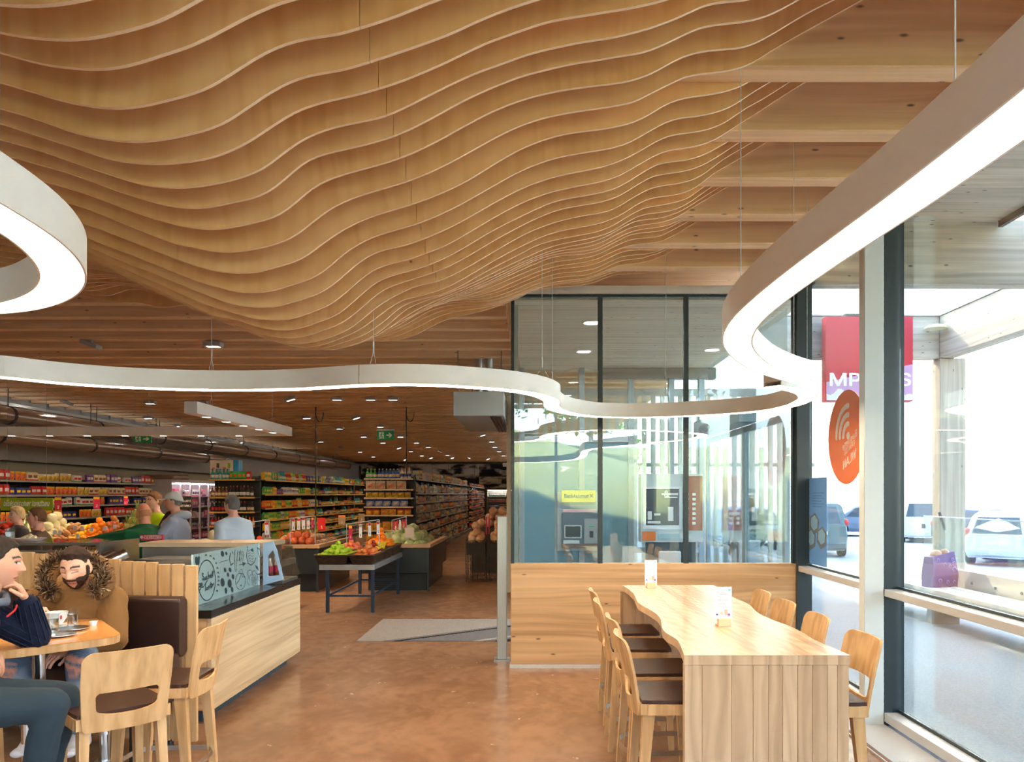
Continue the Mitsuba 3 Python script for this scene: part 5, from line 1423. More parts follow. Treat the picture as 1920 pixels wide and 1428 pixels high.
def variant(kind, size, main, label, acc):
    key = (kind, size, main, label, acc)
    if key not in VAR:
        w, d, h = size
        fn = {'carton': lambda: m_carton(w, d, h, main, label, acc), 'drink_carton': lambda: m_gable(w, d, h, main, label, acc), 'bottle': lambda: m_bottle(w / 2, h, main, label, acc),
              'pouch': lambda: m_pouch(w, d, h, main, label, acc), 'jar': lambda: m_jar(w / 2, h, main, label, acc), 'food_box': lambda: m_carton(w, d, h, main, label, acc), 'tub': lambda: m_jar(w / 2, h, main, label, acc)}[kind]()
        v, f, c = fn.get()
        VAR[key] = (v, f, c)
        VARKEY[key] = painted((v, f), 'vc_satin', False, c)
    return key


GOODS = []          # (distance, variant, matrix, kind, label, group)
LEVEL = ['top', 'second', 'third', 'fourth', 'fifth', 'sixth', 'bottom']
SAID = {'carton': 'packet', 'drink_carton': 'drink carton', 'bottle': 'bottle', 'pouch': 'bag', 'jar': 'jar', 'food_box': 'box', 'tub': 'tub'}


def fill_row(rack, lev, origin, ux, length, inward, z, zmax, palette, rs, dens=1.0, lean=0.0):
    """Goods along a shelf edge: origin + ux * u, standing back along 'inward'."""
    u, run = 0.03, 0
    yaw = math.atan2(ux[1], ux[0])
    flip = 1 if (-ux[1] * inward[0] + ux[0] * inward[1]) > 0 else -1
    while u < length - 0.08:
        kind, size, main, label, acc = palette[rs.randint(len(palette))]
        w, d, h = size
        h = min(h * rs.uniform(0.94, 1.05), zmax - z - 0.02)
        if h < 0.05: break
        vk = variant(kind, (w, d, round(h / 0.03) * 0.03 if h > 0.1 else round(h, 2)), main, label, acc)
        n = max(2, int(rs.uniform(0.3, 0.75) / (w + 0.006)))
        lab = f"{CN[main]} {SAID[kind]} with {CN[label]} label, {ORD[min(run, 39)]} run on the {LEVEL[lev]} shelf of the {rack}"
        for i in range(n):
            if u + w > length - 0.02: break
            if rs.rand() < dens:
                p = np.array(origin) + np.array(ux) * (u + w / 2) + np.array(inward) * (0.015 + rs.uniform(0, 0.03))
                M = np.eye(4)
                e = np.array([*ux, 0.0]); iw = np.array([*inward, 0.0])
                M = basis([p[0], p[1], z], e * flip, iw, [0, 0, 1])
                GOODS.append((math.hypot(p[0], p[1]), vk, M, kind, lab, f"{CN[main]} {SAID[kind]}s in run {run + 1} on the {LEVEL[lev]} shelf of the {rack}"))
            u += w + 0.004 + rs.uniform(0, 0.004)
        run += 1
        u += 0.012


def rack(name, label, origin, ux, length, inward, depth, levels, top, post_col, rail_col, ends=True):
    """Shelving: back panel, uprights, shelves each with its price rail. origin is the near corner of the front edge at the floor."""
    t = thing(name, label, 'shelf')
    o, e, w = np.array([*origin, 0.0]), np.array([*ux, 0.0]), np.array([*inward, 0.0])
    M = basis(o, e, w, [0, 0, 1])
    put('back_panel', MB(srgb(38, 40, 44)).box(0, length, depth - 0.02, depth, 0.0, top), 'vc_satin', t, tw=M)
    put('base', MB(srgb(30, 31, 34)).box(0, length, -0.10, depth, 0.0, 0.12), 'vc_satin', t, tw=M)
    n = max(1, int(round(length / 1.25)))
    for i in range(n + 1):
        u = min(max(i * length / n, 0.025), length - 0.025)
        put('upright', MB(post_col).box(u - 0.025, u + 0.025, depth - 0.06, depth - 0.021, 0, top + 0.05), 'vc_satin', t, tw=M)
    for z in levels:
        ext = -0.10 if z < 0.2 else 0.0
        k = put('shelf_board', MB(srgb(46, 46, 48)).box(0, length, ext, depth - 0.021, z - 0.025, z), 'vc_satin', t, tw=M)
        put('price_rail', MB(rail_col).box(0, length, ext - 0.012, ext - 0.001, z - 0.032, z + 0.008), 'vc_satin', k, tw=M)
    return t


C_, D_, B_, P_, J_, X_, T_ = 'carton', 'drink_carton', 'bottle', 'pouch', 'jar', 'food_box', 'tub'
JUICE = [(D_, (0.075, 0.07, 0.21), GRN, YEL, LIM), (D_, (0.075, 0.07, 0.21), YEL, ORG, YEL), (D_, (0.075, 0.07, 0.21), LIM, GRN, YEL), (D_, (0.075, 0.07, 0.21), ORG, YEL, RED), (B_, (0.08, 0.08, 0.26), YEL, CREAM, GRN), (D_, (0.075, 0.07, 0.21), WHITE, PUR, WHITE)]
DARKJ = [(B_, (0.085, 0.08, 0.28), DGR, CREAM, BLK), (J_, (0.09, 0.09, 0.13), BRN, CREAM, YEL), (C_, (0.10, 0.07, 0.16), PUR, ORG, DBL), (J_, (0.08, 0.08, 0.14), YEL, CREAM, DGR), (B_, (0.07, 0.07, 0.24), BRN, YEL, RED), (C_, (0.09, 0.06, 0.15), ORG, WHITE, BRN), (B_, (0.08, 0.08, 0.25), TEA, WHITE, DBL)]
TOPS = [(C_, (0.11, 0.10, 0.20), YEL, GRN, YEL), (C_, (0.11, 0.10, 0.24), WHITE, BLU, TEA), (C_, (0.10, 0.10, 0.22), GRN, ORG, DGR), (B_, (0.09, 0.09, 0.24), RED, YEL, ORG), (C_, (0.10, 0.08, 0.20), DBL, YEL, BLU), (B_, (0.09, 0.09, 0.26), TEA, WHITE, BLU), (C_, (0.12, 0.1, 0.22), ORG, YEL, RED), (B_, (0.08, 0.08, 0.27), LIM, WHITE, GRN), (C_, (0.11, 0.1, 0.2), RED, WHITE, RED)]
WINE = [(B_, (0.085, 0.085, 0.29), BLK, WHITE, RED), (B_, (0.085, 0.085, 0.29), BLK, CREAM, BLK), (B_, (0.085, 0.085, 0.28), BRN, CREAM, YEL), (B_, (0.085, 0.085, 0.29), BLK, RED, LIM)]
SODA = [(B_, (0.08, 0.08, 0.24), GRN, WHITE, LIM), (B_, (0.08, 0.08, 0.24), ORG, WHITE, RED), (B_, (0.08, 0.08, 0.26), RED, WHITE, GRN)]
SNACKW = [(P_, (0.24, 0.09, 0.24), CREAM, RED, WHITE), (P_, (0.24, 0.09, 0.24), WHITE, BRN, RED)]
SNACKO = [(P_, (0.17, 0.08, 0.20), ORG, YEL, RED), (P_, (0.19, 0.08, 0.20), YEL, RED, ORG)]
SNACKB = [(P_, (0.20, 0.08, 0.19), DBL, BRN, WHITE), (P_, (0.20, 0.08, 0.19), BLU, CREAM, DBL)]
SNACKN = [(P_, (0.15, 0.06, 0.17), ORG, BRN, WHITE), (P_, (0.15, 0.06, 0.17), CREAM, ORG, RED), (P_, (0.15, 0.06, 0.17), YEL, BRN, DBL)]
PASTA = [(P_, (0.13, 0.08, 0.24), WHITE, BLU, RED), (P_, (0.12, 0.07, 0.24), CREAM, GRN, WHITE), (X_, (0.12, 0.06, 0.22), WHITE, GRN, CREAM), (P_, (0.12, 0.07, 0.22), RED, WHITE, YEL), (X_, (0.11, 0.06, 0.24), YEL, BLU, DBL), (P_, (0.13, 0.07, 0.22), GRY, WHITE, BLU), (X_, (0.12, 0.06, 0.23), CREAM, RED, WHITE), (P_, (0.12, 0.07, 0.23), WHITE, ORG, GRN)]
NUTS = [(P_, (0.13, 0.08, 0.19), CREAM, BRN, GRY), (P_, (0.13, 0.08, 0.19), BRN, CREAM, WHITE), (P_, (0.12, 0.07, 0.18), GRY, ORG, WHITE), (P_, (0.13, 0.07, 0.19), ORG, CREAM, BRN), (X_, (0.12, 0.06, 0.18), CREAM, GRN, WHITE), (X_, (0.11, 0.06, 0.19), GRY, DBL, WHITE), (T_, (0.12, 0.12, 0.15), WHITE, YEL, GRY)]
COFFEE = [(X_, (0.10, 0.07, 0.18), BRN, ORG, RED), (X_, (0.10, 0.07, 0.18), ORG, YEL, BRN), (P_, (0.11, 0.07, 0.17), BRN, CREAM, RED), (J_, (0.10, 0.10, 0.15), CREAM, BRN, YEL), (X_, (0.11, 0.07, 0.17), RED, WHITE, BRN), (T_, (0.11, 0.11, 0.14), GRY, RED, WHITE)]
CHOC = [(X_, (0.16, 0.05, 0.20), RED, WHITE, BRN), (X_, (0.17, 0.05, 0.18), CREAM, BRN, RED), (X_, (0.15, 0.05, 0.19), PUR, WHITE, PUR), (X_, (0.15, 0.05, 0.16), DBL, YEL, PUR), (P_, (0.15, 0.06, 0.18), ORG, RED, YEL), (X_, (0.16, 0.06, 0.16), WHITE, RED, GRN), (X_, (0.14, 0.05, 0.2), BRN, YEL, RED), (P_, (0.14, 0.06, 0.17), YEL, BRN, WHITE)]
rs = np.random.RandomState(11)
STEELB, RAILY, RAILW, RAILB = srgb(36, 46, 60), srgb(214, 172, 90), srgb(222, 200, 172), srgb(150, 132, 112)
# bottle end rack and drinks aisle
LV = [0.14, 0.45, 0.82, 1.19, 1.57, 2.03]
rack('bottle_rack', 'end rack of dark bottles facing the viewer at the drinks aisle', (-8.40, 20.0), (1, 0), 1.20, (0, 1), 0.45, LV, 2.08, STEELB, RAILY)
for i, (z, pal) in enumerate(zip(LV, (SODA, SODA, SODA, WINE, WINE, TOPS))):
    fill_row('bottle rack', 5 - i, (-8.40, 20.0), (1, 0), 1.20, (0, 1), z, (LV + [2.5])[i + 1] - 0.03, pal, rs)
LV = [0.14, 0.42, 0.68, 0.95, 1.27, 1.64, 2.03]
rack('drinks_rack', 'long drinks shelving running back from the bottle end rack', (-7.10, 20.48), (0, 1), 12.0, (-1, 0), 0.50, LV, 2.08, STEELB, RAILY)
for i, z in enumerate(LV):
    pal = TOPS if i == 6 else (JUICE + DARKJ[:3] if i == 5 else JUICE)
    fill_row('drinks rack', 6 - i, (-7.10, 20.48), (0, 1), 5.2, (-1, 0), z, (LV + [2.42])[i + 1] - 0.03, pal, rs)
    fill_row('drinks rack rear half', 6 - i, (-7.10, 25.7), (0, 1), 6.7, (-1, 0), z, (LV + [2.42])[i + 1] - 0.03, TOPS if i == 6 else DARKJ, rs, 0.9)
# snack end rack and packet aisle
LV = [0.14, 0.46, 0.77, 1.14, 1.345, 1.56, 1.767, 2.03]
rack('snack_rack', 'end rack of snack bags facing the viewer, right of the drinks aisle', (-4.12, 18.8), (1, 0), 1.20, (0, 1), 0.45, LV, 2.08, STEELB, RAILW)
for i, (z, pal) in enumerate(zip(LV, (SNACKO, SNACKO, SNACKO, SNACKO, SNACKB, SNACKN, SNACKW, [(B_, (0.085, 0.085, 0.25), WHITE, DBL, ORG), (B_, (0.085, 0.085, 0.25), BLU, CREAM, WHITE), (B_, (0.085, 0.085, 0.26), GRN, WHITE, YEL)]))):
    fill_row('snack rack', min(6, 7 - i), (-4.12, 18.8), (1, 0), 1.20, (0, 1), z, (LV + [2.5])[i + 1] - 0.025, pal, rs)
LV = [0.14, 0.40, 0.68, 0.95, 1.19, 1.43, 1.67, 2.03]
rack('packet_rack', 'long shelving of packets and bags running back from the snack end rack', (-2.92, 19.28), (0, 1), 15.6, (-1, 0), 0.50, LV, 2.08, srgb(70, 76, 86), RAILB)
for i, z in enumerate(LV):
    pal = PASTA if i >= 6 else (NUTS + PASTA[:2] if i >= 4 else NUTS)
    fill_row('packet rack', min(6, 7 - i), (-2.92, 19.28), (0, 1), 5.5, (-1, 0), z, (LV + [2.4])[i + 1] - 0.03, pal, rs)
    fill_row('packet rack rear part', min(6, 7 - i), (-2.92, 24.8), (0, 1), 10.0, (-1, 0), z, (LV + [2.4])[i + 1] - 0.03, PASTA if i >= 5 else NUTS + COFFEE[:2], rs, 0.92)
LV = [0.14, 0.42, 0.68, 0.95, 1.19, 1.43, 1.67, 2.0]
rack('far_rack', 'distant shelving of brown packets at the end of the aisle', (-2.88, 35.9), (0, 1), 9.8, (-1, 0), 0.50, LV, 2.05, srgb(40, 40, 44), RAILB)
for i, z in enumerate(LV):
    fill_row('far rack', min(6, 7 - i), (-2.88, 35.9), (0, 1), 9.7, (-1, 0), z, (LV + [2.35])[i + 1] - 0.03, COFFEE, rs, 0.92)
# sweets along the left wall
LV = [0.14, 0.80, 1.12, 1.40, 1.63, 1.92]
rack('sweets_rack', 'long wall shelving of sweets and chocolate under the concrete beam', (-10.20, 13.6), (0, 1), 7.3, (-1, 0), 0.48, LV, 1.98, STEELB, srgb(140, 140, 138))
for i, z in enumerate(LV[1:]):
    fill_row('sweets rack', 4 - i, (-10.20, 13.6), (0, 1), 7.3, (-1, 0), z, (LV[1:] + [2.26])[i + 1] - 0.03, CHOC if i != 2 else CHOC[2:], rs, 0.95)
# chilled cabinet with lit glass doors beside the bottle rack, and the rear cooler
fz = thing('glass_door_freezer', 'white lit freezer cabinet with glass doors beyond the man in the cap', 'freezer')
for i in range(6):
    put('door_frame', MB(srgb(214, 205, 205)).box(-10.02, -9.97, 21.3 + 0.62 * i, 21.34 + 0.62 * i, 0.1, 1.98), 'vc_satin', fz)
put('cabinet', MB(srgb(190, 180, 182)).box(-10.75, -10.70, 21.3, 25.1, 0.0, 2.0).box(-10.72, -9.97, 21.3, 25.1, 1.98, 2.06).box(-10.72, -9.97, 21.3, 25.1, 0.0, 0.12).box(-10.72, -9.97, 25.05, 25.1, 0.0, 2.0).box(-10.72, -9.97, 21.3, 21.33, 0.0, 2.0), 'vc_satin', fz)
put('hood', MB(srgb(120, 96, 78)).box(-10.72, -9.9, 21.26, 22.3, 2.06, 2.2, b=0.04), 'vc_satin', fz)
put('light_tube', MB(srgb(255, 255, 255)).box(-10.06, -10.03, 21.4, 25.0, 1.93, 1.96), 'vc_matte', fz, emitter={'type': 'area', 'radiance': rgb(11, 10, 10.5)})
for j, z in enumerate((0.3, 0.62, 0.95, 1.27, 1.58)):
    put('wire_shelf', MB(srgb(215, 208, 208)).box(-10.68, -10.08, 21.36, 25.04, z - 0.015, z), 'vc_satin', fz)
    fill_row('freezer', 4 - j, (-10.08, 21.4), (0, 1), 3.6, (-1, 0), z, z + 0.3, [(X_, (0.16, 0.05, 0.22), PNK, WHITE, PUR), (X_, (0.15, 0.05, 0.2), WHITE, PUR, PNK), (P_, (0.17, 0.06, 0.2), WHITE, PNK, DBL), (X_, (0.15, 0.05, 0.2), PUR, WHITE, WHITE)], rs, 0.9)
rc = thing('rear_cooler', 'lit cooler with rows of small bottles at the far end of the aisle', 'cooler')
put('cabinet', MB(srgb(150, 140, 125)).box(-2.78, -0.2, 46.9, 46.95, 0, 1.95).box(-2.78, -0.2, 46.2, 46.95, 1.90, 1.96).box(-2.78, -2.74, 46.2, 46.95, 0, 1.95).box(-1.5, -1.46, 46.2, 46.3, 0, 1.95), 'vc_satin', rc)
put('light_tube', MB((1, 1, 1)).box(-2.7, -0.3, 46.3, 46.33, 1.86, 1.89), 'vc_matte', rc, emitter={'type': 'area', 'radiance': rgb(40, 44, 46)})
for j, z in enumerate((0.3, 0.6, 0.9, 1.2, 1.5)):
    put('shelf_board', MB(srgb(190, 186, 176)).box(-2.74, -0.25, 46.25, 46.9, z - 0.02, z), 'vc_satin', rc)
    fill_row('rear cooler', 4 - j, (-2.7, 46.25), (1, 0), 2.4, (0, 1), z, z + 0.28, [(B_, (0.07, 0.07, 0.2), WHITE, TEA, BLU), (B_, (0.07, 0.07, 0.2), BLU, WHITE, RED), (B_, (0.07, 0.07, 0.18), WHITE, RED, GRN)], rs)
# two-panel carton with drink pictures on top of the bottle rack
bxk = thing('promo_carton', 'big white and blue carton with two bottle pictures on top of the bottle rack', 'box')
Mc = M4(-8.12, 20.14, 2.035)
put('box', MB(srgb(232, 222, 206)).box(-0.30, 0.30, 0, 0.3, 0, 0.50), 'vc_satin', bxk, tw=Mc)
put('blue_side', MB(srgb(40, 140, 200)).box(0.302, 0.44, 0.004, 0.296, 0, 0.498), 'vc_satin', bxk, tw=Mc)
pr = MB()
for x0, c in ((-0.17, srgb(70, 64, 56)), (0.12, srgb(150, 180, 60))):
    pr.box(x0 + 0.04, x0 + 0.10, -0.003, 0, 0.05, 0.42, srgb(190, 190, 184)).box(x0 + 0.04, x0 + 0.11, -0.005, -0.003, 0.30, 0.42, c).box(x0 - 0.08, x0 + 0.0, -0.003, 0, 0.27, 0.31, srgb(226, 120, 60)).box(x0 - 0.07, x0 + 0.0, -0.003, 0, 0.15, 0.18, srgb(190, 170, 150))
put('picture', pr, 'vc_satin', bxk, tw=Mc)
a = np.linspace(0, np.pi, 12)
put('handle', MB(srgb(225, 220, 210)).tube(np.c_[0.12 + 0.06 * np.cos(a), np.full(12, 0.15), 0.5 + 0.05 * np.sin(a)], 0.006, sides=6), 'vc_satin', bxk, tw=Mc)

# the nearest 290 of each kind are things of their own, farther ones one mesh per kind
GOODS.sort(key=lambda g: g[0])
seen, rest = {}, {}
for dist, vk, M, kind, lab, grp in GOODS:
    seen[kind] = seen.get(kind, 0) + 1
    if seen[kind] <= 290:
        key = numbered(kind)
        scene[key] = {**VARKEY[vk], 'to_world': T4(M.tolist())}
        words = lab.split()
        labels[key] = {'label': ' '.join(words[:16]), 'category': SAID[kind], 'group': grp}
    else:
        v, f, c = VAR[vk]
        rest.setdefault(kind, MB()).raw(v @ M[:3, :3].T + M[:3, 3], f, c)
for kind, mb in rest.items():
    solo(f'{kind}_stock', mb, 'vc_satin', f'the many small {SAID[kind]}s farther down the aisles of the store', SAID[kind] + ' stock', kind='stuff')

# ---- produce
def ico(n=1):
    return trimesh.creation.icosphere(n, 1.0)


def fruit_mesh(kind, r, col, col2, rs):
    m = ico(2)
    v = np.array(m.vertices)
    z = v[:, 2]
    rr = np.ones(len(v))
    if kind == 'apple':
        rr = 1 - 0.22 * np.exp(-((z - 1) / 0.25) ** 2) - 0.12 * np.exp(-((z + 1) / 0.3) ** 2)
    elif kind == 'mango':
        v = v * [1.0, 0.8, 0.85]
    elif kind == 'ginger':
        v = v * [1.5, 0.7, 0.6]; rr = 0.7 + 0.6 * meshkit.noise(v * 1.6 + rs.rand() * 9)
    elif kind == 'lettuce':
        rr = 0.9 + 0.25 * meshkit.noise(v * 4 + rs.rand() * 9)
    t = np.clip(meshkit.fbm(np.array(m.vertices) * 1.3 + rs.rand() * 20, 2) * 1.9 - 0.45, 0, 1)[:, None]
    return v * rr[:, None] * r, np.array(m.faces), np.asarray(col) * (1 - t) + np.asarray(col2) * t


def heap(kind, label, group, center, ext, layers, r, col, col2, seed, cat=None, tilt=(0, 0), jitter=0.25):
    """Fruit in a pile: layers shrink upward; every piece a thing of its own."""
    rs = np.random.RandomState(seed)
    plies = [painted(fm[:2], 'vc_gloss' if kind in ('apple', 'tomato') else 'vc_satin', True, fm[2]) for fm in (fruit_mesh(kind, r, col, col2, rs) for _ in range(4))]
    for l in range(layers):
        k = 1 - l * 0.30
        ex, ey = ext[0] * k, ext[1] * k
        nx, ny = max(1, int(ex / (r * 1.95))), max(1, int(ey / (r * 1.95)))
        for i in range(nx):
            for j in range(ny):
                x = (i + 0.5 - nx / 2) * r * 1.95 + rs.uniform(-1, 1) * r * jitter
                y = (j + 0.5 - ny / 2) * r * 1.95 + rs.uniform(-1, 1) * r * jitter
                if abs(x) / (ext[0] / 2) + abs(y) / (ext[1] / 2) > 1.75: continue
                z = r + l * r * 1.45 + rs.uniform(0, 0.3) * r + tilt[0] * x + tilt[1] * y
                key = numbered(kind)
                M = M4(center[0] + x, center[1] + y, center[2] + z, rs.uniform(0, 6.28), rs.uniform(-0.8, 0.8), rs.uniform(-0.8, 0.8))
                scene[key] = {**plies[rs.randint(4)], 'to_world': T4(M.tolist())}
                labels[key] = {'label': label, 'category': cat or kind, 'group': group}


def basket(name, label, x0, x1, y0, y1, z, h, flare=0.04):
    t = thing(name, label, 'basket')
    col = srgb(44, 30, 22)
    def ring(k, zz, inset=0.0):
        f = flare * k - inset
        return np.array([[x0 - f, y0 - f, zz], [x1 + f, y0 - f, zz], [x1 + f, y1 + f, zz], [x0 - f, y1 + f, zz]])
    put('body', MB(col).raw(*loft([ring(0, z), ring(1, z + h)])), 'vc_satin', t)
    w = MB(shade(col, 1.5))
    n = max(4, int(h / 0.018))
    for i in range(n):
        k = (i + 0.5) / n
        r = ring(k, z + h * k); r = np.vstack([r, r[:1]]); c = r.mean(0)
        pts = []
        for a, b in zip(r[:-1], r[1:]):
            m_ = max(3, int(np.linalg.norm(b - a) / 0.06))
            for q in range(m_):
                p = a + (b - a) * q / m_
                d = p - c; d[2] = 0; d /= np.linalg.norm(d) + 1e-9
                pts.append(p + d * 0.005 * (1 if (q + i) % 2 else -1))
        w.tube(pts + [pts[0]], 0.0055, sides=4, cap=False)
    put('weave', w, 'vc_satin', t)
    put('rim', MB(shade(col, 1.7)).tube(np.vstack([ring(1, z + h), ring(1, z + h)[:1]]), 0.012, sides=6), 'vc_satin', t)
    return t


def placard(name, label, q, w, h, col, header=None, digit=None, cat='price sign', group=None, yaw=0.0):
    t = thing(name, label, cat, group)
    M = M4(q[0], q[1], q[2], yaw)
    put('card', MB(col).box(-w / 2, w / 2, -0.002, 0.002, -h / 2, h / 2), 'vc_satin', t, tw=M)
    if header is not None:
        put('header', MB(header).box(-w / 2 + 0.004, w / 2 - 0.004, -0.0035, -0.002, h * 0.28, h * 0.46), 'vc_satin', t, tw=M)
    if digit:
        tm = text(digit, min(w * 0.55, h * 0.22), 0.001, True)
        dx = np.array(tm.vertices)[:, 0].max()
        put('figure', MB(srgb(244, 240, 238) if sum(col) < 1.6 else srgb(60, 56, 58)).mesh(tm, M=M @ basis([-dx / 2, -0.0022, -h * 0.36], [1, 0, 0], [0, 0, 1], [0, -1, 0])), 'vc_satin', t, tw=None)
    return t


# steel fruit table with baskets
ft = thing('fruit_table', 'steel edged table on dark blue legs carrying baskets of apples and oranges', 'table')
TX0, TX1, TY0, TY1, TZF = -2.98, -2.21, 10.75, 13.05, 0.67
put('top', MB().box(TX0, TX1, TY0, TY1, TZF - 0.075, TZF, b=0.003), 'galvanised', ft)
for x in (TX0 + 0.11, TX1 - 0.03):
    for y in (TY0 + 0.04, TY1 - 0.25):
        put('leg', MB().box(x - 0.022, x + 0.022, y - 0.022, y + 0.022, 0.0, TZF - 0.076), 'steel_blue', ft)
put('stretcher', MB().box(TX0 + 0.132, TX1 - 0.052, TY0 + 0.03, TY0 + 0.05, 0.22, 0.245), 'steel_blue', ft)
put('stretcher', MB().box(TX0 + 0.132, TX1 - 0.052, TY1 - 0.26, TY1 - 0.24, 0.22, 0.245), 'steel_blue', ft)
for x in (TX0 + 0.11, TX1 - 0.03):
    put('stretcher', MB().box(x - 0.01, x + 0.01, TY0 + 0.062, TY1 - 0.272, 0.22, 0.245), 'steel_blue', ft)
basket('wicker_basket', 'dark wicker basket of green apples on the steel fruit table', TX0 - 0.02, TX0 + 0.36, TY0 + 0.02, TY0 + 0.75, TZF, 0.13)
basket('wicker_basket', 'dark wicker basket of red apples at the front right of the steel fruit table', TX0 + 0.46, TX1 - 0.04, TY0 + 0.02, TY0 + 0.75, TZF, 0.13)
basket('wicker_basket', 'dark wicker basket of bananas and grapes in the middle of the steel fruit table', TX0 + 0.02, TX1 - 0.04, TY0 + 0.90, TY0 + 1.45, TZF, 0.14)
basket('wicker_basket', 'dark wicker basket of oranges at the back of the steel fruit table', TX0 + 0.02, TX1 - 0.04, TY0 + 1.60, TY0 + 2.2, TZF, 0.15)
heap('apple', 'green apple in the front left basket of the steel fruit table', 'green apples', (TX0 + 0.17, TY0 + 0.38, TZF + 0.07), (0.46, 0.76), 4, 0.038, srgb(140, 190, 40), srgb(190, 205, 60), 1)
heap('apple', 'red and yellow apple in the front right basket of the steel fruit table', 'red apples', (TX0 + 0.60, TY0 + 0.38, TZF + 0.07), (0.36, 0.76), 4, 0.037, srgb(206, 60, 44), srgb(230, 170, 80), 2)
heap('plum', 'dark red plum behind the red apples', 'plums', (TX0 + 0.55, TY0 + 1.0, TZF + 0.10), (0.30, 0.24), 4, 0.028, srgb(110, 30, 44), srgb(190, 70, 70), 3)
heap('orange', 'orange in the heap at the back of the steel fruit table', 'oranges', (TX0 + 0.50, TY0 + 1.85, TZF + 0.10), (0.50, 0.55), 5, 0.043, srgb(240, 120, 14), srgb(250, 150, 30), 4)
heap('peach', 'peach in the low heap behind the green apples', 'peaches', (TX0 + 0.18, TY0 + 1.15, TZF + 0.11), (0.32, 0.40), 3, 0.036, srgb(240, 150, 90), srgb(220, 90, 70), 5)


def banana(label, group, q, yaw, seed):
    rs = np.random.RandomState(seed)
    a = np.linspace(-0.7, 0.7, 9)
    key = solo('banana', MB(srgb(238, 196, 50)).tube(np.c_[0.13 * np.sin(a), np.zeros(9), 0.13 * (1 - np.cos(a))], [0.006, 0.014, 0.018, 0.019, 0.019, 0.019, 0.017, 0.012, 0.005], sides=6), 'vc_satin', label, 'banana', group, tw=M4(q[0], q[1], q[2], yaw, rs.uniform(-0.4, 0.4)), smooth=True)


for i in range(14):
    banana('yellow banana in the bunch beside the oranges', 'bananas on the steel fruit table', (TX1 - 0.14 + 0.02 * (i % 3), TY0 + 0.85 + 0.035 * i, TZF + 0.15 + 0.025 * (i % 4)), 1.1 + 0.15 * (i % 5), i)
for i in range(24):
    q = P(168 + (i * 37) % 54, 1012 + (i * 13) % 22, 9.2)
    banana('yellow banana in the heap beside the man in green', 'bananas behind the slat fence', (q[0], 9.2 + 0.02 * (i % 7), q[2]), 0.4 * i, 50 + i)
put_base = solo('banana_stand', MB(srgb(52, 40, 32)).box(-5.40, -4.92, 9.12, 9.75, 0.0, 0.93), 'vc_satin', 'dark stand carrying the banana heap', 'stand')


# chest coolers with wooden rims
def chest(label, x0, x1, y0, y1):
    t = thing('chest_cooler', label, 'cooler')
    put('tub', MB().box(x0, x1, y0, y1, 0.30, 0.74, b=0.01), 'cooler_body', t)
    put('plinth', MB().box(x0 + 0.12, x1 - 0.06, y0 + 0.12, y1 - 0.12, 0.0, 0.30), 'cooler_body', t)
    for i in range(6):
        put('vent_slat', MB(srgb(52, 60, 66)).box(x0 + 0.2, x0 + 0.55, y0 + 0.105, y0 + 0.119, 0.06 + 0.035 * i, 0.075 + 0.035 * i), 'vc_satin', t)
    put('rim', MB(srgb(186, 150, 116)).box(x0 - 0.03, x1 + 0.03, y0 - 0.03, y0 + 0.06, 0.74, 0.80).box(x1 - 0.06, x1 + 0.03, y0 + 0.0601, y1, 0.74, 0.80).box(x0 - 0.03, x0 + 0.06, y0 + 0.0601, y1, 0.74, 0.80), 'vc_satin', t)
    put('corner_trim', MB(srgb(40, 52, 62)).box(x1 - 0.03, x1 + 0.004, y0 - 0.004, y0 + 0.03, 0.0, 0.74), 'vc_satin', t)
    return t


chest('dark chest cooler with a wooden rim right of the steel fruit table', -2.95, -1.78, 13.15, 15.8)
chest('dark chest cooler with a wooden rim between the counter and the fruit table', -4.75, -3.62, 13.0, 15.6)
heap('lettuce', 'pale green bagged lettuce in the right chest cooler', 'bagged lettuces', (-2.35, 14.3, 0.66), (0.95, 1.9), 3, 0.085, srgb(150, 170, 90), srgb(225, 225, 190), 7, 'lettuce')
heap('mushroom_pack', 'pale pack of mushrooms in the left chest cooler', 'mushroom packs', (-4.2, 14.2, 0.70), (0.9, 1.6), 2, 0.06, srgb(190, 170, 140), srgb(150, 90, 60), 8, 'mushroom')
heap('salad_pack', 'orange salad pack at the front of the left chest cooler', 'orange salad packs', (-4.05, 13.35, 0.76), (0.6, 0.3), 2, 0.07, srgb(226, 110, 60), srgb(150, 60, 30), 9, 'salad')
# tomato basket on its own steel table behind the counter
t2 = thing('produce_table', 'steel edged produce table partly hidden by the service counter', 'table')
put('top', MB().box(-4.55, -3.56, 9.75, 11.6, 0.62, 0.70, b=0.003), 'galvanised', t2)
for x in (-4.45, -3.62):
    for y in (9.85, 11.5):
        put('leg', MB().box(x - 0.022, x + 0.022, y - 0.022, y + 0.022, 0, 0.62), 'steel_blue', t2)
basket('wicker_basket', 'dark wicker basket of tomatoes and white vegetables behind the display case', -4.45, -3.64, 9.82, 11.5, 0.70, 0.16)
heap('tomato', 'red tomato in the wicker basket behind the display case', 'tomatoes', (-3.82, 10.8, 0.80), (0.44, 1.1), 4, 0.042, srgb(214, 50, 20), srgb(235, 90, 40), 10)
heap('cauliflower', 'white cauliflower in the wicker basket behind the display case', 'cauliflowers', (-4.15, 10.1, 0.80), (0.6, 0.7), 3, 0.075, srgb(232, 218, 186), srgb(210, 196, 150), 11)
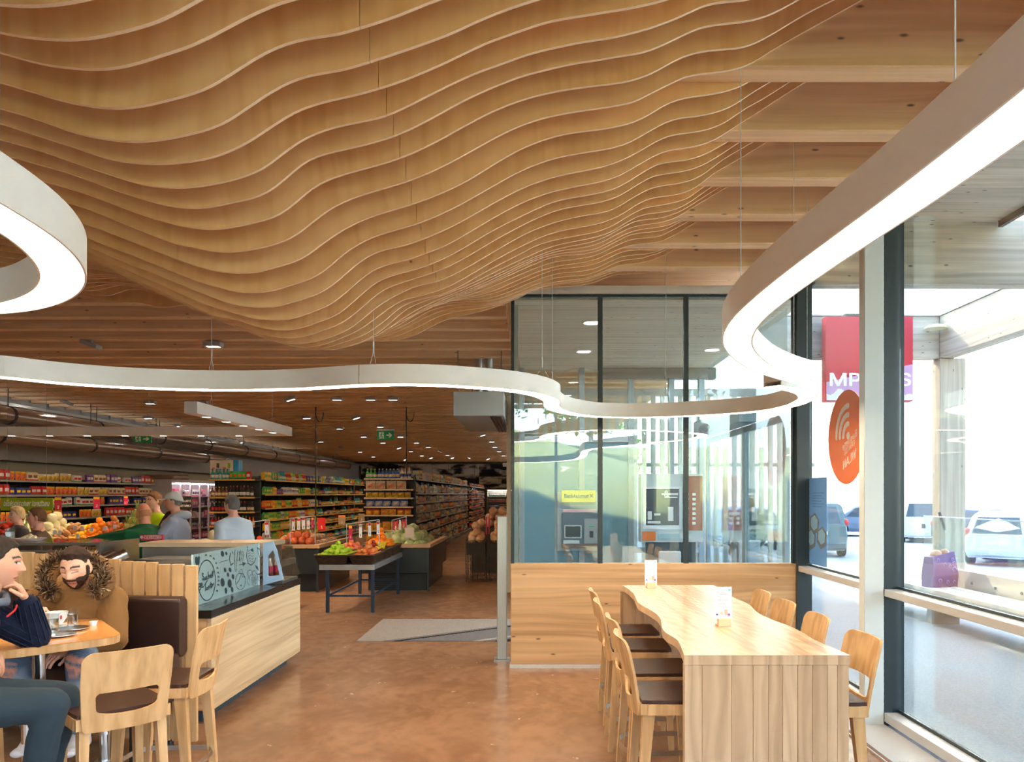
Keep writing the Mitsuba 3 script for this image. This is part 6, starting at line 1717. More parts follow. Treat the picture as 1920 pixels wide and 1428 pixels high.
# market stand at the left with heaps of vegetables
ms = thing('market_stand', 'dark sloping market stand heaped with vegetables below the green sign', 'stand')
put('body', MB(srgb(40, 32, 28)).box(-9.6, -6.9, 12.3, 13.6, 0.0, 0.80), 'vc_satin', ms)
v = np.array([[-9.6, 12.3, 0.80], [-6.9, 12.3, 0.80], [-6.9, 13.6, 1.02], [-9.6, 13.6, 1.02], [-9.6, 12.3, 0.86], [-6.9, 12.3, 0.86], [-6.9, 13.6, 1.08], [-9.6, 13.6, 1.08]])
put('tray', MB(srgb(46, 38, 33)).raw(v, [[0, 1, 5, 4], [1, 2, 6, 5], [2, 3, 7, 6], [3, 0, 4, 7], [4, 5, 6, 7]]), 'vc_satin', ms)
for kind, lab, grp, x, r, c1, c2, w, ly in (('tomato', 'red packed tomato at the left end of the market stand', 'packed tomatoes', -8.75, 0.05, srgb(180, 44, 26), srgb(90, 26, 20), 0.7, 3),
                                            ('cauliflower', 'white cauliflower on the market stand', 'stand cauliflowers', -7.95, 0.085, srgb(226, 210, 180), srgb(200, 200, 130), 0.42, 3),
                                            ('ginger', 'knobbly ginger root on the market stand', 'ginger roots', -7.62, 0.05, srgb(206, 160, 104), srgb(176, 120, 76), 0.30, 3),
                                            ('lemon', 'yellow lemon on the market stand', 'lemons', -7.42, 0.042, srgb(242, 190, 30), srgb(248, 205, 60), 0.22, 3),
                                            ('orange', 'orange on the market stand beside the lemons', 'oranges on the market stand', -7.22, 0.052, srgb(244, 150, 30), srgb(240, 120, 20), 0.28, 4),
                                            ('mango', 'red and green mango at the right end of the market stand', 'mangoes', -6.98, 0.058, srgb(190, 50, 34), srgb(120, 110, 40), 0.24, 4)):
    heap(kind, lab, grp, (x, 12.85, 0.93), (w, 0.9), ly, r, c1, c2, int(-x * 10), tilt=(0, 0.169))
for i in range(26):
    q = (-8.40 + 0.035 * (i % 10), 12.45 + 0.05 * (i // 3), 0.92 + 0.012 * i)
    key = solo('leek', MB().lathe([(0.0, 0.0, srgb(235, 230, 205)), (0.016, 0.0, srgb(235, 230, 205)), (0.016, 0.16, srgb(200, 215, 140)), (0.02, 0.30, srgb(80, 120, 50)), (0.03, 0.42, srgb(54, 96, 44)), (0.0, 0.45, srgb(54, 96, 44))], n=7), 'vc_satin', 'leek in the bundle heap on the market stand', 'leek', 'leeks', tw=M4(q[0], q[1], q[2], 0.4 + 0.1 * (i % 4), -1.1, 0), smooth=True)


def pineapple(q, i):
    t = thing('pineapple', 'pineapple with a spiky crown at the right end of the market stand', 'pineapple', 'pineapples')
    put('fruit', MB().lathe([(0.0, 0.0, srgb(110, 96, 40)), (0.045, 0.01, srgb(120, 100, 40)), (0.062, 0.07, srgb(140, 110, 46)), (0.058, 0.14, srgb(100, 100, 44)), (0.03, 0.18, srgb(90, 104, 50)), (0.0, 0.185, srgb(90, 104, 50))], n=12, M=M4(*q)), 'vc_satin', t, smooth=True)
    cr = MB()
    rs = np.random.RandomState(i)
    for k in range(16):
        a = rs.uniform(0, 6.28); r = rs.uniform(0.02, 0.09); h = rs.uniform(0.10, 0.20)
        w = 0.010
        cr.raw([[q[0] - w * math.sin(a), q[1] + w * math.cos(a), q[2] + 0.17], [q[0] + w * math.sin(a), q[1] - w * math.cos(a), q[2] + 0.17], [q[0] + r * math.cos(a), q[1] + r * math.sin(a), q[2] + 0.17 + h]], [[0, 1, 2]], srgb(120, 140, 70))
    put('crown', cr, 'vc_matte', t)


for i in range(9):
    pineapple((-6.82 + 0.10 * (i % 4), 13.0 + 0.16 * (i // 4), 0.98 + 0.11 * (i // 4)), i)
solo('pineapple_crate', MB(srgb(50, 40, 32)).box(-6.89, -6.35, 12.75, 13.6, 0.0, 0.98), 'vc_satin', 'dark crate under the pineapples beside the market stand', 'crate')
# bakery bins right of the aisle
for i, (x0, lab) in enumerate(((-1.28, 'wire bin of bread bags in front of the far aisle, left of the steel post'), (-0.86, 'second wire bin of bread bags, partly behind the steel post'))):
    t = thing('wire_bin', lab, 'bin')
    w = MB(srgb(40, 36, 34))
    for k in range(9):
        w.box(x0 + 0.046 * k, x0 + 0.046 * k + 0.006, 14.6, 14.606, 0.02, 0.78).box(x0 + 0.046 * k, x0 + 0.046 * k + 0.006, 15.094, 15.10, 0.02, 0.78)
    for k in range(12):
        w.box(x0, x0 + 0.374, 14.599, 14.605, 0.05 + 0.065 * k, 0.056 + 0.065 * k)
        for xx in (x0, x0 + 0.368): w.box(xx, xx + 0.006, 14.6, 15.1, 0.05 + 0.065 * k, 0.056 + 0.065 * k)
    for xx in (x0, x0 + 0.36):
        for yy in (14.6, 15.085): w.box(xx, xx + 0.014, yy, yy + 0.014, 0.0, 0.80)
    put('wire_cage', w, 'vc_satin', t)
    put('liner', MB(srgb(52, 40, 32)).box(x0 + 0.02, x0 + 0.355, 14.63, 15.08, 0.5, 0.72), 'vc_satin', t)
    heap('bread_bag', 'clear bag of brown bread rolls in the wire bins', 'bread bags', (x0 + 0.19, 14.85, 0.74), (0.36, 0.5), 3, 0.075, srgb(206, 140, 84), srgb(232, 205, 170), 60 + i, 'bread', tilt=(0, 0.2))
heap('bread_bag', 'clear bag of rolls on the rear bread table', 'bread bags on the rear table', (-0.75, 16.6, 0.92), (1.0, 0.7), 3, 0.09, srgb(214, 150, 110), srgb(235, 205, 180), 63, 'bread')
solo('bread_table', MB(srgb(60, 44, 34)).box(-1.3, -0.2, 16.2, 17.0, 0.0, 0.93), 'vc_satin', 'brown table of bread bags behind the wire bins', 'table')
# price placards on wire frames
WP, MAG, TAN, LILA = srgb(226, 228, 234), srgb(196, 36, 78), srgb(150, 124, 92), srgb(150, 140, 180)


def price_frame(label, px, Y, top, bot):
    t = thing('price_stand', label, 'stand')
    a, b = P(px[0], top[0], Y), P(px[1], top[1], Y)
    m = MB(srgb(170, 172, 176)).tube([a, b], 0.008, sides=6)
    m.tube([a, [a[0], Y, P(px[0], bot, Y)[2]]], 0.006, sides=6).tube([b, [b[0], Y, P(px[1], bot, Y)[2]]], 0.006, sides=6)
    put('frame', m, 'vc_satin', t)
    return t


price_frame('wire price frame above the left chest cooler', (544, 591), 13.1, (971, 967), 1024)
price_frame('wire price frame above the steel fruit table', (650, 711), 11.4, (982, 974), 1022)
price_frame('wire price frame beside the snack rack above the chest cooler', (735, 762), 13.3, (975, 968), 1010)
price_frame('wire price frame beside the man in the pale sweater', (474, 505), 12.0, (978, 974), 1008)
PL = [(500, 990, 12.0, 0.062, 0.20, WP, RED, '1', 'beside the man in the pale sweater'), (550, 983, 13.05, 0.055, 0.20, WP, RED, '2', 'first in the frame above the left chest cooler'), (560, 982, 13.05, 0.055, 0.20, WP, RED, '1', 'second in the frame above the left chest cooler'),
      (569, 981, 13.05, 0.055, 0.20, WP, RED, '2', 'third in the frame above the left chest cooler'), (578, 981, 13.05, 0.055, 0.18, WP, GRY, '1', 'fourth in the frame above the left chest cooler'), (586, 980, 13.05, 0.04, 0.19, MAG, YEL, '5', 'last in the frame above the left chest cooler'),
      (603, 982, 12.9, 0.13, 0.21, srgb(196, 26, 30), None, '1', 'red square right of the left chest cooler frame'), (641, 974, 14.0, 0.13, 0.17, TAN, ORG, '1', 'tan square above the green apples'), (678, 970, 15.0, 0.12, 0.15, TAN, None, '2', 'tan square left of the snack rack'),
      (657, 998, 11.35, 0.055, 0.22, MAG, YEL, '1', 'magenta strip over the red apples'), (676, 995, 11.35, 0.045, 0.20, WP, GRY, '1', 'second in the frame on the steel fruit table'), (693, 992, 11.35, 0.045, 0.20, WP, RED, '1', 'third in the frame on the steel fruit table'), (709, 989, 11.35, 0.045, 0.19, WP, RED, '1', 'last in the frame on the steel fruit table'),
      (739, 985, 13.25, 0.03, 0.16, MAG, None, '1', 'first in the frame beside the snack rack'), (745, 984, 13.25, 0.03, 0.16, MAG, None, '2', 'second in the frame beside the snack rack'), (750, 983, 13.25, 0.03, 0.16, WP, None, '1', 'pale one in the frame beside the snack rack'), (755, 982, 13.25, 0.03, 0.16, MAG, None, '3', 'fourth in the frame beside the snack rack'), (760, 981, 13.25, 0.03, 0.16, MAG, None, '1', 'last in the frame beside the snack rack'),
      (768, 998, 13.2, 0.15, 0.17, srgb(206, 186, 172), None, None, 'blank pale square above the right chest cooler'), (912, 985, 14.9, 0.03, 0.34, MAG, None, None, 'left magenta strip over the wire bins'), (917, 984, 14.9, 0.02, 0.34, MAG, None, None, 'right magenta strip over the wire bins'),
      (109, 944, 12.6, 0.115, 0.22, MAG, YEL, '2', 'right next to the green sign'), (181, 942, 13.0, 0.105, 0.205, MAG, YEL, '2', 'above the oranges of the market stand'), (236, 938, 13.5, 0.075, 0.16, MAG, YEL, '17', 'above the pineapples')]
for x, y, Y, w, h, col, hd, dg_, where in PL:
    nm = 'magenta' if col == MAG else ('tan' if col == TAN else ('red' if col[0] > 0.4 and col[1] < 0.1 else 'pale'))
    placard('price_placard', f'{nm} price placard, {where}', P(x, y, Y), w, h, col, hd, dg_)
for i, (x, y) in enumerate(((103, 997), (112, 998), (141, 989), (154, 990), (172, 992), (197, 990), (215, 987), (178, 1009), (146, 1005))):
    placard('price_card', f'small white price card, {ORD[i]} along the market stand', P(x, y, 12.25), 0.055, 0.065, WP, None, None, group='white price cards on the market stand')
# green hanging sign
hs = thing('organic_sign', 'olive green hanging sign lettered biologischer landbau', 'sign')
a, b = P(1, 957, 12.4), P(99, 933, 12.4)
put('board', MB(srgb(140, 158, 26)).box(a[0], b[0], 12.4, 12.412, a[2], b[2]), 'vc_satin', hs)
tm = text('biologischer landbau', 0.085, 0.002, True); tv = np.array(tm.vertices); kx = (b[0] - a[0] - 0.10) / tv[:, 0].max()
tv = np.c_[tv[:, 0] * kx + tv[:, 1] * 0.22, tv[:, 1], tv[:, 2]]
put('lettering', MB(srgb(240, 240, 225)).mesh((tv, tm.faces), M=basis([a[0] + 0.04, 12.398, a[2] + 0.075], [1, 0, 0], [0, 0, 1], [0, -1, 0])), 'vc_satin', hs)
put('leaf_mark', MB(srgb(220, 215, 60)).prism(Point(0, 0).buffer(0.02), 0.003, basis([a[0] + 0.118, 12.399, a[2] + 0.165], [0.9, 0, 0.5], [-0.3, 0, 0.5], [0, -1, 0])), 'vc_satin', hs)
put('wire', MB(srgb(120, 120, 120)).tube([[a[0] + 0.1, 12.406, b[2]], [a[0] + 0.1, 12.406, DECK - 0.01]], 0.002, sides=4).tube([[b[0] - 0.1, 12.406, b[2]], [b[0] - 0.1, 12.406, DECK - 0.01]], 0.002, sides=4), 'vc_satin', hs)
bs = thing('black_sign', 'black sign with white capitals behind the man in the cap', 'sign')
a, b = P(337, 955, 15.2), P(359, 930, 15.2)
put('board', MB(BLK).box(a[0], b[0], 15.2, 15.21, a[2], b[2]), 'vc_satin', bs)
for s_t, yy in (('EXKLUSIVE', 941), ('GETRÄNKE', 950)):
    tm = text(s_t, 0.045, 0.002, True); tv = np.array(tm.vertices); tv[:, 0] *= min(1.0, (b[0] - a[0] - 0.02) / tv[:, 0].max())
    put('lettering', MB(WHITE).mesh((tv, tm.faces), M=basis([a[0] + 0.01, 15.198, P(0, yy, 15.2)[2]], [1, 0, 0], [0, 0, 1], [0, -1, 0])), 'vc_satin', bs)
# photo panels on the rear wall
rs = np.random.RandomState(21)
def photo_print(p, n, uv):
    q = fbm(p.x * 1.1, p.z * 3.0, 0.0, 4)
    cell = cell_rand(dr.floor(p.x * 0.6), dr.floor(p.z * 1.1))
    return mix((0.015, 0.015, 0.017), (0.42, 0.38, 0.33), smoothstep(0.38, 0.62, q + 0.3 * (cell - 0.5)))
mat('photo_print', {'type': 'diffuse', 'reflectance': mikit.proc(photo_print)})
x = XL + 0.4
i = 0
while x < -0.4:
    w = rs.uniform(0.9, 1.7)
    for j, (z0, z1) in enumerate(((2.05, 2.75), (2.78, 3.5))):
        solo('wall_photo', MB().box(x + 0.01, min(x + w, -0.25) - 0.01, YEND - 0.03 - 0.01 * rs.rand(), YEND - 0.001, z0, z1), 'photo_print', f"black and white photo print high on the rear wall, {['lower', 'upper'][j]} row, {ORD[i]} from the left", 'picture', 'photo prints on the rear wall')
    x += w; i += 1
# exit signs
def exit_sign(label, x0, y0, x1, y1, Y):
    t = thing('exit_sign', label, 'exit sign')
    a, b = P(x0, y1, Y), P(x1, y0, Y)
    g = srgb(0, 140, 80)
    put('panel', MB(g).box(a[0], b[0], Y, Y + 0.03, a[2], b[2]), 'vc_satin', t)
    W, Hh = b[0] - a[0], b[2] - a[2]
    F = basis([a[0], Y - 0.001, a[2]], [1, 0, 0], [0, 0, 1], [0, -1, 0])
    w = MB(srgb(240, 245, 240))
    w.prism(sbox(0.12 * W, 0.12 * Hh, 0.42 * W, 0.85 * Hh), 0.002, F)
    ar = Polygon([(0.56, 0.42), (0.76, 0.42), (0.70, 0.24), (0.78, 0.24), (0.92, 0.5), (0.78, 0.76), (0.70, 0.76), (0.76, 0.58), (0.56, 0.58)])
    w.prism(Polygon([(p[0] * W, p[1] * Hh) for p in ar.exterior.coords]), 0.002, F)
    put('pictogram', w, 'vc_satin', t)
    r = MB(g)
    for pts in ([(0.28, 0.68), (0.25, 0.42), (0.34, 0.30), (0.30, 0.16)], [(0.25, 0.42), (0.20, 0.30), (0.14, 0.26)], [(0.27, 0.62), (0.36, 0.56), (0.40, 0.62)], [(0.27, 0.62), (0.20, 0.56), (0.17, 0.48)]):
        r.prism(LineString([(p[0] * W, p[1] * Hh) for p in pts]).buffer(0.018 * W), 0.002, F, z0=0.002)
    r.prism(Point(0.30 * W, 0.77 * Hh).buffer(0.03 * W), 0.002, F, z0=0.002)
    put('running_figure', r, 'vc_satin', t)
    put('frame', MB(srgb(190, 192, 190)).box(a[0] - 0.01, b[0] + 0.01, Y - 0.004, Y + 0.034, b[2], b[2] + 0.03), 'vc_satin', t)
    put('wire', MB(srgb(150, 150, 150)).tube([[a[0] + 0.02, Y + 0.015, b[2] + 0.03], [a[0] + 0.02, Y + 0.015, DECK - 0.01]], 0.002, sides=4).tube([[b[0] - 0.02, Y + 0.015, b[2] + 0.03], [b[0] - 0.02, Y + 0.015, DECK - 0.01]], 0.002, sides=4), 'vc_satin', t)


exit_sign('green exit sign with running figure and arrow hanging over the aisle', 707, 807, 738, 824, 13.0)
exit_sign('green exit sign half hidden behind the beam lamp', 250, 816, 283, 829, 15.5)
# air curtain unit, its ducts and hangers
au = thing('air_unit', 'grey sheet metal air unit hanging left of the lobby glazing', 'air unit')
put('casing', MB(srgb(150, 156, 156)).box(-1.14, -0.42, 11.0, 13.8, 2.765, 3.11, b=0.004), 'vc_satin', au)
put('grille', MB(srgb(60, 44, 40)).box(-0.62, -0.46, 11.1, 13.7, 2.752, 2.764), 'vc_satin', au)
for i in range(3):
    put('grille_slat', MB(srgb(30, 30, 32)).box(-0.61 + 0.05 * i, -0.59 + 0.05 * i, 11.12, 13.68, 2.742, 2.752), 'vc_satin', au)
for x in (-0.80, -0.66):
    put('duct', MB().tube([[x, 11.5, 3.11], [x, 11.5, 4.12]], 0.06, sides=20), 'galvanised', au, smooth=40)
for x, y in ((-1.08, 11.1), (-0.46, 11.1), (-1.08, 13.7), (-0.46, 13.7)):
    put('hanger', MB(srgb(90, 92, 92)).tube([[x, y, 3.11], [x, y, DECK - 0.01]], 0.007, sides=6), 'vc_satin', au)
# spiral ducts along the concrete wall
def spiral_duct(label, x, z, r, y0, y1):
    t = thing('air_duct', label, 'duct')
    put('tube', MB().tube([[x, y, z] for y in np.linspace(y0, y1, 30)], r, sides=22), 'duct_metal', t, smooth=40)
    for y in np.arange(y0 + 0.8, y1, 3.0):
        k = put('clamp', MB(srgb(40, 42, 44)).tube([[x, y - 0.03, z], [x, y + 0.03, z]], r + 0.012, sides=22), 'vc_satin', t)
        put('hanger', MB(srgb(60, 62, 64)).tube([[x, y, z + r], [x, y, DECK - 0.01]], 0.008, sides=5), 'vc_satin', k)
    return t


mat('duct_metal', {'type': 'principled', 'base_color': rgb(0.42, 0.36, 0.33), 'roughness': 0.28, 'metallic': 0.9})
spiral_duct('upper spiral air duct under the joists along the concrete wall', -10.05, 3.16, 0.165, 11.0, 42.0)
spiral_duct('short lower spiral air duct below the beam lamp', -9.9, 2.74, 0.14, 13.5, 24.5)
# black power cables dropping to the racks
for i, (x, lab) in enumerate(((592, 'left'), (762, 'right'))):
    Y = 18.0
    p = P(x, 740, Y)
    c = MB(BLK).tube([[p[0], Y, 3.7], [p[0], Y, 0.9 if i == 0 else 2.1]], 0.014, sides=6)
    a = np.linspace(0, np.pi, 10)
    c.tube(np.c_[p[0] + 0.09 - 0.09 * np.cos(a), np.full(10, Y), 3.55 - 0.22 * np.sin(a)], 0.010, sides=5)
    solo('power_cable', c, 'vc_satin', f'{lab} of two black power cables dropping from the ceiling to the racks', 'cable')
# goods and machines of the lobby
at = thing('cash_machine', 'cash machine set in the lobby wall below a yellow sign', 'cash machine')
YA = YB - 0.02
a, b = P(1045, 1032, YA), P(1124, 922, YA)
put('surround', MB(srgb(170, 180, 188)).box(a[0], b[0], YA - 0.02, YA, a[2], b[2]), 'vc_satin', at)
a2, b2 = P(1053, 1024, YA), P(1122, 962, YA)
put('recess', MB(srgb(84, 104, 118)).box(a2[0], b2[0], YA - 0.04, YA - 0.021, a2[2], b2[2]), 'vc_satin', at)
sq_ = lambda x0, y0, x1, y1, d, col, nm, m='vc_satin': put(nm, MB(col).box(P(x0, 0, YA)[0], P(x1, 0, YA)[0], YA - d, YA - 0.0401, P(0, y1, YA)[2], P(0, y0, YA)[2]), m, at)
sq_(1055, 954, 1117, 960, 0.05, srgb(235, 190, 200), 'red_strip'); sq_(1058, 984, 1090, 1008, 0.055, srgb(196, 200, 204), 'screen_bezel'); sq_(1060, 986, 1088, 1006, 0.06, srgb(44, 60, 62), 'screen', 'vc_gloss')
sq_(1095, 972, 1120, 1018, 0.055, srgb(150, 158, 164), 'card_panel'); sq_(1104, 985, 1113, 987, 0.06, srgb(40, 200, 120), 'card_light'); sq_(1105, 995, 1112, 1007, 0.062, srgb(30, 36, 40), 'card_slot'); sq_(1056, 1012, 1086, 1018, 0.08, srgb(206, 212, 216), 'keypad'); sq_(1053, 1019, 1122, 1025, 0.10, srgb(120, 96, 80), 'shelf')
put('sign_board', MB(srgb(228, 214, 60)).box(P(1053, 0, YA)[0], P(1116, 0, YA)[0], YA - 0.09, YA - 0.06, P(0, 941, YA)[2], P(0, 919, YA)[2]), 'vc_satin', at)
tm = text('BankAutomat', 0.055, 0.002, True); tv = np.array(tm.vertices); tv[:, 0] *= 0.365 / tv[:, 0].max()
put('lettering', MB(srgb(30, 50, 66)).mesh((tv, tm.faces), M=basis([P(1057, 0, YA)[0], YA - 0.091, P(0, 933, YA)[2]], [1, 0, 0], [0, 0, 1], [0, -1, 0])), 'vc_satin', at)
xm = P(1108, 929, YA)
put('cross_mark', MB(srgb(30, 50, 66)).prism(LineString([(-0.02, -0.02), (0.02, 0.02)]).buffer(0.005), 0.002, basis([xm[0], YA - 0.091, xm[2]], [1, 0, 0], [0, 0, 1], [0, -1, 0])).prism(LineString([(-0.02, 0.02), (0.02, -0.02)]).buffer(0.005), 0.002, basis([xm[0], YA - 0.091, xm[2]], [1, 0, 0], [0, 0, 1], [0, -1, 0])), 'vc_satin', at)
ph = thing('vending_kiosk', 'white and red kiosk with a poster in the entrance lobby', 'kiosk')
YK = 10.9
kb = lambda nm, x0, y0, x1, y1, d0, d1, col: put(nm, MB(col).box(P(x0, 0, YK)[0], P(x1, 0, YK)[0], YK - d1, YK - d0, P(0, y1, YK)[2], P(0, y0, YK)[2]), 'vc_satin', ph)
kb('body', 1202, 888, 1318, 1016, -0.3, 0.0, srgb(190, 200, 206)); kb('red_panel', 1281, 892, 1317, 994, 0.0, 0.012, srgb(150, 30, 36)); kb('poster_frame', 1206, 912, 1278, 992, 0.0, 0.012, srgb(214, 220, 226)); kb('poster', 1211, 916, 1273, 984, 0.0121, 0.016, srgb(70, 74, 86))
kb('orange_field', 1204, 996, 1229, 1013, 0.0, 0.012, srgb(226, 120, 50)); kb('ticket_slot', 1234, 1000, 1274, 1010, 0.0, 0.012, srgb(150, 180, 190))
pm = MB(srgb(214, 216, 222))
for x0, y0, x1, y1 in ((1240, 924, 1271, 928), (1246, 931, 1270, 933), (1214, 958, 1222, 974), (1226, 962, 1238, 966), (1214, 976, 1238, 981), (1252, 950, 1262, 976)):
    pm.box(P(x0, 0, YK)[0], P(x1, 0, YK)[0], YK - 0.018, YK - 0.0161, P(0, y1, YK)[2], P(0, y0, YK)[2])
for y in range(924, 980, 9):
    pm.box(P(1284, 0, YK)[0], P(1291, 0, YK)[0], YK - 0.014, YK - 0.0121, P(0, y + 5, YK)[2], P(0, y, YK)[2]).box(P(1298, 0, YK)[0], P(1304, 0, YK)[0], YK - 0.014, YK - 0.0121, P(0, y + 5, YK)[2], P(0, y, YK)[2])
tm = text('&', 0.085, 0.002, True)
pm.mesh(tm, M=basis([P(1244, 0, YK)[0], YK - 0.018, P(0, 931, YK)[2]], [1, 0, 0], [0, 0, 1], [0, -1, 0]))
put('print', pm, 'vc_satin', ph)
put('stand', MB(srgb(60, 70, 78)).box(P(1215, 0, YK)[0], P(1305, 0, YK)[0], YK + 0.02, YK + 0.25, 0.0, P(0, 1016, YK)[2]), 'vc_satin', ph)
for i, (x0, y0, x1, y1, Y) in enumerate(((1235, 1033, 1277, 1060, 9.4), (1386, 1012, 1426, 1062, 9.6))):
    a, b = P(x0, y1, Y), P(x1, y0, Y)
    solo('white_display_board', MB(srgb(228, 232, 238)).box(a[0], b[0], Y, Y + 0.03, 0.0, b[2], b=0.01), 'vc_satin', f"{['left low', 'right taller'][i]} white board standing in the lobby behind the oak wall", 'board')
# stickers and poster on the facade glass
XS = XR + 0.104


def on_facade(x, y):
    Y = F0 * XS / (x - VX)
    return Y, EYE - (y - VY) * Y / F0


ws = thing('wifi_sticker', 'round orange wifi sticker on the narrow facade bay', 'sticker')
cy_, cz_ = on_facade(1599, 817)
yl, _ = on_facade(1553.5, 817)
R_s = 0.5 * (on_facade(1590, 729)[1] - on_facade(1590, 906)[1])
FW = basis([XS - 0.0005, 0, 0], [0, -1, 0], [0, 0, 1], [-1, 0, 0])
cY = yl - R_s
put('disc', MB(srgb(236, 120, 60)).prism(Point(-cY, cz_).buffer(R_s, quad_segs=24), 0.001, FW), 'vc_satin', ws)
wm = MB(srgb(238, 224, 212))
o_ = np.array([-cY + 0.04, cz_ + R_s * 0.02])
for r_ in (0.10, 0.175, 0.25):
    t_ = np.linspace(math.pi / 2, math.pi, 14)
    wm.prism(LineString(np.c_[o_[0] + r_ * np.cos(t_), o_[1] + r_ * np.sin(t_)]).buffer(0.022), 0.001, FW, z0=0.001)
wm.prism(Point(*o_).buffer(0.032), 0.001, FW, z0=0.001)
for s_t, hgt, dy, rot in (('Baguette', 0.055, -0.11, 0.35), ('GRATIS', 0.045, -0.18, 0.35), ('WLAN', 0.07, -0.28, 0.35)):
    tm = text(s_t, hgt, 0.001, s_t == 'WLAN'); tv = np.array(tm.vertices); wd = tv[:, 0].max()
    uu = np.array([-math.cos(rot), -math.sin(rot)]); vv = np.array([-math.sin(rot) * 0.0, 1.0])
    pos = np.array([o_[0] + 0.02 + wd * 0.5, o_[1] + dy + 0.10])[None] + tv[:, :1] * uu + tv[:, 1:2] * vv
    wm.mesh((np.c_[pos, tv[:, 2] + 0.001], np.asarray(tm.faces)[:, ::-1]), M=FW)
put('lettering', wm, 'vc_satin', ws)
po = thing('window_poster', 'blue poster with three food bowls on the narrow facade bay', 'poster')
ya, yb = on_facade(1505, 900)[0], on_facade(1550, 900)[0]
za, zb_ = on_facade(1505, 1052)[1], on_facade(1505, 897)[1]
put('sheet', MB(srgb(92, 140, 200)).box(XS - 0.001, XS, yb, ya, za, zb_), 'vc_satin', po)
pm = MB(srgb(92, 104, 116))
for x, y, r_ in ((1527, 982, 0.105), (1521, 1010, 0.105), (1541, 1008, 0.105)):
    u_, w_ = on_facade(x, y)
    pm.prism(Polygon([(-u_ + r_ * 1.25 * math.cos(k * math.pi / 3 + 0.4), w_ + r_ * math.sin(k * math.pi / 3 + 0.4)) for k in range(6)]), 0.001, FW, z0=0.0006)
    pm.prism(Polygon([(-u_ + r_ * 0.9 * math.cos(k * math.pi / 3 + 0.4), w_ + 0.01 + r_ * 0.7 * math.sin(k * math.pi / 3 + 0.4)) for k in range(6)]), 0.001, FW, color=srgb(120, 160, 190), z0=0.0016)
u_, w_ = on_facade(1515, 985); pm.prism(Point(-u_, w_).buffer(0.05), 0.001, FW, color=srgb(120, 120, 130), z0=0.0006)
for k in range(6):
    u_, w_ = on_facade(1524, 925 + 5 * k)
    pm.prism(sbox(-u_, w_, -u_ + 0.28 - 0.05 * (k % 2), w_ + 0.012), 0.001, FW, color=srgb(80, 124, 180), z0=0.0006)
put('print', pm, 'vc_satin', po)
# ================================================================== people
ICO2 = np.array(trimesh.creation.icosphere(2, 1.0).vertices)
ICO1 = np.array(trimesh.creation.icosphere(1, 1.0).vertices)


def hull(*balls, pts=ICO2):
    return m3.Manifold.hull_points(np.vstack([np.asarray(c, float) + pts * np.asarray(r, float) for c, r in balls]))


def fuse(parts, edge, it=10):
    m = m3.Manifold.batch_boolean(parts, m3.OpType.Add)
    m = m.refine_to_length(edge)
    t = trimesh.Trimesh(*meshkit.arrays(m)[:2], process=True)
    if it:
        trimesh.smoothing.filter_taubin(t, lamb=0.5, nu=0.52, iterations=it)
    return t


def solid(t):
    m = m3.Manifold(m3.Mesh(np.asarray(t.vertices, np.float32), np.asarray(t.faces, np.uint32)))
    return m


def head_shape(sub, beard=0.0):
    """A head in its own axes: x to its right, y forward, z up, origin between the ears at half height."""
    ic = trimesh.creation.icosphere(sub, 1.0)
    d = np.array(ic.vertices)
    x, y, z = d.T
    jaw = np.clip(-z, 0, 1)
    wx = 0.076 * (1 - 0.30 * jaw ** 1.6) * (1 - 0.05 * np.clip(z, 0, 1) ** 2)
    ay = np.where(y > 0, 0.094 - 0.012 * jaw, 0.102 - 0.040 * jaw ** 1.2)
    p = np.c_[x * wx, y * ay - 0.004 + 0.012 * jaw, z * np.where(z > 0, 0.118, 0.116)]
    X, Z = p[:, 0], p[:, 2]
    f = np.clip((y - 0.15) / 0.5, 0, 1)
    nz = np.where(Z > -0.03, np.clip((0.022 - Z) / 0.052, 0, 1), np.clip((Z + 0.045) / 0.015, 0, 1))
    p[:, 1] += f * (0.026 * nz * np.exp(-(X / (0.010 + 0.006 * nz)) ** 2)
                    - 0.010 * np.exp(-((np.abs(X) - 0.031) / 0.015) ** 2 - ((Z - 0.006) / 0.012) ** 2)
                    + 0.005 * np.exp(-((Z - 0.026) / 0.008) ** 2) * np.exp(-(X / 0.05) ** 2)
                    + 0.006 * np.exp(-((Z + 0.060) / 0.006) ** 2 - (X / 0.022) ** 2) + 0.006 * np.exp(-((Z + 0.074) / 0.006) ** 2 - (X / 0.020) ** 2)
                    - 0.003 * np.exp(-((Z + 0.067) / 0.003) ** 2 - (X / 0.024) ** 2)
                    + 0.010 * np.exp(-((Z + 0.100) / 0.014) ** 2 - (X / 0.024) ** 2))
    return d, p, np.array(ic.faces)


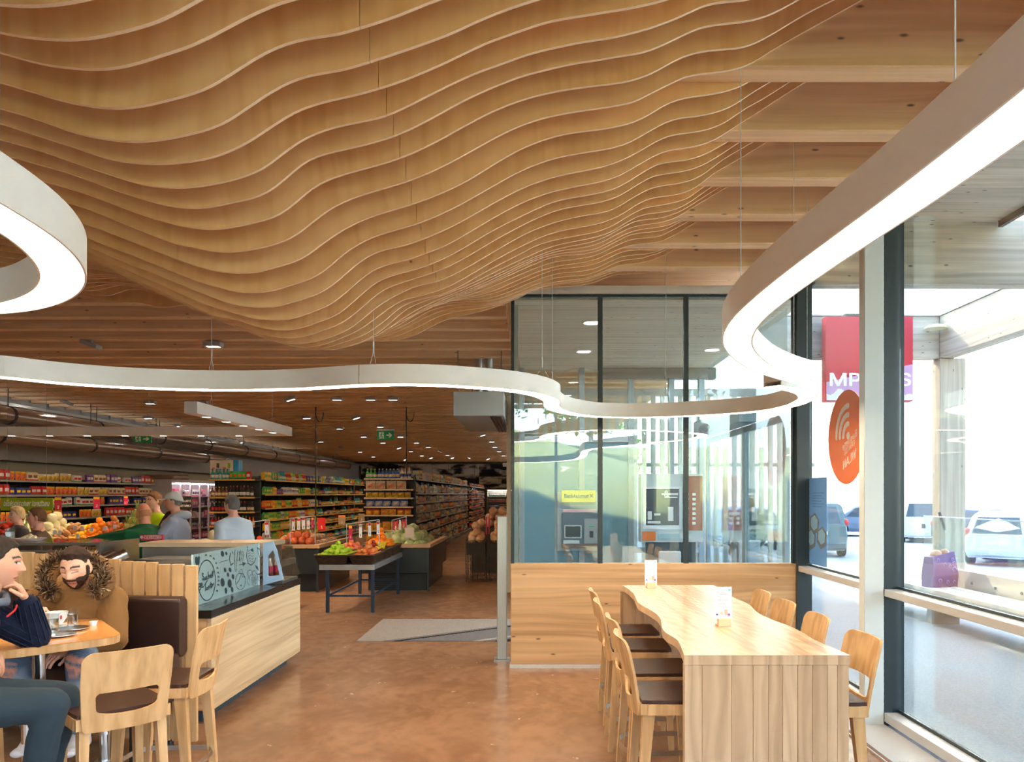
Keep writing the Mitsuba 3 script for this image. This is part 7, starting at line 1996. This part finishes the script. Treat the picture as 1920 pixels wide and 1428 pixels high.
def head_colors(q, skin, lips, brow, eye=True, stubble=0.0, hair_dark=(0.05, 0.035, 0.025)):
    X, Yv, Z = q.T
    c = np.tile(np.asarray(skin, float), (len(q), 1))
    front = (Yv > 0.045)
    def paint_in(mask, col, k=1.0):
        m = np.clip(mask, 0, 1)[:, None] * k
        c[:] = c * (1 - m) + np.asarray(col) * m
    paint_in(front * np.exp(-((np.abs(X) - 0.045) / 0.018) ** 2 - ((Z + 0.03) / 0.02) ** 2), np.asarray(skin) * [1.05, 0.8, 0.75], 0.5)
    paint_in(front * (np.abs(Z + 0.067) < 0.0125 - 0.0085 * (X / 0.024) ** 2) * (np.abs(X) < 0.025), lips)
    paint_in(front * (np.abs(Z + 0.067) < 0.002) * (np.abs(X) < 0.022), (0.10, 0.03, 0.03))
    bz = 0.028 + 0.006 * np.cos((np.abs(X) - 0.032) / 0.018)
    paint_in(front * (np.abs(Z - bz) < 0.0052) * (np.abs(np.abs(X) - 0.034) < 0.021), brow)
    if eye:
        paint_in(front * (((np.abs(X) - 0.031) / 0.015) ** 2 + ((Z - 0.006) / 0.006) ** 2 < 1), (0.55, 0.52, 0.5))
        paint_in(front * (((np.abs(X) - 0.031) / 0.006) ** 2 + ((Z - 0.006) / 0.006) ** 2 < 1), (0.03, 0.02, 0.015))
    paint_in(front * (np.abs(Z - (0.012 if eye else 0.001)) < 0.0028) * (np.abs(np.abs(X) - 0.031) < 0.016), hair_dark)
    if stubble:
        paint_in(np.clip((-Z - 0.03) / 0.02, 0, 1) * (Yv > -0.02) * (Z > -0.13), hair_dark, stubble)
    return c


def shell(d, p, faces, mask, thick, rough, seed, inset=0.006):
    """Hair or beard: the head's own surface raised where the mask is on, sunk elsewhere."""
    n = d / np.linalg.norm(d, axis=1, keepdims=True)
    k = np.clip(mask, 0, 1)
    lump = (meshkit.fbm(d * [rough, rough, rough * 0.5] + seed, 3) - 0.5) * 0.9
    off = k * thick * (1 + lump) - (1 - k) * inset
    v = p + n * off[:, None]
    keep = (k[faces] > 0.03).any(1)
    t = trimesh.Trimesh(v, faces[keep], process=False)
    t.remove_unreferenced_vertices()
    return np.array(t.vertices), np.array(t.faces)


def hand_bones(w, fwd, palm_n, side, curl, s=1.0, spread=0.12):
    """Palm and five bent fingers. fwd: along the fingers, palm_n: out of the palm, side: towards the thumb."""
    w, fwd, palm_n = (np.asarray(a, float) for a in (w, fwd, palm_n))
    fwd /= np.linalg.norm(fwd); palm_n -= fwd * (palm_n @ fwd); palm_n /= np.linalg.norm(palm_n)
    th = np.cross(fwd, palm_n) * side
    kn = [w + fwd * (0.082 - 0.006 * abs(i - 1)) * s + th * (0.030 - 0.0205 * i) * s for i in range(4)]
    parts = [hull((w, 0.021 * s), (kn[0], 0.0125 * s), (kn[3], 0.0115 * s), (w + fwd * 0.03 * s + th * 0.02 * s, 0.017 * s), pts=ICO1)]
    for i, L in enumerate((0.072, 0.080, 0.074, 0.058)):
        p, a, r = kn[i], 0.0, (0.0095, 0.0095, 0.009, 0.008)[i] * s
        dirf = fwd + th * spread * (1.5 - i) * 0.5
        for j, fr in enumerate((0.45, 0.31, 0.24)):
            a += curl * (0.75, 1.0, 0.7)[j] * (0.9 + 0.08 * i)
            u = dirf * math.cos(a) + palm_n * math.sin(a)
            q = p + u / np.linalg.norm(u) * L * fr * s
            parts.append(hull((p, r * (1 - 0.07 * j)), (q, r * (1 - 0.07 * (j + 1))), pts=ICO1))
            p = q
    b = w + fwd * 0.028 * s + th * 0.024 * s
    c = b + (fwd * 0.55 + th * 0.75 + palm_n * 0.25) * 0.036 * s
    e = c + (fwd * 0.85 + th * 0.25 + palm_n * 0.45 * (0.4 + curl)) * 0.030 * s
    g = e + (fwd * 0.9 - th * 0.05 + palm_n * 0.5 * (0.4 + curl)) * 0.024 * s
    for p, q, r in ((b, c, 0.0125), (c, e, 0.0105), (e, g, 0.009)):
        parts.append(hull((p, r * s), (q, r * 0.92 * s), pts=ICO1))
    return parts


def hair_line(d):
    """Hair above a line that drops from the forehead past the ears to the nape."""
    thr = np.interp(d[:, 1], [-1, -0.35, -0.05, 0.12, 0.40, 0.60, 1], [-0.50, -0.42, 0.02, 0.02, 0.42, 0.60, 0.62])
    thr = thr + 0.10 * (meshkit.noise(d * 7.0) - 0.5)
    return np.clip((d[:, 2] - thr) / 0.10, 0, 1) * (0.55 + 0.45 * np.clip((d[:, 2] - 0.2) / 0.4, 0, 1))


def V3(*a):
    return np.array(a, float)


def person(label, J, yaw, pitch, skin, top, legs_col, hair, fine=False, roll=0.0, hands=None, shoes=srgb(200, 200, 205), sleeve=0.060, bulk=1.0, eye=True, stubble=0.0, top_mat='vc_fabric', scale=1.0, hair_mask=None, lower=True):
    """J: joints. hair: (colour, thickness, roughness). Returns the key and the head matrix."""
    t = thing('person', label, 'person')
    H = M4(*J['head'], yaw, pitch, roll)
    H[:3, :3] *= scale
    sub = 5 if fine else 4
    d, p, hf = head_shape(sub)
    hv = p @ H[:3, :3].T + H[:3, 3]
    base_of_head = H[:3, :3] @ V3(0, -0.02, -0.07) + H[:3, 3]
    e = 0.02 if fine else 0.035
    ch, pe, ne = V3(*J['chest']), V3(*J['pelvis']), V3(*J['neck'])
    B = [hull((ne, 0.056), (base_of_head, 0.054))]
    sh = {s: V3(*J['sh' + s]) for s in 'LR'}
    B.append(hull((ch, 0.11), (pe, 0.11), (sh['L'], 0.05), (sh['R'], 0.05)))
    B.append(hull((ne, 0.06), (sh['L'], 0.05), (sh['R'], 0.05), (ch, 0.10)))
    for s in 'LR':
        el, wr = V3(*J['el' + s]), V3(*J['wr' + s])
        B += [hull((sh[s], 0.048), (el, 0.038)), hull((el, 0.038), (wr, 0.026))]
        if lower:
            hp, kn, an = V3(*J['hp' + s]), V3(*J['kn' + s]), V3(*J['an' + s])
            B += [hull((hp, 0.085), (kn, 0.058)), hull((kn, 0.056), (an, 0.036)), hull((pe, 0.10), (hp, 0.085))]
    body = solid(fuse(B, e))
    ears = []
    for sx in (-1, 1):
        c = H[:3, :3] @ V3(sx * 0.076, -0.012, -0.004) + H[:3, 3]
        pts = (ICO2 * [0.007, 0.020, 0.031]) @ M4(0, 0, 0, sx * 0.35)[:3, :3].T
        ears.append(m3.Manifold.hull_points(pts @ H[:3, :3].T + c))
    body = body + solid(trimesh.Trimesh(hv, hf, process=False))
    for q in ears: body = body + q
    for s, hd in (hands or {}).items():
        hm = fuse(hand_bones(J['wr' + s], *hd), 0.006 if fine else 0.012, 6)
        body = body + solid(hm)
    v, f, _ = meshkit.arrays(body)
    q = (v - H[:3, 3]) @ np.linalg.inv(H[:3, :3]).T
    c = np.tile(np.asarray(skin, float), (len(v), 1))
    near = np.linalg.norm(q / [1, 1, 1.2], axis=1) < 0.125
    c[near] = head_colors(q[near], skin, np.asarray(skin) * [0.95, 0.55, 0.55], np.asarray(hair[0]) * 0.8, eye, stubble, np.asarray(hair[0]) * 0.6)
    put('body', MB().raw(v, f, c), 'vc_skin', t, smooth=True)
    # upper garment
    b = bulk
    G_ = [hull((ch, 0.150 * b), (pe + (ch - pe) * 0.15, 0.150 * b), (sh['L'], 0.070 * b), (sh['R'], 0.070 * b)), hull((sh['L'], 0.068 * b), (sh['R'], 0.068 * b), (ne + (ch - ne) * 0.25, 0.075 * b), (ch, 0.14 * b))]
    for s in 'LR':
        el, wr = V3(*J['el' + s]), V3(*J['wr' + s])
        G_ += [hull((sh[s], sleeve * 1.1 * b), (el, sleeve * 0.92 * b)), hull((el, sleeve * 0.92 * b), (wr + (el - wr) * 0.10, sleeve * 0.66 * b))]
    g = fuse(G_, e, 12)
    gv = np.array(g.vertices)
    wr_ = (meshkit.fbm(gv * [9, 9, 16], 3, 5) - 0.5) * (0.022 if fine else 0.014)
    gv += np.array(g.vertex_normals) * wr_[:, None]
    tone = 1 + 0.25 * (meshkit.fbm(gv * 6, 2, 8) - 0.5)
    put('top', MB().raw(gv, np.array(g.faces), np.asarray(top)[None] * tone[:, None]), top_mat, t, smooth=True)
    if lower:
        L_ = [hull((pe, 0.145), (V3(*J['hpL']), 0.105), (V3(*J['hpR']), 0.105))]
        for s in 'LR':
            hp, kn, an = V3(*J['hp' + s]), V3(*J['kn' + s]), V3(*J['an' + s])
            L_ += [hull((hp, 0.105), (kn, 0.074)), hull((kn, 0.074), (an + (kn - an) * 0.12, 0.056))]
        g = fuse(L_, e, 10)
        gv = np.array(g.vertices)
        gv += np.array(g.vertex_normals) * ((meshkit.fbm(gv * 11, 3, 6) - 0.5) * 0.016)[:, None]
        cols = legs_col(gv) if callable(legs_col) else np.asarray(legs_col)[None] * (1 + 0.3 * (meshkit.fbm(gv * 8, 2, 3) - 0.5))[:, None]
        put('trousers', MB().raw(gv, np.array(g.faces), cols), 'vc_fabric', t, smooth=True)
        for s in 'LR':
            an = V3(*J['an' + s]); to = V3(*J['to' + s])
            fw = (to - an) * [1, 1, 0]; fw /= np.linalg.norm(fw)
            sole = an - [0, 0, 0.055]
            g = fuse([hull((sole - fw * 0.04, [0.038, 0.038, 0.032]), (an, 0.045), (sole + fw * 0.09, [0.042, 0.042, 0.03])), hull((sole + fw * 0.09, [0.042, 0.042, 0.03]), (sole + fw * 0.17, [0.035, 0.035, 0.024]))], 0.02, 6)
            put('shoe', g, 'vc_satin', t, smooth=True, color=shoes)
    if hair is not None and hair[1] > 0:
        mk = (hair_mask or (hair_line))(d)
        hv_, hf_ = shell(d, p, hf, mk, hair[1], hair[2], 3)
        n_ = 1 + 0.5 * (meshkit.fbm(hv_ * [70, 70, 22], 2, 4) - 0.5)
        put('hair', MB().raw(hv_ @ H[:3, :3].T + H[:3, 3], hf_, np.asarray(hair[0])[None] * n_[:, None]), 'vc_fabric', t, smooth=True)
    return t, H, (d, p, hf)


SK1, SK2 = srgb(226, 176, 150), srgb(214, 160, 132)


def ripped(v):
    c = np.tile(np.asarray(srgb(84, 106, 132)), (len(v), 1))
    k = np.clip((meshkit.fbm(v * 7, 3, 2) - 0.45) * 4, 0, 1)[:, None]
    c = c * (1 - k) + np.asarray(srgb(150, 168, 186)) * k
    for kn in ((-2.545, 4.27, 0.70), (-2.90, 4.24, 0.66)):
        dd = np.linalg.norm((v - kn) / [1, 1, 0.8], axis=1)
        hole = (dd < 0.085) & (np.abs(np.sin((v[:, 2] + 0.3 * v[:, 0]) * 60)) > 0.45) & (v[:, 1] < kn[1] + 0.02)
        c[hole] = srgb(206, 150, 128)
    return c


# ---- bearded man in the parka, on the banquette
JP = dict(pelvis=(-2.84, 4.80, 0.76), chest=(-2.81, 4.77, 0.98), neck=(-2.775, 4.70, 1.095), head=(-2.742, 4.630, 1.205),
          shL=(-2.60, 4.76, 1.00), elL=(-2.50, 4.62, 0.79), wrL=(-2.64, 4.40, 0.775), shR=(-3.03, 4.74, 0.99), elR=(-3.07, 4.58, 0.90), wrR=(-2.87, 4.44, 0.985),
          hpL=(-2.74, 4.77, 0.735), knL=(-2.545, 4.34, 0.72), anL=(-2.60, 4.45, 0.27), hpR=(-2.94, 4.77, 0.735), knR=(-2.90, 4.31, 0.70), anR=(-2.87, 4.45, 0.27),
          toL=(-2.56, 4.2, 0.2), toR=(-2.85, 4.2, 0.2))
DARKH = srgb(52, 36, 30)


def quiff(d):
    x, y, z = d.T
    thr = np.interp(y, [-1, -0.4, 0.0, 0.3, 0.6, 1], [0.25, 0.30, 0.45, 0.52, 0.60, 0.60]) + 0.08 * (meshkit.noise(d * 8.0) - 0.5)
    top = np.clip((z - thr) / 0.16, 0, 1) * (0.75 + 0.25 * np.clip(y, 0, 1))
    return np.maximum(top, hair_line(d) * 0.26)


tp, Hp, hd = person('bearded young man in a brown fur-hooded parka stirring coffee at the small table', JP, math.pi + 0.12, -0.24, SK1, srgb(122, 88, 52), ripped, (DARKH, 0.026, 5.0), True, 0.05,
                    {'L': (V3(-0.5, -0.7, -0.35), V3(-0.2, 0.2, -1), 1, 0.35), 'R': (V3(0.75, -0.45, -0.05), V3(0.2, 0.35, -1), -1, 0.85)}, srgb(212, 214, 222), 0.070, 1.18, False, 0.35, hair_mask=quiff)
d_, p_, f_ = hd
mk = np.clip((-p_[:, 2] - 0.022 - 0.5 * np.clip(0.03 - np.abs(p_[:, 0]), 0, 1) * 0) / 0.03, 0, 1) * np.clip((p_[:, 1] + 0.012) / 0.03, 0, 1) * np.clip((np.abs(p_[:, 0]) - 0.022 + 0.9 * np.clip(-p_[:, 2] - 0.078, 0, 1)) / 0.012, 0, 1)
mk = np.maximum(mk, np.exp(-((p_[:, 2] + 0.049) / 0.006) ** 2) * (np.abs(p_[:, 0]) < 0.032) * (p_[:, 1] > 0.05))
side_b = np.clip((0.03 - p_[:, 2]) / 0.02, 0, 1) * np.clip((p_[:, 1] + 0.012) / 0.01, 0, 1) * np.clip((0.032 - p_[:, 1]) / 0.012, 0, 1) * (np.abs(p_[:, 0]) > 0.05)
bv, bf = shell(d_, p_, f_, np.maximum(mk, side_b * 0.8), 0.0075, 14, 8, 0.004)
put('beard', MB().raw(bv @ Hp[:3, :3].T + Hp[:3, 3], bf, np.asarray(srgb(58, 40, 32))[None] * (1 + 0.6 * (meshkit.fbm(bv * 120, 2, 1) - 0.5))[:, None]), 'vc_fabric', tp, smooth=True)
# hood and its fur
ring = np.array([P(101, 1113, 4.56), P(84, 1094, 4.60), P(86, 1066, 4.74), P(112, 1046, 4.84), P(150, 1041, 4.88), P(180, 1054, 4.82), P(193, 1080, 4.70), P(186, 1099, 4.60), P(172, 1107, 4.55)])
sp = CubicSpline(np.linspace(0, 1, len(ring)), ring)
core = sp(np.linspace(0, 1, 40))
put('hood', MB(srgb(104, 74, 44)).tube(core + [0, 0.04, -0.03], np.interp(np.linspace(0, 1, 40), [0, 0.5, 1], [0.035, 0.065, 0.035]), sides=12), 'vc_fabric', tp, smooth=True)
fur = MB()
rs = np.random.RandomState(5)
FURC = [srgb(70, 50, 38), srgb(120, 96, 74), srgb(172, 148, 120), srgb(44, 32, 28), srgb(140, 108, 76)]
for i in range(2600):
    u = rs.rand(); c = sp(u); tg = sp(u, 1); tg /= np.linalg.norm(tg)
    a = rs.normal(size=3); a -= tg * (a @ tg); a /= np.linalg.norm(a)
    a = a + V3(0, -0.25, 0.0); a /= np.linalg.norm(a)
    r0 = 0.018
    L = rs.uniform(0.018, 0.042)
    tip = c + a * (r0 + L) + rs.normal(size=3) * 0.010
    s_ = np.cross(a, tg) * 0.0022
    fur.raw([c + a * r0 - s_, c + a * r0 + s_, (c + a * (r0 + L * 0.6) + tip) / 2 + rs.normal(size=3) * 0.003 + s_ * 0.5, tip], [[0, 1, 2], [0, 2, 3]], FURC[rs.randint(5)])
fur.tube(core, 0.020, srgb(60, 44, 36), sides=10)
fk = put('fur_trim', fur, 'vc_matte', tp)
labels[fk] = {'label': 'brown and grey fur trim of the hood', 'kind': 'stuff'}
zp = MB(srgb(96, 68, 40))
for k in range(5):
    dx = -0.045 + 0.018 * k
    zp.tube([P(128 + k * 4 - 2, 1112, 4.66 - 0.0), P(127 + k * 4, 1140, 4.66), P(126 + k * 4, 1162, 4.68)], 0.005, sides=5)
put('placket', zp, 'vc_fabric', tp, smooth=True)
spn = solo('spoon', MB().tube([V3(-2.78, 4.36, 0.985), V3(-2.765, 4.345, 0.95)], 0.0025, sides=6), 'chrome', 'small spoon held by the bearded man over the white cup', 'spoon')

# ---- man in the navy sweater at the left edge
JN = dict(pelvis=(-2.66, 3.38, 0.74), chest=(-2.62, 3.50, 1.03), neck=(-2.56, 3.60, 1.175), head=(-2.520, 3.645, 1.325),
          shL=(-2.63, 3.70, 1.09), elL=(-2.475, 3.84, 0.945), wrL=(-2.458, 3.745, 1.135), shR=(-2.55, 3.34, 1.08), elR=(-2.70, 3.42, 0.86), wrR=(-2.595, 3.655, 0.915),
          hpL=(-2.60, 3.46, 0.725), knL=(-2.20, 3.62, 0.70), anL=(-2.28, 3.58, 0.26), hpR=(-2.58, 3.30, 0.725), knR=(-2.10, 3.36, 0.735), anR=(-2.22, 3.42, 0.27),
          toL=(-2.0, 3.6, 0.2), toR=(-2.0, 3.45, 0.2))
tn, Hn, hdn = person('man in a navy ribbed sweater seen in profile at the left edge, chin on hand', JN, -1.08, -0.08, SK2, srgb(20, 26, 46), srgb(44, 58, 68), (srgb(58, 48, 42), 0.013, 12.0), True, 0.0,
                     {'L': (V3(-0.15, -0.35, 0.9), V3(-0.7, -0.6, 0.0), 1, 0.75), 'R': (V3(0.55, 0.25, -0.55), V3(-0.1, 0.2, -1), -1, 0.55)}, srgb(60, 56, 52), 0.066, 1.12)
rb = MB(srgb(28, 36, 60))
A_, B_e, C_w = V3(*JN['shL']), V3(*JN['elL']), V3(*JN['wrL'])
for k in range(14):
    for a0, a1, r0, r1 in ((A_, B_e, 0.078, 0.069), (B_e, C_w, 0.069, 0.052)):
        ax = (a1 - a0) / np.linalg.norm(a1 - a0)
        e1 = np.cross(ax, V3(0, 0, 1)); e1 /= np.linalg.norm(e1); e2 = np.cross(ax, e1)
        th = 2 * math.pi * k / 14
        rb.tube([a0 + (e1 * math.cos(th) + e2 * math.sin(th)) * r0, a1 + (e1 * math.cos(th) + e2 * math.sin(th)) * r1], 0.0035, sides=5)
put('sleeve_rib', rb, 'vc_fabric', tn, smooth=True)
co = MB(srgb(96, 102, 118)).tube([V3(-2.60, 3.70, 1.19), V3(-2.52, 3.70, 1.165), V3(-2.475, 3.63, 1.145), V3(-2.49, 3.54, 1.15), V3(-2.55, 3.49, 1.19)], 0.020, sides=8)
co.tube([V3(-2.485, 3.73, 1.125), V3(-2.455, 3.66, 1.10), V3(-2.45, 3.6, 1.08)], 0.005, srgb(190, 50, 50), sides=5)
put('collar', co, 'vc_fabric', tn, smooth=True)


# ---- people standing on the sales floor (lower bodies behind the counters)
def stander(label, x, y, zh, yaw, skin, top, legs_c, hair, lean=(0, 0), pitch=0.0, armL=None, armR=None, bulk=1.05, **kw):
    """Stands at (x, y), head centre at height zh, facing yaw; lean moves the head off the feet."""
    fwd, rt = V3(-math.sin(yaw), math.cos(yaw), 0), V3(math.cos(yaw), math.sin(yaw), 0)
    hx = V3(x, y, 0); lx = V3(lean[0], lean[1], 0)
    foot = hx - lx
    pe = foot + lx * 0.25 + [0, 0, min(0.93, zh * 0.60)]
    ne = hx - fwd * 0.035 + [0, 0, zh - 0.155] - lx * 0.05
    ch = pe + (ne - pe) * 0.62
    J = dict(head=hx + [0, 0, zh], pelvis=pe, chest=ch, neck=ne)
    for s, k in (('L', -1), ('R', 1)):
        shp = ne + rt * 0.19 * k - [0, 0, 0.075] + (ch - ne) * 0.1
        J['sh' + s] = shp
        arm = armL if s == 'L' else armR
        if arm is None:
            J['el' + s] = shp + rt * 0.05 * k - [0, 0, 0.27] - fwd * 0.03
            J['wr' + s] = J['el' + s] + fwd * 0.16 - [0, 0, 0.17]
        else:
            J['el' + s], J['wr' + s] = V3(*arm[0]), V3(*arm[1])
        J['hp' + s] = pe + rt * 0.095 * k - [0, 0, 0.03]
        J['kn' + s] = foot + rt * 0.10 * k + fwd * 0.02 + [0, 0, 0.49]
        J['an' + s] = foot + rt * 0.11 * k + [0, 0, 0.085]
        J['to' + s] = J['an' + s] + fwd * 0.2
    hands = {s: (J['wr' + s] - J['el' + s], -rt * (1 if s == 'R' else -1), 1 if s == 'L' else -1, 0.45) for s in 'LR'}
    return person(label, J, yaw, pitch, skin, top, legs_c, hair, False, 0.0, hands, srgb(40, 36, 34), bulk=bulk, **kw) + (J,)


H_BR, H_BL, H_GR, H_DK = srgb(96, 66, 44), srgb(196, 168, 120), srgb(92, 90, 90), srgb(50, 38, 32)
b1 = stander('man in a brown top with a red apron behind the deli counter, looking left', -5.77, 8.98, 1.375, math.pi / 2 + 0.35, srgb(214, 150, 124), srgb(66, 46, 36), srgb(40, 40, 46), (H_BR, 0.008, 9.0), (0.05, 0.0))
J1 = b1[3]
ap = fuse([hull((J1['pelvis'] - [0, 0.02, 0.02], 0.165), (J1['chest'] - [0, 0.0, 0.10], 0.15))], 0.04, 4)
put('apron', ap, 'vc_fabric', b1[0], smooth=True, color=srgb(206, 30, 28))
stander('blond woman with glasses half hidden below the green sign', -7.72, 11.55, 1.33, math.pi - 0.7, SK1, srgb(60, 56, 60), srgb(40, 40, 48), (H_BL, 0.028, 5.0), (0, 0))
b3 = stander('balding man in a dark green work jacket bending to the left, seen from behind', -4.56, 9.05, 1.425, 0.95, srgb(226, 150, 116), srgb(24, 84, 52), srgb(40, 44, 44), (srgb(188, 130, 90), 0.004, 9.0), (-0.12, 0.10), -0.25,
             armL=((-4.95, 8.92, 1.13), (-5.18, 9.0, 1.10)), armR=((-4.45, 9.28, 1.02), (-4.7, 9.4, 0.98)), bulk=1.22, hair_mask=lambda d: np.clip((0.30 - d[:, 2]) / 0.2, 0, 1) * np.clip((0.15 - d[:, 1]) / 0.2, 0, 1) * np.clip((d[:, 2] + 0.55) / 0.2, 0, 1))
YB3 = 8.83
pa = P(261, 1012, YB3); pb = P(305, 1003, YB3)
put('back_badge', MB(srgb(206, 60, 76)).box(pa[0], pb[0], YB3 - 0.006, YB3 + 0.03, pa[2] - 0.006, pb[2] + 0.004), 'vc_fabric', b3[0])
tm = text('DERBESER', 0.040, 0.002, True); tv = np.array(tm.vertices); tv[:, 0] *= 0.20 / tv[:, 0].max()
put('lettering', MB(srgb(240, 238, 236)).mesh((tv, tm.faces), M=basis([pa[0] + 0.06, YB3 - 0.0065, pa[2] + 0.012], [1, 0, 0], [0, 0, 1], [0, -1, 0])).prism(Polygon([(0, 0.022), (0.022, 0.044), (0.044, 0.022), (0.022, 0)]), 0.002, basis([pa[0] + 0.010, YB3 - 0.0065, pa[2] + 0.010], [1, 0, 0], [0, 0, 1], [0, -1, 0])), 'vc_satin', b3[0])
stander('young man in a neon yellow-green jacket behind the man in the cap', -5.13, 10.45, 1.55, math.pi / 2 + 0.9, SK2, srgb(186, 214, 30), srgb(50, 50, 56), (H_BR, 0.020, 6.0))
b5 = stander('man in a pale cap and grey hooded jacket looking left', -4.31, 9.25, 1.555, math.pi / 2 + 0.25, srgb(206, 150, 122), srgb(150, 156, 170), srgb(50, 60, 86), (H_GR, 0.006, 9.0), bulk=1.15,
             armL=((-4.42, 8.98, 1.05), (-4.55, 8.98, 0.95)))
H5, (d5, p5, f5) = b5[1], b5[2]
cm = np.clip((d5[:, 2] - 0.28 + 0.25 * np.clip(-d5[:, 1], 0, 1)) / 0.06, 0, 1)
cv, cf = shell(d5, p5, f5, cm, 0.014, 1.0, 2)
cap = MB(srgb(196, 196, 188)).raw(cv @ H5[:3, :3].T + H5[:3, 3], cf)
a = np.linspace(-1.1, 1.1, 14)
br = [np.array([[0.07 * math.sin(t), 0.078 * math.cos(t) * 0.9 + 0.0, 0.046], [0.075 * math.sin(t), 0.02 + 0.150 * math.cos(t), 0.032], [0.075 * math.sin(t), 0.02 + 0.150 * math.cos(t), 0.028], [0.07 * math.sin(t), 0.078 * math.cos(t) * 0.9, 0.042]]) for t in a]
v, f = loft(br)
cap.raw(v @ H5[:3, :3].T + H5[:3, 3], f)
put('cap', cap, 'vc_fabric', b5[0], smooth=35)
J5 = b5[3]
fwd5 = V3(-math.sin(math.pi / 2 + 0.25), math.cos(math.pi / 2 + 0.25), 0)
put('dark_shirt', fuse([hull((J5['neck'] + fwd5 * 0.07, 0.05), (J5['chest'] + fwd5 * 0.128, [0.06, 0.06, 0.12]))], 0.03, 3), 'vc_fabric', b5[0], smooth=True, color=srgb(52, 26, 32))
put('hood', fuse([hull((J5['neck'] - fwd5 * 0.10 + [0, 0, 0.0], [0.07, 0.10, 0.055]), (J5['neck'] - fwd5 * 0.05, [0.07, 0.11, 0.05]))], 0.03, 3), 'vc_fabric', b5[0], smooth=True, color=srgb(164, 168, 176))
b6 = stander('man in a pale blue-grey sweater seen from behind at the end of the steel counter', -3.60, 9.22, 1.515, 1.15, srgb(214, 158, 134), srgb(186, 200, 212), srgb(60, 62, 70), (H_GR, 0.014, 7.0), bulk=1.15)
H6 = b6[1]
gl6 = MB(srgb(40, 36, 36))
for sx in (-1, 1):
    a = np.linspace(0, 2 * np.pi, 14)
    pts = np.c_[sx * 0.033 + 0.022 * np.cos(a), np.full(14, 0.100), 0.006 + 0.016 * np.sin(a)]
    gl6.tube(pts @ H6[:3, :3].T + H6[:3, 3], 0.002, sides=4)
    gl6.tube(np.array([[sx * 0.055, 0.095, 0.010], [sx * 0.080, 0.0, 0.012], [sx * 0.08, -0.015, 0.0]]) @ H6[:3, :3].T + H6[:3, 3], 0.002, sides=4)
put('glasses', gl6, 'vc_satin', b6[0])
stander('person in a dark green coat standing outside beyond the slats', 3.32, 11.95, 1.50, 0.4, SK1, srgb(64, 82, 74), srgb(40, 44, 50), (H_BL, 0.022, 6.0), bulk=1.25)
